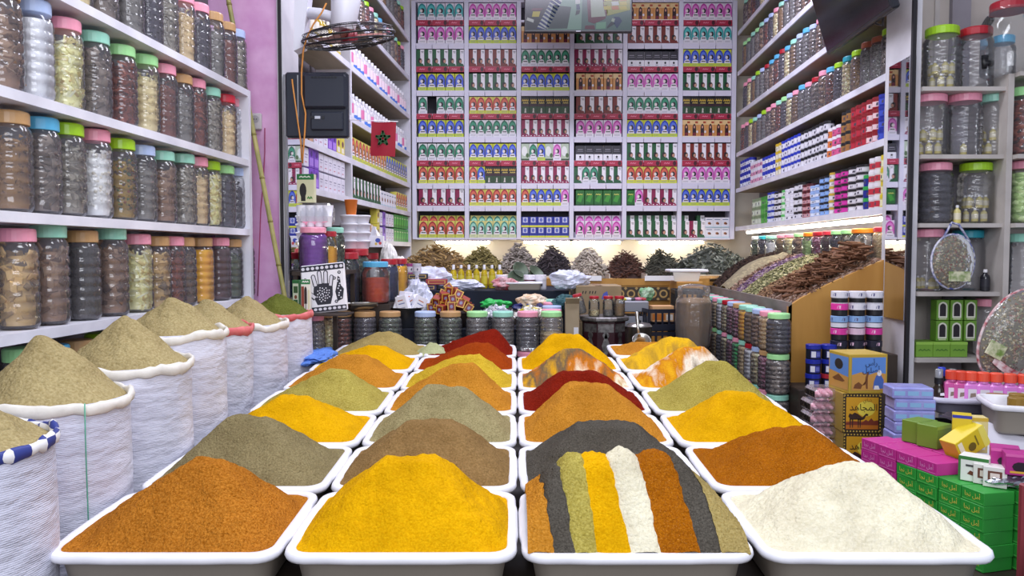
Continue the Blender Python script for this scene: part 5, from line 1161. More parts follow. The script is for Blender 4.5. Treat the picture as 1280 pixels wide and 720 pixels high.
for k in range(2):
    t = thing('cardboard_box', f'plain cardboard box under the inked one, {["upper", "lower"][k]}', 'box', (P(748, 400, 5.5).x - .01, 5.5, zb / 2 * (1 - k)))
    O('box_body', (MB().cbox((0, .16, zb / 4), (.34, .32, zb / 2 - .001), .004), CARD), t); O('tape', (MB().box(-.025, -.001, .05, .025, .001, zb / 2 - .02), M('parcel_tape')), t)
t = thing('cardboard_box', 'tall narrow cardboard box with open flaps beside the jar row', 'box', (.392, 4.98, 0), (0, 0, -.05))
hh = P(713, 378, 5.02).z
O('box_body', (MB().cbox((0, .075, hh / 2), (.092, .15, hh), .004), M('cardboard_pale', 'a89880', .8, '9a8a70', 6)), t); O('flap', (MB().box(-.045, -.002, 0, .045, .002, .06), M('cardboard_pale')), t, (0, 0, hh - .004), (.9, 0, 0)); O('paper_label', (MB().box(.01, -.002, hh - .28, .04, 0, hh - .16), C('dcdce4')), t)
# inlaid stool
st = thing('inlaid_stool', 'octagonal dark red stool with silver inlay under the red lidded jars', 'stool', (P(757, 420, 5.05).x, 5.17, 0), (0, 0, PI / 8))
hs = P(757, 396.5, 5.05).z
DKR = M('dark_red_lacquer', '3c1420', .35, '2c0e18', 6); SILV = M('silver_inlay', '8a8888', .4, '5a5858', 40, metal=.6)
O('stool_top', (MB().lathe([(.165, hs - .03), (.175, hs - .022), (.175, hs - .006), (.168, hs)], 8, sm=False), SILV), st)
O('stool_body', (MB().lathe([(.145, 0.0), (.15, hs - .031)], 8, sm=False), DKR), st)
for k in range(8):
    a = 2 * PI * (k + .5) / 8; R_ = .150 * math.cos(PI / 8) + .0005
    def tp(u, z): return (R_ * math.cos(a) - u * math.sin(a), R_ * math.sin(a) + u * math.cos(a), z)
    mb = MB()
    for zc_, rr in ((hs - .19, .06), (hs - .34, .05)): mb.poly([tp(0, zc_ - rr * 1.5), tp(rr * .45, zc_), tp(0, zc_ + rr * 1.5), tp(-rr * .45, zc_)])
    mb.poly([tp(-.052, hs - .10), tp(.052, hs - .10), tp(.052, hs - .045), tp(-.052, hs - .045)]); mb.poly([tp(u * .022, hs - .12 + v * .022) for u, v in ell(0, 0, 1, 1, 10)]); mb.poly([tp(-.05, hs - .50), tp(.05, hs - .50), tp(.05, hs - .44), tp(-.05, hs - .44)])
    O('inlay_panel', (mb, SILV), st)
for k, (px, con, f, wd) in enumerate(((745, None, .3, 'nothing'), (746, 'beige flakes', .3, 'nuts'), (764, 'grey seeds', .3, 'dregs'), (778, 'tan powder', .6, 'olive powder'))):
    if k == 0:
        jar((P(728, 396, 5.05).x, 5.10, hs + .02), .072, .135, 'crimson', 'grey seeds', 'small red lidded jar leaning beside the stool jars', 'red lidded jars on the stool', .6, 'glass').rotation_euler = (0, -.25, 0)
    else: jar((P(px - 2, 396, 5.05).x, 5.12, hs + .001), .075, .135, 'crimson', con, f'small red lidded jar of {wd} on the inlaid stool', 'red lidded jars on the stool', f, 'glass')
# grey drawers
dr = thing('drawer_stack', 'grey plastic drawers of small goods beyond the steel pot', 'drawers', (P(794, 395, 5.35).x, 5.35, 0))
GREYP = M('grey_plastic', '8a8c96', .4)
zd = P(794, 412, 5.35).z
O('cabinet', (MB().box(-.1, 0, 0, .1, .3, zd), DARKW), dr)
for k in range(2): O('drawer', (MB().cbox((0, .14, zd + .055 + k * .105), (.19, .28, .075), .006), GREYP), dr)
for k in range(10):
    O('snack_bar', (MB().cbox((0, 0, .008), (.05, .03, .016), .004), MATOBJ), None, (P(794, 395, 5.35).x - .07 + .035 * (k % 5), 5.44 + .06 * (k // 5), zd + .2), (rnd.uniform(-.1, .1), rnd.uniform(-.1, .1), rnd.uniform(0, 3)), label=f'{["yellow", "white", "black", "pink", "red"][k % 5]} wrapped bar lying on the grey drawers, {["front", "back"][k // 5]} row', cat='snack', group='wrapped bars on the drawers', col=['d8c83a', 'e4e4e8', '2a2a30', 'd07a98', 'b03a40'][k % 5])
# steel pot and scoop
pt = thing('steel_pot', 'shiny steel pot with a lid behind the yellow heaps', 'pot', (P(797, 430, 4.95).x, 4.90, 0))
hp = P(793, 402, 4.95).z
O('pot_body', (MB().lathe([(.075, hp - .26), (.08, hp - .25), (.08, hp - .03), (.084, hp - .026)], 28), STEEL), pt); O('lid', (MB().lathe([(.084, hp - .025), (.07, hp - .008), (.02, hp)], 28), STEEL), pt); O('knob', (MB().lathe([(.012, hp), (.014, hp + .012), (.004, hp + .018)], 12), BLACK), pt)
O('pot_stool', (MB().box(-.07, -.08, 0, .08, .08, hp - .262), DARKW), pt)
b_ = P(801, 432, 4.44)
s_ = thing('metal_scoop', 'steel scoop stuck in the orange powder behind the yellow heaps', 'scoop', (b_.x, 4.44, b_.z + .01), (0, 0, 0))
O('scoop_bowl', (MB().lathe([(.03, -.05), (.05, -.03), (.054, .035), (.051, .036), (.046, -.028), (.02, -.044)], 24, T=Matrix.Rotation(.75, 4, 'X')), STEEL), s_)
O('handle', (MB().tube([(-.005, .02, .04), (-.012, .035, .09), (-.016, .045, .17), (-.016, .045, .185)], [.009, .009, .012, .008], 8), STEEL), s_)
p0 = P(566, 446, 4.33)
s_ = thing('metal_scoop', 'small steel scoop standing in the tray before the pink lid', 'scoop', (p0.x, 4.33, p0.z))
O('scoop_bowl', (MB().lathe([(.02, -.02), (.034, -.008), (.036, .012), (.033, .012), (.015, -.012)], 18), STEEL), s_); O('handle', (MB().tube([(0, 0, .005), (-.006, .01, .045), (-.014, .012, .085)], [.006, .008, .010], 8), STEEL), s_)
# black crates
def crate(name, label, loc, rz, w_, d, h, col=BLACK, group='slatted plastic crates', slots=5):
    t = thing(name, label, 'crate', loc, (0, 0, rz), group)
    O('bottom', (MB().box(-w_ / 2, -d / 2, 0, w_ / 2, d / 2, .008), col), t)
    for nm, ax, sgn in (('long_side', 0, -1), ('long_side', 0, 1), ('short_side', 1, -1), ('short_side', 1, 1)):
        L_, off = (w_, d) if ax == 0 else (d, w_); mb = MB()
        def bb(u0, z0, u1, z1):
            if ax == 0: mb.box(u0, sgn * off / 2 - .005, z0, u1, sgn * off / 2 + .005, z1)
            else: mb.box(sgn * off / 2 - .005, u0, z0, sgn * off / 2 + .005, u1, z1)
        bb(-L_ / 2, .008, L_ / 2, h * .3); bb(-L_ / 2, h * .82, L_ / 2, h)
        for k in range(slots + 1): u = -L_ / 2 + (L_ - .012) * k / slots; bb(u, h * .3, u + .012, h * .82)
        O(nm, (mb, col), t)
    return t
NVP = M('navy_black_plastic', '181c2c', .4)
for k in range(4):
    zk = P(830, 385, 5.25).z - .155 * (k + 1) + .0; crate('plastic_crate', f'navy-black crate beside the steel pot, {od(k)} from the top of its stack', (P(828, 400, 5.25).x, 5.36, zk), .1, .24, .3, .15, NVP)
zk0 = P(830, 385, 5.25).z - .62
O('crate_stand', (MB().box(P(828, 400, 5.25).x - .12, 5.22, 0, P(828, 400, 5.25).x + .12, 5.5, zk0 - .002), DARKW), None, label='dark stand under the navy-black crates', cat='stand')
for k in range(4):
    zk = P(856, 362, 5.5).z - .17 * (k + 1); crate('plastic_crate', f'black crate standing on edge beside the brown powder bag, {od(k)} from the top', (P(861, 400, 5.6).x, 5.66, zk), -.1, .2, .3, .165, BLACK)
zk1 = P(856, 362, 5.5).z - .68
O('crate_stand', (MB().box(P(861, 400, 5.6).x - .1, 5.52, 0, P(861, 400, 5.6).x + .1, 5.8, zk1 - .002), DARKW), None, label='dark stand under the black crates beside the powder bag', cat='stand')
O('food_carton', printbox(.15, .1, .11, 'd8a878', [('ece4dc', rc(-.5, .55, .5, .78)), ('c8742c', rc(-.5, .1, .1, .5)), ('ece8e4', rc(.15, .1, .45, .45))]), None, (P(826, 385, 5.28).x + .02, 5.36, P(830, 385, 5.25).z - .10), (0, 0, .05), label='orange and white food carton standing in the top navy crate', cat='box')
crumple('green_pouch', 'green and white pouch slumped on the grey drawers', (P(808, 385, 5.6).x, 5.6, zd + .185), (.05, .04, .05), M('pouch_green', 'a8c0a8', .4, '5a9a60', 20), 41)
# bag of brown powder
bg_ = thing('powder_bag', 'clear plastic bag of brown powder beside the stacked jars', 'bag', (P(871, 430, 4.85).x, 4.95, 0), (0, 0, .3))
zbg0 = P(871, 442, 4.85).z; zbg1 = P(871, 356, 4.85).z; Hb = zbg1 - zbg0
def bagr(a, z, r): return r * (1 + .05 * fbm(math.cos(a) * 2, math.sin(a) * 2, z * 9) + .02 * math.sin(a * 9 + z * 40))
O('powder', (MB().lathe([(.07, zbg0 + .004), (.102, zbg0 + .05), (.112, zbg0 + Hb * .4), (.108, zbg0 + Hb * .72), (.09, zbg0 + Hb * .78), (.03, zbg0 + Hb * .80)], 24, rmod=bagr), M('brown_flour', '8a6a40', .9, '7a5c36', 5)), bg_)
O('bag_film', (MB().lathe([(.075, zbg0), (.106, zbg0 + .05), (.116, zbg0 + Hb * .4), (.112, zbg0 + Hb * .74), (.098, zbg0 + Hb * .82), (.105, zbg0 + Hb * .9), (.10, zbg0 + Hb * .97), (.04, zbg0 + Hb)], 28, rmod=bagr, sm=False), BAGC), bg_)
O('bag_stand', (MB().box(-.1, -.1, 0, .1, .1, zbg0 - .002), DARKW), bg_)
# white food tub with lid on a wooden box
wx = P(862, 352, 5.95)
O('wooden_box', (MB().cbox((0, .14, wx.z / 2), (.20, .28, wx.z), .006), WOOD), None, (wx.x, 5.93, 0), label='wooden box under the white lidded food tub', cat='box')
ft = thing('food_container', 'white lidded plastic food container on the wooden box', 'container', (wx.x, 6.06, wx.z + .001))
O('container_body', (MB().lathe([(.10, 0), (.115, .07)], 4, sm=False, cap0=True, T=Matrix.Rotation(PI / 4, 4, 'Z') @ Matrix.Scale(1.35, 4, (1, 0, 0)).to_4x4()), M('milky_plastic')), ft, sc=(1.15, .9, 1))
O('lid', (MB().cbox((0, 0, .082), (.30, .2, .022), .006), C('eeeef4')), ft)
# ================================================================ wall fan, monitor, flag, pole, cables
YFN = 4.36
fc = P(436, 46, YFN); fan = thing('wall_fan', 'white and black wall fan hanging face down from the white pillar', 'fan', tuple(fc))
FW = M('fan_white', 'dcdce8', .35); WIRE = M('fan_wire', '16161c', .4)
RF = S(57, YFN)
TF = Matrix.Rotation(math.radians(-7), 4, 'Y') @ Matrix.Rotation(math.radians(11), 4, 'X')
def ring(r, z, n=40): return [TF @ Vector((r * math.cos(2 * PI * k / n), r * math.sin(2 * PI * k / n), z)) for k in range(n)]
mb = MB()
for r, z, th in ((RF, .0, .006), (RF * .97, -.03, .005), (RF * .8, -.045, .003), (RF * .42, -.058, .003), (RF * .8, .045, .003), (RF * .6, -.055, .003), (RF * .25, -.06, .003), (RF * .97, .03, .002), (RF * .55, .06, .002)): mb.tube(ring(r, z), th, 5, closed=True)
for k in range(44):
    a = 2 * PI * k / 44
    mb.tube([TF @ Vector((r * math.cos(a), r * math.sin(a), z)) for r, z in ((RF * .25, -.06), (RF * .6, -.055), (RF * .92, -.04), (RF, 0), (RF * .92, .035), (RF * .3, .065))], .0014, 3, 0, False)
o = O('cage', (mb, WIRE), fan, kind='stuff')
RED = M('fan_blade_red', 'b0766c', .35, 'a06058', 5)
for k in range(3):
    a0 = 2 * PI * k / 3 + .35; mb = MB()
    mb.grid(6, 6, lambda u, v: TF @ Vector(((.04 + (RF * .82 - .04) * u) * math.cos(a0 + (v - .5) * (.7 + .5 * u)), (.04 + (RF * .82 - .04) * u) * math.sin(a0 + (v - .5) * (.7 + .5 * u)), .02 * (v - .5) * (1 + u))))
    O('blade', (mb, RED), fan)
O('hub', (MB().lathe([(.045, -.03), (.05, -.01), (.05, .03), (.03, .04)], 20, T=TF), M('fan_hub', '8a2030', .4)), fan)
mt = MB(); Tm = Matrix.Translation((S(-6, YFN), -.02, .03)) @ Matrix.Rotation(math.radians(6), 4, 'Y')
mt.lathe([(.062, 0), (.066, .005), (.082, .17), (.080, .18), (.06, .19)], 28, T=Tm)
O('motor_housing', (mt, FW), fan)
mb = MB()
for k in range(10): mb.cbox((-.05 + k * .011 - .02, -.10, .165 + .035), (.004, .004, .04), .001)
O('vent_slots', (mb, M('vent_dark', '8a8a96', .5)), fan, kind='stuff')
px0, px1 = P(377, 40, YFN + .03), P(377, 64, YFN + .03)
bk = quadbox([Vector((S(-68, YFN), .0, S(-17, YFN))), Vector((S(-57, YFN), 0, S(-12, YFN))), Vector((S(-48, YFN), 0, S(60, YFN))), Vector((S(-66, YFN), 0, S(60, YFN)))], (0, .09, 0))
O('wall_bracket', (bk, FW), fan)
am = MB(); am.tube([Vector((S(-56, YFN), .05, S(32, YFN))), Vector((S(-36, YFN), .03, S(30, YFN))), Vector((S(-14, YFN), 0, S(22, YFN)))], [.035, .03, .03], 10)
O('arm', (am, FW), fan); O('pivot', (MB().lathe([(.012, -.05), (.012, -.04)], 12, T=Matrix.Translation((S(-35, YFN), 0, S(32, YFN))) @ Matrix.Rotation(PI / 2, 4, 'X')), M('pivot_grey', '6a6a78', .4)), fan)
CORD = M('orange_cord', 'c8843a', .5)
pts = [P(*q, YFN - .10) for q in ((408, 4), (402, 16), (392, 30), (383, 48), (379, 64), (377, 90), (377, 118), (382, 142), (381, 165), (379, 190), (378, 204))]
O('power_cord', (MB().tube(pts, .0048, 7), CORD), None, label='orange cord hanging from the fan down past the monitor', cat='cord')
pts = [P(*q, YFN - .12) for q in ((365, 99), (368, 122), (372, 150), (376, 178), (377, 200))]
O('power_cord', (MB().tube(pts, .0042, 6), CORD), None, label='shorter orange cord hanging behind the long one at the monitor', cat='cord')
# monitor seen from behind
ml, mr = P(379, 132, 4.3), P(436, 132, 4.3)
mon = thing('monitor', 'black monitor seen from the back below the wall fan', 'monitor', (P(397, 132, 4.3).x, 4.30, P(397, 132, 4.3).z))
MW, MH = S(77, 4.3), S(80, 4.3)
DKB = M('monitor_navy_black', '1c2130', .45)
O('rear_case', (MB().cbox((0, .0, 0), (MW, .05, MH), .010), DKB), mon)
O('upper_hump', (MB().cbox((.05, -.035, .07), (MW * .68, .03, MH * .52), .012), DKB), mon)
O('lower_panel', (MB().cbox((.06, -.032, -.09), (MW * .52, .02, MH * .28), .006), DKB), mon)
mb = MB()
for k in range(8): mb.box(-.02 + k * .018, -.053, .140, -.008 + k * .018, -.050, .148)
O('vents', (mb, BLACK), mon, kind='stuff')
mb = MB()
for k, (x, w_, c) in enumerate(((-.11, .012, 0), (-.03, .02, 0), (-.005, .03, 1), (.035, .012, 0))): mb.box(x, -.046, -.08, x + w_, -.042, -.065, c)
O('ports', (mb, [BLACK, C('b8bcc8')]), mon)
O('mount_bar', (MB().box(-MW * .3, -.028, -.3 * MH, -MW * .285, -.024, .45 * MH), M('alu')), mon)
O('wall_arm', (MB().box(-MW / 2 - .0, .0, -.03, -.02, .17, .03), BLACK), mon)
# flag
fl = thing('hanging_flag', 'small red flag with a green star hanging before the bottles', 'flag', tuple(P(480, 152, 5.2)))
fw, fh = S(31, 5.2), S(42, 5.2)
def fg(u, v): return (-fw / 2 + fw * u - .012 * v * (1), .012 * math.sin(u * 5 + v * 2), -fh * (1 - (1 - v)) if False else -fh * v - .006 * u)
mb = MB(); mb.grid(10, 10, fg); O('cloth', (mb, M('flag_red', 'a81c34', .7)), fl)
mb = MB(); st_ = [(math.sin(4 * PI * k / 5) * .05, math.cos(4 * PI * k / 5) * .05) for k in range(5)]
for k in range(5):
    a = Vector((st_[k][0] - .006, -.014, st_[k][1] - fh * .5)); b_ = Vector((st_[(k + 1) % 5][0] - .006, -.014, st_[(k + 1) % 5][1] - fh * .5)); d = (b_ - a).normalized() * .007; n = Vector((-d.z, 0, d.x)); mb.poly([a - n - d * .3, b_ - n + d * .3, b_ + n + d * .3, a + n - d * .3])
O('star', (mb, M('flag_green', '2a5a34', .7)), fl)
O('rod', (MB().tube([(-fw / 2 - .17, .0, .012), (fw / 2 + .01, 0, .0)], .003, 6), WPRINT), fl)
# bamboo pole and socket on the pink wall
po = thing('bamboo_pole', 'long pale bamboo pole leaning on the pink wall', 'pole', (0, 0, 0))
BAM = M('bamboo', 'b0a468', .45, '8c8a50', 9)
pa, pb = P(356, 372, 4.32), P(284, -8, 4.42)
ext = pb + (pb - pa) * .25; low = pa + (pa - pb) * .75
seg = [low.lerp(ext, k / 14) for k in range(15)]
O('cane', (MB().tube(seg, .0135, 10), BAM), po)
for k in range(1, 14): O('node', (MB().tube([seg[k] - (ext - low) * .002, seg[k], seg[k] + (ext - low) * .002], [.014, .016, .014], 10), M('bamboo_node', '80783c', .5)), po)
so = thing('wall_socket', 'grey-white wall socket on the pink wall by the pole', 'socket', tuple(P(320, 152, 4.485)))
O('cover_plate', (MB().cbox((0, 0, 0), (.068, .022, .095), .006), C('c8c4c8')), so); O('recess', (MB().lathe([(.022, -.001), (.022, .001)], 16, T=Matrix.Translation((0, -.0115, .012)) @ Matrix.Rotation(PI / 2, 4, 'X')), C('a8a4aa')), so)
for x in (-.007, .007): O('hole', (MB().lathe([(.003, -.001), (.003, .002)], 8, T=Matrix.Translation((x, -.0125, .012)) @ Matrix.Rotation(PI / 2, 4, 'X')), BLACK), so)
O('wire', (MB().tube([P(*q, 4.485) for q in ((331, 160), (331, 190), (329, 230), (326, 260), (324, 320), (322, 370))], .003, 6), M('pink_wire', 'a83a6a', .5)), None, label='thin pink wire running down the pink wall from the socket', cat='wire')
# televisions
YT = 6.9
ta, tb_ = P(655.5, 40, YT), P(790.5, 41.5, YT)
tv = thing('television', 'flat TV showing a market camera view high before the rack', 'TV', ((ta.x + tb_.x) / 2, YT, ta.z))
TW, TH = tb_.x - ta.x, .58
O('bezel', (MB().cbox((0, .03, TH / 2), (TW, .05, TH), .006), BLACK), tv)
def scr(name, h, es=.30): return M('screen_' + name, '101214', .25, emit=h, es=es)
mb = MB(); cols = ['5a7a78', '3a4a4c', '8ab0a4', 'd8dce0', '243a88', '6a2438', 'b8c4b8', 'd0c030', 'a8ac50', '2a3038', '1c3a6a', '7ab094', 'd07a30']
x0, x1, H = -TW / 2 + .012, TW / 2 - .012, S(40, YT)
def sp(x, y): return (x0 + (x - 143) / (1200 - 143) * (x1 - x0), 0, .018 + (315 - y) / 315 * (H - .018))
def sq(pts, mi, l): mb.poly([(sp(x, y)[0], .0045 - .0005 * l, sp(x, y)[2]) for x, y in pts], mi)
sq([(143, 315), (1200, 315), (1200, -280), (143, -280)], 0, 0)
sq([(330, 310), (700, 310), (720, -280), (480, -280)], 2, 1); sq([(340, 305), (560, 300), (600, 80), (420, 60)], 1, 2); sq([(143, 315), (330, 310), (520, -280), (143, -280)], 9, 1)
for k in range(20):
    y = 300 - k * 17; x = 250 + k * 8.5; sq([(x, y), (x + 85, y + 60 if y + 60 < 312 else 312), (x + 98, (y + 40 if y + 40 < 312 else 312)), (x + 14, y - 20)], 3 if k % 2 else 4, 2)
sq([(205, 180), (275, 180), (290, 125), (215, 125)], 7, 3); sq([(150, 215), (220, 240), (225, 210), (160, 185)], 3, 3); sq([(195, 120), (300, 118), (320, 90), (210, 90)], 5, 3)
sq([(740, -280), (770, 230), (830, 250), (940, 200), (965, 140), (900, -280)], 5, 2); sq([(780, -280), (800, 185), (945, 175), (920, 60), (890, -280)], 6, 3); sq([(905, -280), (960, 170), (1190, 110), (1180, -280)], 8, 2)
for k in range(9): sq([(930 + 80 * (k % 3), 110 - 45 * (k // 3)), (1000 + 80 * (k % 3), 105 - 45 * (k // 3)), (990 + 80 * (k % 3), 68 - 45 * (k // 3)), (920 + 80 * (k % 3), 72 - 45 * (k // 3))], [7, 12, 7, 8, 3, 7, 7, 5, 12][k], 3)
sq([(845, 305), (945, 300), (950, 230), (850, 240)], 11, 3); sq([(735, 305), (840, 308), (830, 265), (740, 270)], 5, 3); sq([(960, 300), (1040, 250), (1000, 230), (960, 280)], 9, 4); sq([(1020, 230), (1060, 300), (1110, 220), (1080, 180), (1030, 180)], 10, 4); sq([(1000, 225), (1030, 235), (1040, 200), (1010, 195)], 6, 5)
sq([(650, 110), (690, 105), (680, 50), (650, 55)], 10, 3); sq([(640, 50), (690, 45), (680, -40), (640, -30)], 3, 3); sq([(640, 165), (680, 150), (690, 110), (650, 115)], 9, 3)
O('screen', (mb, [scr(str(i), c) for i, c in enumerate(cols)]), tv)
O('logo_tab', (MB().box(-.02, -.0005, .004, .02, .004, .010), C('a8a8b0')), tv)
O('hanger', (MB().box(-.03, .03, TH, .03, .05, 1.9), BLACK), tv)
# tilted TV on the right
Yn, Yf = 4.02, 4.96
tx = lambda Y: 2.008 + .052 * (Y - 4.3) - .03
zb_ = P(1031, 69, Yf).z
t2 = thing('television', 'dark switched-off TV tilted over the shelves of slim jars', 'TV', (tx((Yn + Yf) / 2), (Yn + Yf) / 2, zb_), (0, 0, -math.atan(.052)))
tilt = math.radians(17)
T2 = Matrix.Rotation(-tilt, 4, 'Y')
O('bezel', (MB().cbox((.02, 0, .30), (.045, Yf - Yn, .60), .008, T=T2), M('tv_black', '23252e', .35)), t2)
O('screen', (MB().cbox((-.003, 0, .305), (.004, Yf - Yn - .03, .57), .001, T=T2), M('tv_glass', '181a22', .12, spec=.8)), t2)
O('wall_bracket', (MB().tube([T2 @ Vector((.045, -.1, .1)), Vector((.09, .1, .10)), Vector((.12, .3, .13)), Vector((.15, .4, .145))], .012, 8), BLACK), t2)
O('cable', (MB().tube([T2 @ Vector((.05, -.25, .02)), T2 @ Vector((.08, -.15, -.02)), T2 @ Vector((.09, -.05, .02)), T2 @ Vector((.06, .05, .08))], .006, 6), BLACK), t2)

# ================================================================ right-hand shelves beyond the pillar
WS = M('aged_white', 'c8c2be', .5, 'b4aeaa', 5)
us = thing('jar_shelving', 'aged white shelving of wide jars on the beige wall', 'shelf', (0, 0, 0))
YS = 4.02; xs0, xs1 = 2.129, P(1252, 300, YS).x
for py in (108, 193, 279, 365, 448): z = P(1200, py, YS).z; O('board', (MB().box(xs0, YS, z - .022, xs1, 4.355, z), WS), us)
O('divider', (MB().box(xs1, YS - .02, .45, xs1 + .03, 4.35, P(1252, 93, YS).z), WS), us)
O('rail', (MB().box(P(1170, 0, 4.34).x, 4.345, P(1200, 448, YS).z, P(1176, 0, 4.34).x, 4.358, 3.2), WS), us)
xs2 = xs1 + .032
for py in (90, 193, 279, 372): z = P(1265, py, 3.98).z; O('board', (MB().box(xs2, 3.96, z - .022, xs2 + .7, 4.355, z), WS), us)
def pj(px, pyb, pyt, wpx, ld, con, f, label, Y=4.14, shape='ribbed', dz=.002):
    b_ = P(px, pyb, YS); z = b_.z + dz; h = S(pyb - pyt, Y) * .945
    return jar((P(px, pyb, Y).x, Y, z), S(wpx, Y), h, ld, con, label, 'wide jars on the aged shelving', f, shape)
pj(1176, 108, 27, 44, 'lime', None, .6, 'wide clear jar of small white capped vials with a lime lid'); pj(1218, 108, 28, 42, 'crimson', None, .6, 'empty wide clear jar with a rose-red lid, top shelf'); pj(1252, 108, 34, 30, 'blue', None, .6, 'clear jar with a blue lid, half behind the dispenser', 4.22)
pj(1161, 193, 113, 44, 'pink', None, .6, 'wide clear jar of vials with a pink lid under the lime one'); pj(1204, 193, 112, 43, 'pink', None, .6, 'nearly empty wide jar with a pink lid, second shelf'); pj(1240, 193, 112, 34, 'mint', None, .6, 'wide clear jar of little bottles with a mint lid')
pj(1168, 279, 200, 42, 'pink', 'black sweets', .8, 'wide jar of black packets with a pink lid'); pj(1218, 279, 200, 42, 'lime', None, .6, 'wide clear jar of pale vials with a lime lid, third shelf')
pj(1158, 365, 284, 42, 'pink', None, .6, 'wide clear jar of yellow vials with a pink lid, fourth shelf'); pj(1208, 365, 286, 40, 'teal', None, .6, 'clear jar with a teal lid behind the hanging pouch', 4.2); pj(1240, 365, 288, 26, 'mint', None, .6, 'slim clear jar in shade beside the teal lidded one', 4.25)
pj(1231, 448, 373, 28, 'pink', None, .6, 'clear jar with a pink lid beside the green boxes')
for (pyb, pyt, ld, con, wd) in ((193, 105, 'green', 'dark pods', 'dark dried fruit'), (279, 198, 'pink', 'pale green balls', 'pale green balls'), (372, 290, 'mint', None, 'nothing, mint lidded')):
    b_ = P(1276, pyb, 3.98); jar((P(1280, pyb, 4.08).x, 4.08, b_.z + .002), S(44, 4.08), S(pyb - pyt, 4.08) * .95, ld, con, f'wide jar of {wd} on the outer shelves at the frame edge', 'wide jars on the aged shelving', .8)
# vials inside the clear jars: little bottles of their own
VI = bottleme('e4dcc0', 'd8c870', 'd8cc88', 'ecebf0')
def vials(px, pyb, n, tiers, who, Y=4.14):
    b_ = P(px, pyb, YS); k = 0
    for t in range(tiers):
        for i in range(n):
            a = 2 * PI * i / n + t * .4; r = .048 if n > 1 else 0
            O('small_vial', VI, None, (P(px, pyb, Y).x + r * math.cos(a), Y + r * math.sin(a), b_.z + .012 + t * .072), (0, 0, a), (.036, .036, .07), f'little white capped vial inside {who}', 'vial', 'vials inside ' + who); k += 1
vials(1176, 108, 6, 2, 'the jar with a lime lid, top shelf'); vials(1161, 193, 6, 2, 'the pink lidded jar of the second shelf'); vials(1240, 193, 5, 2, 'the mint lidded wide jar'); vials(1218, 279, 6, 2, 'the lime lidded jar of the third shelf'); vials(1158, 365, 4, 1, 'the pink lidded jar of the fourth shelf'); vials(1204, 193, 1, 1, 'the nearly empty pink lidded jar')
O('small_bottle', BTB := bottleme('2a2a34', '1c1c24', '24242c', 'ecebf0'), None, (P(1231, 365, 4.08).x, 4.08, P(1231, 365, YS).z + .002), (0, 0, 0), (.05, .05, .115), 'small black bottle with a white cap on the fourth shelf', 'bottle')
O('small_bottle', VI, None, (P(1196, 279, 4.08).x, 4.08, P(1196, 279, YS).z + .002), (0, 0, 0), (.04, .04, .095), 'small amber vial standing between two jars on the third shelf', 'vial')
# dispenser at the top corner
ds = thing('drink_dispenser', 'clear dispenser jar with a red lid and black tap', 'dispenser', (P(1281, 92, 3.95).x, 4.09, P(1265, 90, 3.98).z + .002))
w_, h_ = S(62, 4.0), S(92, 4.0)
O('body', GLJAR, ds, sc=(w_, w_, h_)); O('lid', LID, ds, sc=(w_ * .8, w_ * .8, h_), col='b02838')
tp_ = MB(); tp_.tube([(-.10, -.03, .06), (-.15, -.04, .06)], .016, 10); tp_.tube([(-.145, -.04, .085), (-.145, -.04, .03)], [.018, .012], 10); tp_.box(-.158, -.05, .085, -.132, -.03, .10)
O('tap', (tp_, BLACK), ds)
# green cartons on the fifth shelf
GB = printbox(.066, .06, .108, '6a9a34', [('e0e0d0', archpoly(.36, .12, .92, .7)), ('241c24', archpoly(.25, .2, .84, .66)), ('c8d0a8', rc(-.3, .04, .3, .1))])
zg = P(1200, 448, YS).z + .002
for r_ in range(2):
    for k in range(3): O('green_carton', GB, None, (P(1177 + k * 17.5, 400, 4.1).x, 4.12, zg + .082 + r_ * .111), (0, 0, .0), label=f'small green carton with a dark oval window, {["near the pillar", "middle", "beside the jar"][k]}, {["lower", "upper"][r_]} row', cat='box', group='green cartons on the fifth shelf')
GF = printbox(.09, .12, .08, '78a838', [('4a7a24', zig(-.35, .4, .35, .12, 6)), ('98c850', rc(-.5, .82, .5, 1))])
for k in range(3): O('green_carton', GF, None, (P(1153 + k * 21.5, 440, 4.08).x, 4.12, zg), (0, 0, 0), label=f'flat green carton lying under the windowed ones, {["near the pillar", "middle", "beside the jar"][k]}', cat='box', group='green cartons on the fifth shelf')
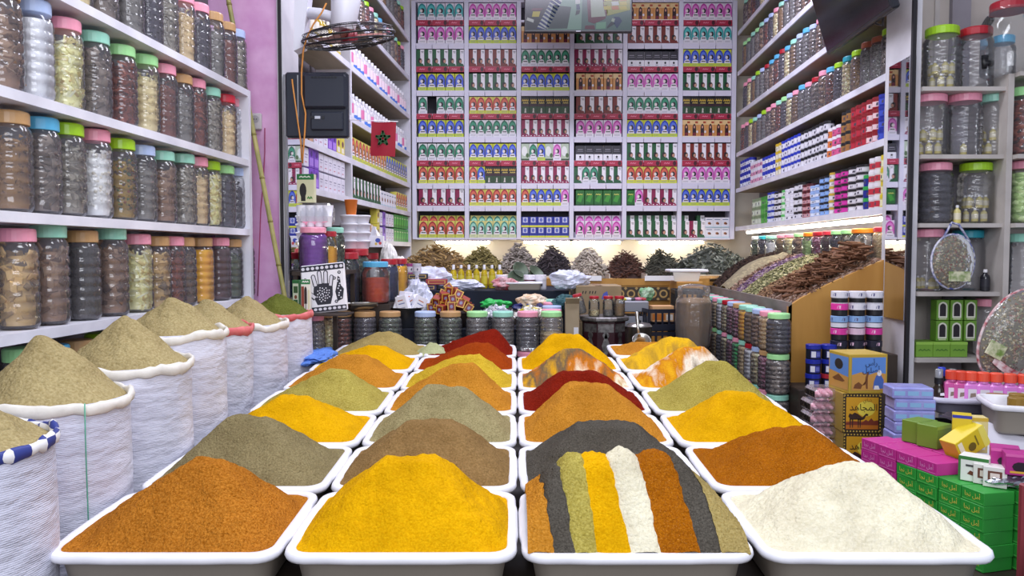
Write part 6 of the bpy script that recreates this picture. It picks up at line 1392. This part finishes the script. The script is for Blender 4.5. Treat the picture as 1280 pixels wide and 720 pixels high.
# pouches of dried mix
def pouch(name, label, c, w_, h_, d_, seed, rot, cols, n, strap):
    t = thing(name, label, 'pouch', c, rot); rnd = random.Random(seed); mb = MB()
    def S_(u, v, k): # lens shape
        a = 2 * PI * u; r = v; return Vector((w_ / 2 * r * math.cos(a), k * d_ / 2 * math.sqrt(max(0, 1 - r * r)) * .9, h_ / 2 * r * math.sin(a)))
    mb.grid(24, 8, lambda u, v: S_(u, v, -1), 1); mb.grid(24, 8, lambda u, v: S_(u, v, 1), 1)
    pts = []
    for _ in range(n):
        p = S_(rnd.random(), math.sqrt(rnd.random()) * .97, -1); T = Matrix.Translation(p) @ Matrix.Rotation(PI / 2 + rnd.uniform(-.5, .5), 4, 'X') @ Matrix.Rotation(rnd.uniform(0, 6), 4, 'Z'); q = rnd.uniform(.004, .009)
        mb.add([T @ Vector(x) for x in ((-q, -q * .6, 0), (q, -q * .5, 0), (q * .7, q * .7, 0), (-q * .6, q * .5, 0), (0, 0, q * .6))], [(0, 1, 4), (1, 2, 4), (2, 3, 4), (3, 0, 4)], 0)
    O('dried_mix', (mb, [isl('pouch_mix', cols), M('pouch_core', '6a6450', .9)]), t, kind='stuff')
    f = MB(); f.grid(24, 8, lambda u, v: S_(u, v, -1) * 1.04 + Vector((0, -.004, 0))); O('film', (f, BAGC), t)
    O('piping', (MB().tube([Vector((w_ / 2 * 1.03 * math.cos(2 * PI * k / 32), 0, h_ / 2 * 1.03 * math.sin(2 * PI * k / 32))) for k in range(32)], .006, 6, closed=True), strap), t)
    return t
BWS = M('blue_white_trim', 'e0e0ea', .6, '3a4a9a', 60)
p_ = pouch('herb_pouch', 'round clear pouch of dried herbs hanging before the teal lidded jar', tuple(P(1191, 327, 3.94)), S(52, 3.94), S(66, 3.94), .06, 3, (0, 0, 0), ['5a5a3c', '9a8a5c', '7a3428', 'c8c0a0', '6a7a50'], 520, BWS)
O('strap', (MB().tube([(-.05, 0, .125), (-.01, .01, .19), (.0, .02, .2), (.03, .01, .19), (.085, 0, .10)], .006, 6), BWS), p_); O('paper_label', (MB().box(-.04, -.040, -.10, .07, -.036, -.05), M('leaf_label', 'd8d8b8', .5, '6a8a3a', 40)), p_)
RWS = M('red_white_trim', 'd8cccc', .5, 'a02838', 40)
p_ = pouch('herb_pouch', 'large clear bag of dried herbs leaning above the pink bottles', tuple(P(1266, 418, 3.15)), S(72, 3.15), S(118, 3.15), .13, 6, (0, math.radians(28), 0), ['5a5a40', '9a9068', '74403a', 'd0d0c4', '6a7a58', 'b8a868'], 900, RWS)
O('paper_label', (MB().box(-.10, -.062, -.13, -.03, -.056, -.07), M('leaf_label')), p_)
O('red_band', (MB().grid(10, 2, lambda u, v: (-.05 + .16 * u, -.062 + .02 * abs(u - .5), -.165 + .03 * v + .06 * (u - .5) ** 2)), RWS), p_)

# ================================================================ goods on the bench at the right
ZB = CAMZ - .925
nb = thing('goods_bench', 'low dark bench under the boxes beside the cream flour tray', 'bench', (0, 0, 0))
O('bench_top', (MB().box(1.17, 1.75, ZB - .03, 2.05, 4.0, ZB - .001), DARKW), nb)
for x, y in ((1.2, 1.8), (2.0, 1.8), (2.0, 3.95), (1.2, 3.95)): O('leg', (MB().box(x - .03, y - .03, 0, x + .03, y + .03, ZB - .03), DARKW), nb)
# green and pink soap boxes in columns
def ARW(body, mat): return lettering(body, mat)
GLD = M('print_gold', 'e4d05a', .4)
L_PINK = ARW('\uFE8E\uFEA0\uFEE7 \uFEDE\uFEE3\uFE83', C('e8a0d4'))
L_GREEN = ARW('\uFE8E\uFEA0\uFEE7 \uFEDE\uFEE3\uFE83', GLD)     # gold script on the green boxes
def soapbox(body, edge):
    """0.082 long, 0.039 high, 0.10 deep; script on the long face"""
    mb = MB(); mb.cbox((0, 0, .0192), (.0835, .105, .0384), .0012, 0)
    mb.poly([(-.038, -.0527, .004), (.038, -.0527, .004), (.038, -.0527, .007), (-.038, -.0527, .007)], 1)
    return mb.mesh('soap_box', [C(body), C(edge)])
SBG = soapbox('2f9a3a', '5ac05a'); SBP = soapbox('c0308c', 'e070b8')
a_ = Vector((1.352, 2.17, 0)); dirv = Vector((-.025, .1, 0)).normalized()
rzB = math.atan2(dirv.y, dirv.x) - PI   # long face turned towards the trays
def sstack(k0, lat, n, mesh, lab, col, letter=True, z0=0):
    for t in range(n):
        c = a_ + dirv * (.0875 * k0 + .042) + Vector((.054 + lat, .012, 0))
        o = O('soap_box', mesh, None, (c.x + rnd.uniform(-.002, .002), c.y + rnd.uniform(-.002, .002), ZB + z0 + t * .0388 + .0005), (0, 0, rzB + rnd.uniform(-.03, .03)), label=f'{col} soap box, {lab}, {od(t)} up', cat='box', group=f'{col} soap boxes on the bench')
        if letter: O('lettering', L_GREEN if col == 'green' else L_PINK, o, (0, -.0529, .022), (0, 0, 0), (.056, 1, .056))
for k, lab in enumerate(('green column nearest the camera', 'second green column from the front', 'third green column from the front', 'green column against the pink ones')): sstack(k, 0, 6, SBG, lab, 'green')
for k, lab in enumerate(('green column behind the nearest', 'green column behind the second')): sstack(k, .115, 6, SBG, lab, 'green', False)
for k, lab in enumerate(('green back column behind the third', 'green back column by the yellow carton')): sstack(2 + k, .115, 6, SBG, lab, 'green', False)
for k, lab in enumerate(('pink column beside the green ones', 'far pink column by the purple packs')): sstack(4 + k, -.0, 7, SBP, lab, 'pink')
for k, lab in enumerate(('pink column behind the first pink one', 'pink column behind the far pink one')): sstack(4 + k, .115, 7, SBP, lab, 'pink', False)
for k, lat in ((2, 0), (3, 0), (2, .115), (3, .115)): sstack(k, lat, 1, SBP, ['', '', 'layer lying on the third green column', 'layer lying on the fourth green column'][k] + (' at the back' if lat else ''), 'pink', lat == 0, 6 * .0388)
zt7 = ZB + 7 * .0388 + .002
def stand(nm, me, px, Y, z, rot, label, s=(1, 1, 1), cat='box', group=None): return O(nm, me, None, (P(px, 500, Y).x, Y, z), rot, s, label, cat, group)
OG = printbox(.09, .07, .075, '6a8a2c', [('8aac40', rc(-.5, .85, .5, 1)), ('e0e0c8', ell(.1, .4, .2, .14)), ('3a4a1c', rc(-.1, .3, .3, .36))])
stand('olive_carton', OG, 1150, 2.62, zt7, (0, 0, .5), 'olive-green carton on the pink boxes, further one beside the purple packs', (1, 1, 1)); stand('olive_carton', OG, 1169, 2.56, zt7, (0, 0, .55), 'olive-green carton on the pink boxes, nearer the yellow carton')
YBX = printbox(.07, .065, .12, 'd8c020', [('e8dc60', rc(-.5, .8, .5, 1)), ('6a5a10', ell(.1, .45, .2, .13)), ('ece8c8', rc(-.4, .06, .3, .2)), ('7a6a18', rc(-.3, .62, .2, .66))])
stand('yellow_carton', YBX, 1190, 2.42, ZB + 7 * .0388 + .020, (0, math.radians(62), .25), 'yellow carton tipped over on the pink boxes')
YB2 = printbox(.055, .055, .125, 'd0b820', [('3038a0', rc(-.5, .92, .5, 1)), ('6a5a14', zig(-.3, .6, .3, .06, 6, .02)), ('6a5a14', rc(-.3, .4, .3, .44)), ('8a8478', rc(-.2, .1, .2, .2)), ('3038a0', rc(-.5, 0, .5, .06))])
stand('yellow_carton', YB2, 1203, 2.48, zt7, (0, 0, -.5), 'tall yellow carton with a blue top standing behind the tipped one')
CRB = printbox(.065, .05, .115, 'd8c888', [('c8a83a', rc(-.5, .9, .5, 1)), ('e8e8dc', archpoly(.38, .1, .88, .6)), ('b09a50', archpoly(.15, .3, .7, .5))])
stand('cream_carton', CRB, 1219, 2.49, zt7, (0, 0, -.25), 'cream carton with pale arches beside the tall yellow one')
WGB = printbox(.08, .06, .075, 'e4e6e0', [('3a7a3c', rc(-.5, .86, .5, 1)), ('3a7a3c', rc(-.5, 0, -.42, .86)), ('6a3c2c', [(-.2, .3), (.2, .2), (.26, .3), (-.1, .45)]), ('4a4a4c', rc(-.25, .6, .25, .68))])
z6 = ZB + 6 * .0388 + .002
stand('white_carton', WGB, 1222, 2.30, z6 + .0, (0, 0, -.75), 'white and green carton with a brown pod print on the green boxes')
WBB = printbox(.06, .055, .06, 'dcdad6', [('6a4034', rc(-.3, .3, .3, .8)), ('e0d0c8', rc(-.2, .4, .2, .7))])
stand('white_carton', WBB, 1236, 2.27, z6, (0, 0, -.75), 'small white carton with a brown square beside the pod print'); stand('white_carton', WBB, 1247, 2.245, z6, (0, 0, -.6), 'small white carton with a brown square nearest the foil')
MGB = printbox(.075, .07, .062, 'b02a84', [('d860a8', rc(-.5, .86, .5, 1)), ('241424', ell(.0, .4, .28, .24)), ('d8a83a', rc(-.35, .1, .35, .2))])
stand('magenta_carton', MGB, 1258, 2.28, z6 + .045, (0, 0, -.5), 'magenta carton with a black blot on the silver foil, farther one'); stand('magenta_carton', MGB, 1275, 2.22, z6 + .045, (0, 0, -.4), 'magenta carton with a black blot, nearest the frame edge')
crumple('foil_pack', 'crinkled silver foil pack on the nearest green boxes', (P(1262, 600, 2.24).x, 2.25, ZB + 6 * .0388 + .001), (.07, .06, .022), M('foil', 'b8bcc8', .2, metal=.9), 51, amp=.2)
rs = thing('red_sign', 'dark red upright panel at the end of the green boxes', 'panel', (P(1277, 640, 2.0).x + .04, 2.0, 0))
O('panel', (MB().cbox((0, 0, .49), (.09, .02, .50), .004), M('dark_red_panel', '8a3a40', .4)), rs); O('magenta_band', (MB().box(-.045, -.012, .25, .045, -.0105, .36), C('b0208c')), rs); O('foot', (MB().box(-.045, -.03, 0, .045, .03, .24), DARKW), rs)
# purple tissue packs
TP = thing('tissue_pack', '', 'pack'); bpy.data.objects.remove(TP)
FILM = M('purple_wrap', '8a8cd0', .22, 'a4a8e0', 14, bump=.5, bscale=60)
tpm = MB(); tpm.cbox((0, 0, .0225), (S(49, 2.95), .11, .0445), .005, 0)
for k in range(3): tpm.poly([(-.07 + k * .05, -.0556, .014), (-.03 + k * .05, -.0556, .014), (-.03 + k * .05, -.0556, .031), (-.07 + k * .05, -.0556, .031)], 1)
TPM = tpm.mesh('tissue_pack', [FILM, C('8ab8e0')])
for k in range(9):
    O('tissue_pack', TPM, None, (P(1140, 540, 2.95).x + rnd.uniform(-.006, .006), 2.98, ZB + .0005 + k * .0449), (0, 0, -.12 + rnd.uniform(-.03, .03)), label=f'purple wrapped tissue pack, {od(k)} from the bottom beside the camel cartons', cat='pack', group='purple tissue packs')
# camel cartons
def gold_box():
    w_, d_, h_ = S(48, 3.15), .17, .165; t = MB(); t.cbox((0, 0, h_ / 2), (w_, d_, h_), .002, 0)
    def q(pts, mi, l): t.poly([(x * w_, -d_ / 2 - .0004 * l - .0003, z * h_) for x, z in pts], mi)
    q(rc(-.5, 0, .5, 1), 1, 1)
    for k in range(12):
        for z in (.02, .94): q(rc(-.48 + k * .082, z, -.44 + k * .082, z + .035), 2, 2)
        for x in (-.49, .455): q(rc(x, .04 + k * .08, x + .035, .08 + k * .08), 2, 2)
    q(rc(-.42, .09, .42, .91), 3, 2); q(rc(-.42, .09, .42, .3), 4, 3); q(ell(.1, .62, .24, .2, 16), 5, 3)
    q([(-.42, .26), (-.2, .30), (.0, .27), (.1, .34), (.16, .30), (.24, .38), (.3, .31), (.42, .33), (.42, .2), (-.42, .2)], 6, 4)
    # camel
    q([(-.36, .42), (-.33, .5), (-.26, .47), (-.2, .52), (-.12, .49), (-.05, .44), (.01, .40), (.06, .46), (.1, .5), (.16, .48), (.15, .44), (.1, .44), (.06, .36), (.0, .33), (-.1, .34), (-.3, .34)], 7, 5)
    for x in (-.31, -.25, -.1, -.05): q([(x - .018, .36), (x + .02, .36), (x + .012, .13), (x - .006, .13)], 7, 5)
    return t.mesh('camel_carton', [C('a88a34'), C('2a2018'), C('c8a848'), C('d09a1c'), C('b86a1c'), C('e4d04a'), C('7a3420'), C('3a2418')]), w_, d_, h_
gme, gw, gd, gh = gold_box()
AR1 = lettering('\uFEAA\uFEEB\uFE8E\uFEA0\uFEE4\uFEDF\uFE8D', C('1c1410'))        # the name on the gold boxes
AR0 = lettering('\uFEF1\uFE8E\uFEB7', C('8a6a20'))
AR2 = lettering('\uFEB1\uFE83\uFEAD', C('20284a')); AR3 = lettering('\uFEDE\uFEF4\uFEE0\uFEBB\uFE83', C('20284a'))
gx, gy = P(1080, 500, 3.2).x, 3.28
for k in range(2):
    o = O('camel_carton', gme, None, (gx - .004 * k, gy, ZB + .0005 + k * (gh + .001)), (0, 0, -.06), label=f'gold camel print tea carton, {["lowest of the three", "between the lowest and the blue sky one"][k]}', cat='box', group='camel cartons')
    O('lettering', AR1, o, (.004, -gd / 2 - .003, gh * .64), (0, 0, 0), (.112, 1, .118)); O('lettering', AR0, o, (.02, -gd / 2 - .003, gh * .82), (0, 0, 0), (.036, 1, .036))
w_, d_, h_ = S(51, 3.15), .17, .165; t = MB(); t.cbox((0, 0, h_ / 2), (w_, d_, h_), .002, 0)
def q(pts, mi, l, side=False):
    t.poly([(-w_ / 2 - .0004 * l - .0003, -x * d_, z * h_) if side else (x * w_, -d_ / 2 - .0004 * l - .0003, z * h_) for x, z in pts], mi)
q(rc(-.44, .08, .45, .92), 1, 1); q([(-.44, .08), (.45, .08), (.45, .5), (.2, .54), (0, .48), (-.2, .55), (-.44, .48)], 2, 2)
q([(-.22, .2), (-.1, .22), (-.08, .42), (-.04, .54), (-.0, .56), (.0, .5), (-.02, .4), (-.02, .12), (-.06, .12), (-.08, .24), (-.16, .22)], 3, 3); q([(-.4, .14), (-.2, .12), (-.16, .22), (-.26, .3), (-.36, .24)], 3, 3)
q([(.12, .12), (.4, .12), (.4, .34), (.32, .48), (.2, .46), (.14, .3)], 4, 3); q(ell(.28, .52, .06, .08), 5, 4); q([(.14, .1), (.3, .1), (.26, .2), (.16, .2)], 5, 4)
q(rc(-.45, .08, .45, .92), 1, 1, True); q([(-.45, .08), (.45, .08), (.45, .42), (-.45, .5)], 2, 2, True); q(ell(0, .7, .2, .14, 12), 6, 2, True); q([(-.3, .3), (0, .44), (.3, .3), (.2, .26), (-.2, .26)], 3, 3, True)
sky = O('camel_carton', (t, [C('b89a34'), C('5a8ad0'), C('c89448'), C('7a4c28'), C('4868b0'), C('e8e4e4'), C('1c1c24')]), None, (gx + .006, gy, ZB + .0005 + 2 * (gh + .001)), (0, 0, .10), label='blue sky and desert print carton on top of the gold ones', cat='box')
O('lettering', AR2, sky, (.01, -d_ / 2 - .003, h_ * .78), (0, 0, 0), (.052, 1, .052)); O('lettering', AR3, sky, (.01, -d_ / 2 - .003, h_ * .60), (0, 0, 0), (.075, 1, .075))
# pink bottles in film packs
PKB = bottleme('e8a8b8', 'd88aa0', 'e0a0b0', 'e8b0c0')
zz = ZB
for t_ in range(4):
    for k in range(5):
        O('pink_bottle', PKB, None, (P(1000 + k * 11.5, 520, 3.62).x + (.02 if t_ == 3 else 0), 3.66, zz + .001 + t_ * .0725), (0, 0, 0), (.042, .042, .072), f'small pink bottle, {od(k)} along, {od(t_)} layer up, beside the camel cartons', 'bottle', 'pink bottles in film beside the cartons') if False else None
rowz = [.03, .085, .14, .195, .25, .305]
for r_, z in enumerate(rowz):
    n = 6 if r_ < 5 else 4
    mb_ = None
    for k in range(n):
        O('pink_bottle', PKB, None, (P(998 + k * 9.5 + (5 if r_ == 5 else 0), 520, 3.5).x, 3.40, ZB + z), (PI / 2, 0, 0), (.036, .036, .10), f'pink bottle lying cap outwards, {od(k)} along, {["lowest", "second", "third", "fourth", "fifth", "top"][r_]} layer', 'bottle', 'pink bottles in film packs')
    tr = O('film_pack', (MB().cbox((0, 0, 0), (S(n * 9.7 + 4, 3.4), .14, .05), .012), BAGC), None, (P(998 + (n - 1) * 4.75 + (5 if r_ == 5 else 0), 520, 3.5).x, 3.36, ZB + z + .003), label=f'clear film pack round the {["lowest", "second", "third", "fourth", "fifth", "top"][r_]} layer of pink bottles', cat='pack', group='film packs of pink bottles')
# blue tubs and cosmetic tubs before the bin
hc = O('hidden_crate', (MB().cbox((0, 0, 0), (.56, .24, P(1030, 484, 4.12).z - ZB), .004), DARKW), None, (1.80, 4.12 + .04, (ZB + P(1030, 484, 4.12).z) / 2 - .001), label='dark crate under the navy tubs before the wooden bin', cat='crate')
O('crate_plinth', (MB().box(1.53, 4.02, 0, 2.07, 4.26, ZB - .002), DARKW), None, label='dark plinth under the crate before the wooden bin', cat='plinth')
zc0 = P(1030, 484, 4.12).z + .0005
BLT = tub('1a2a9a', '2a2f8a')
bl2 = MB(); bl2.lathe([(.47, 0), (.48, .03), (.48, .7)], 18, 0, cap1=False); bl2.lathe([(.5, .7), (.5, .98), (.47, 1)], 18, 1, sm=False)
def patch(a0, a1, z0, z1, mi, r=.487):
    bl2.grid(4, 1, lambda u, v: (r * math.cos(a0 + (a1 - a0) * u), r * math.sin(a0 + (a1 - a0) * u), z0 + (z1 - z0) * v), mi)
patch(-2.5, -1.0, .1, .6, 2, .484); patch(-2.4, -1.8, .15, .55, 3); patch(-1.7, -1.1, .2, .5, 4)
BLM = bl2.mesh('hair_tub', [C('16182a'), PLOBJ, C('2a2f8a'), C('dcdce8'), C('6a70c8')])
for c in range(2):
    for r_ in range(3):
        O('hair_tub', BLM, None, (P(1017.5 + c * 19.5, 450, 4.09).x, 4.1, zc0 + r_ * .0785), (0, 0, .1 * r_), (.080, .080, .078), f'dark hair tub with a {"red" if (c, r_) == (1, 0) else "blue"} lid before the wooden bin, {["bottom", "middle", "top"][r_]} of the {["outer", "inner"][c]} stack', 'tub', 'navy hair tubs', col='b02838' if (c, r_) == (1, 0) else '1c2ca0')
zt0 = P(1078, 441, 4.1).z
O('tub_riser', (MB().cbox((0, 0, 0), (.26, .19, zt0 - zc0 - .002), .004), DARKW), None, (P(1078, 430, 4.1).x + .03, 4.13, (zt0 + zc0) / 2), label='dark riser under the pink and white cosmetic tubs', cat='riser')
def ctub(lid, lab):
    mb = MB(); mb.lathe([(.46, 0), (.47, .03), (.47, .5)], 16, 0, cap1=False); mb.lathe([(.5, .5), (.5, .97), (.47, 1.0)], 16, 2, sm=False)
    mb.lathe([(.475, .08), (.475, .44)], 16, 1, cap0=False, cap1=False)
    for k in range(4):
        a = PI / 2 * k - 1.9; mb.poly([(.503 * math.cos(a + u), .503 * math.sin(a + u), z) for u, z in ((-.2, .62), (.2, .6), (.24, .86), (-.12, .84))], 3)
    return mb.mesh('tub', [PLOBJ, C(lab), C(lid), C('5a5a88' if lid in ('e6e4ee', '8ab0e0') else 'f0c8e0')])
CTM = {}
CT2 = [('1c1c30', '17171d', '1c1c24'), ('e03aa0', '17171d', '1c1c24'), ('8ab0e0', 'e0e0ea', '17171d'), ('e838a4', '17171d', '1c1c24'), ('e6e4ee', '17171d', 'e0dee8')]
for r_, (lid, lab, body) in enumerate(CT2):
    for c in range(3):
        l2 = lid if not (r_ == 1 and c == 1) else 'e0c0d4'
        if r_ == 3 and c == 1: l2 = 'e6e4ee'
        if r_ == 3 and c == 2: l2 = 'e6e4ee'
        O('cosmetic_tub', CTM.setdefault((l2, lab), ctub(l2, lab)), None, (P(1054 + c * 22, 400, 4.06).x, 4.11, zt0 + .002 + r_ * .066), (0, 0, r_ + c), (.088, .088, .065), f'{["navy lidded black", "pink lidded black", "sky blue", "magenta topped", "white lidded"][r_]} cosmetic tub, {["outer", "middle", "mirror-side"][c]} stack beside the mirror, {od(r_)} up', 'tub', 'cosmetic tubs before the bin', col=body)
# trough of bottles
tr = thing('plastic_trough', 'long grey-white trough of pink and black bottles on the crates', 'tray', (P(1203, 505, 3.05).x, 3.08, P(1203, 517, 3.05).z), (0, 0, -.22))
TW_ = S(84, 3.05)
trm = traymesh(TW_ / 2, .10, .07)
O('tray', (trm, [C('c4c2d4'), C('9a98a8')]), tr, (0, 0, .07))
zc_ = P(1203, 519, 3.05).z - .004
for k in range(2): crate('plastic_crate', f'black slatted crate under the bottle trough, {["upper", "lower"][k]} one', (P(1203, 505, 3.05).x, 3.1, zc_ - .035 - .19 * (k + 1)), -.22, TW_ * .9, .2, .185, BLACK, 'slatted crates under the trough', 12)
O('crate_plinth', (MB().box(P(1203, 505, 3.05).x - .12, 3.0, ZB, P(1203, 505, 3.05).x + .12, 3.2, zc_ - .035 - .384), DARKW), None, label='dark base under the slatted crates', cat='plinth')
def sqbottle(body, cap, lab):
    mb = MB(); mb.cbox((0, 0, .055), (.056, .04, .11), .010, 0); mb.lathe([(.02, .11), (.016, .122)], 14, 0, cap0=False, cap1=False); mb.lathe([(.023, .118), (.023, .15), (.020, .153)], 16, 1, sm=False)
    mb.poly([(-.017, -.0205, .015), (.017, -.0205, .015), (.017, -.0205, .085), (-.017, -.0205, .085)], 2); mb.poly([(-.010, -.021, .05), (.012, -.021, .056), (.010, -.021, .07), (-.008, -.021, .068)], 3); mb.poly([(-.013, -.021, .03), (.013, -.021, .03), (.013, -.021, .034), (-.013, -.021, .034)], 3)
    return mb.mesh('pink_bottle', [M('gel_' + body, body, .15), C(cap), C(lab), C('8a7a6a')])
SQ1, SQ2 = sqbottle('d060a0', 'd8442c', 'e8dce0'), sqbottle('e08ad8', 'e8543a', 'dcd8dc')
zt_ = P(1203, 517, 3.05).z + .014
for k, px in enumerate((1207, 1216, 1226, 1238, 1251, 1265, 1279)):
    O('pink_bottle', SQ1 if k < 2 else SQ2, None, (P(px, 500, 3.0).x, 3.10 - k * .017, zt_), (0, 0, -.2), label=f'pink gel bottle with an orange-red cap, {od(k)} from the black sprays', cat='bottle', group='pink gel bottles in the trough')
for k, (px, bl) in enumerate(((1180, 0), (1192, 1), (1197, 0))):
    t = thing('spray_bottle', ['dark brown spray bottle at the pillar end of the trough', 'black spray bottle with a blue nozzle', 'black spray bottle touching the pink ones'][k], 'bottle', (P(px, 500, 3.08).x, 3.12 + .05 * (k == 1), zt_))
    O('bottle_body', (MB().lathe([(.02, 0), (.025, .004), (.025, .07), (.016, .085), (.014, .095)], 18), M('amber_black', '2a2018', .15)), t); O('collar', (MB().lathe([(.017, .095), (.017, .12)], 16), BLACK), t)
    O('spray_cap', (MB().lathe([(.015, .12), (.015, .152), (.012, .155)], 16), M('cap_blue', '2038b8', .3) if bl else clear('smoke_cap', (.5, .5, .55), .3)), t); O('lettering', (MB().poly([(-.014, -.0262, .03), (.012, -.0262, .036), (.012, -.0262, .042), (-.012, -.0262, .036)]).poly([(-.008, -.0262, .05), (.01, -.0262, .05), (.008, -.0262, .062), (-.008, -.0262, .06)]), WPRINT), t)
# white bin and sheet at the frame edge
wb = thing('white_bin', 'white plastic bin of small dark jars at the frame edge', 'tray', (P(1302, 520, 2.7).x, 2.75, P(1287, 540, 2.7).z), (0, 0, -.3))
O('tray', TRAYME, wb, (0, 0, .10), (0, 0, 0), (.62, .6, 1)); 
for k, (dx, c1) in enumerate(((-.07, '3a2418'), (.0, '54301c'), (-.02, '2a1c18'))): O('cream_tub', get_tub('8a6a20', 'a87a4a'), None, (P(1300, 520, 2.7).x + dx, 2.72 + .07 * (k == 2), P(1287, 540, 2.7).z + .02), (0, 0, k), (.06, .06, .10), f'small brown jar with a gold lid in the white bin, {["outer", "inner", "rear"][k]} one', 'jar', 'brown jars in the white bin', col=c1)
def sheet(u, v):
    x = P(1228, 540, 2.62).x + .34 * u; y = 2.72 - .18 * u + .18 * v
    return (x, y, P(1250, 535, 2.65).z - .02 + .05 * math.sin(u * 4 + v * 3) * (1 - v * .4) - .42 * max(0, .45 - v) + .012 * fbm(u * 5, v * 5))
O('white_sheet', (MB().grid(24, 24, sheet), M('sheet_white', 'd4d2de', .7)), None, label='rumpled white sheet draped below the white bin', cat='cloth')
bd = thing('goods_stand', 'dark stand under the white sheet and bin', 'stand', (P(1262, 560, 2.75).x + .03, 2.8, 0))
O('stand_body', (MB().box(-.12, -.02, ZB, .25, .14, P(1287, 540, 2.7).z - .012), DARKW), bd)
O('dark_jar', (MB().lathe([(.035, 0), (.04, .01), (.04, .09)], 16, 0).lathe([(.042, .09), (.042, .115)], 16, 1), [C('2a1c1c'), C('8a6a20')]), None, (P(1243, 515, 2.95).x, 2.93, zt_ - .03), label='dark jar with a gold lid standing between trough and bin', cat='jar')
O('blue_barrel', (MB().lathe([(.22, 0), (.24, .02), (.24, .66), (.255, .665), (.255, .69), (.235, .69), (.23, .62)], 36), C('8ac4dc')), None, (1.33, 1.50, 0), label='pale blue plastic barrel beside the cream flour tray', cat='barrel')
# blue cloth beside the trays
crumple('blue_cloth', 'light blue cloth crumpled beside the back trays and sacks', (P(408, 452, 4.1).x - .03, 4.05, tz(4.1) - .03), (.09, .22, .035), M('blue_cotton', '5a88d8', .8, '4a74c4', 10), 61, 'cloth')
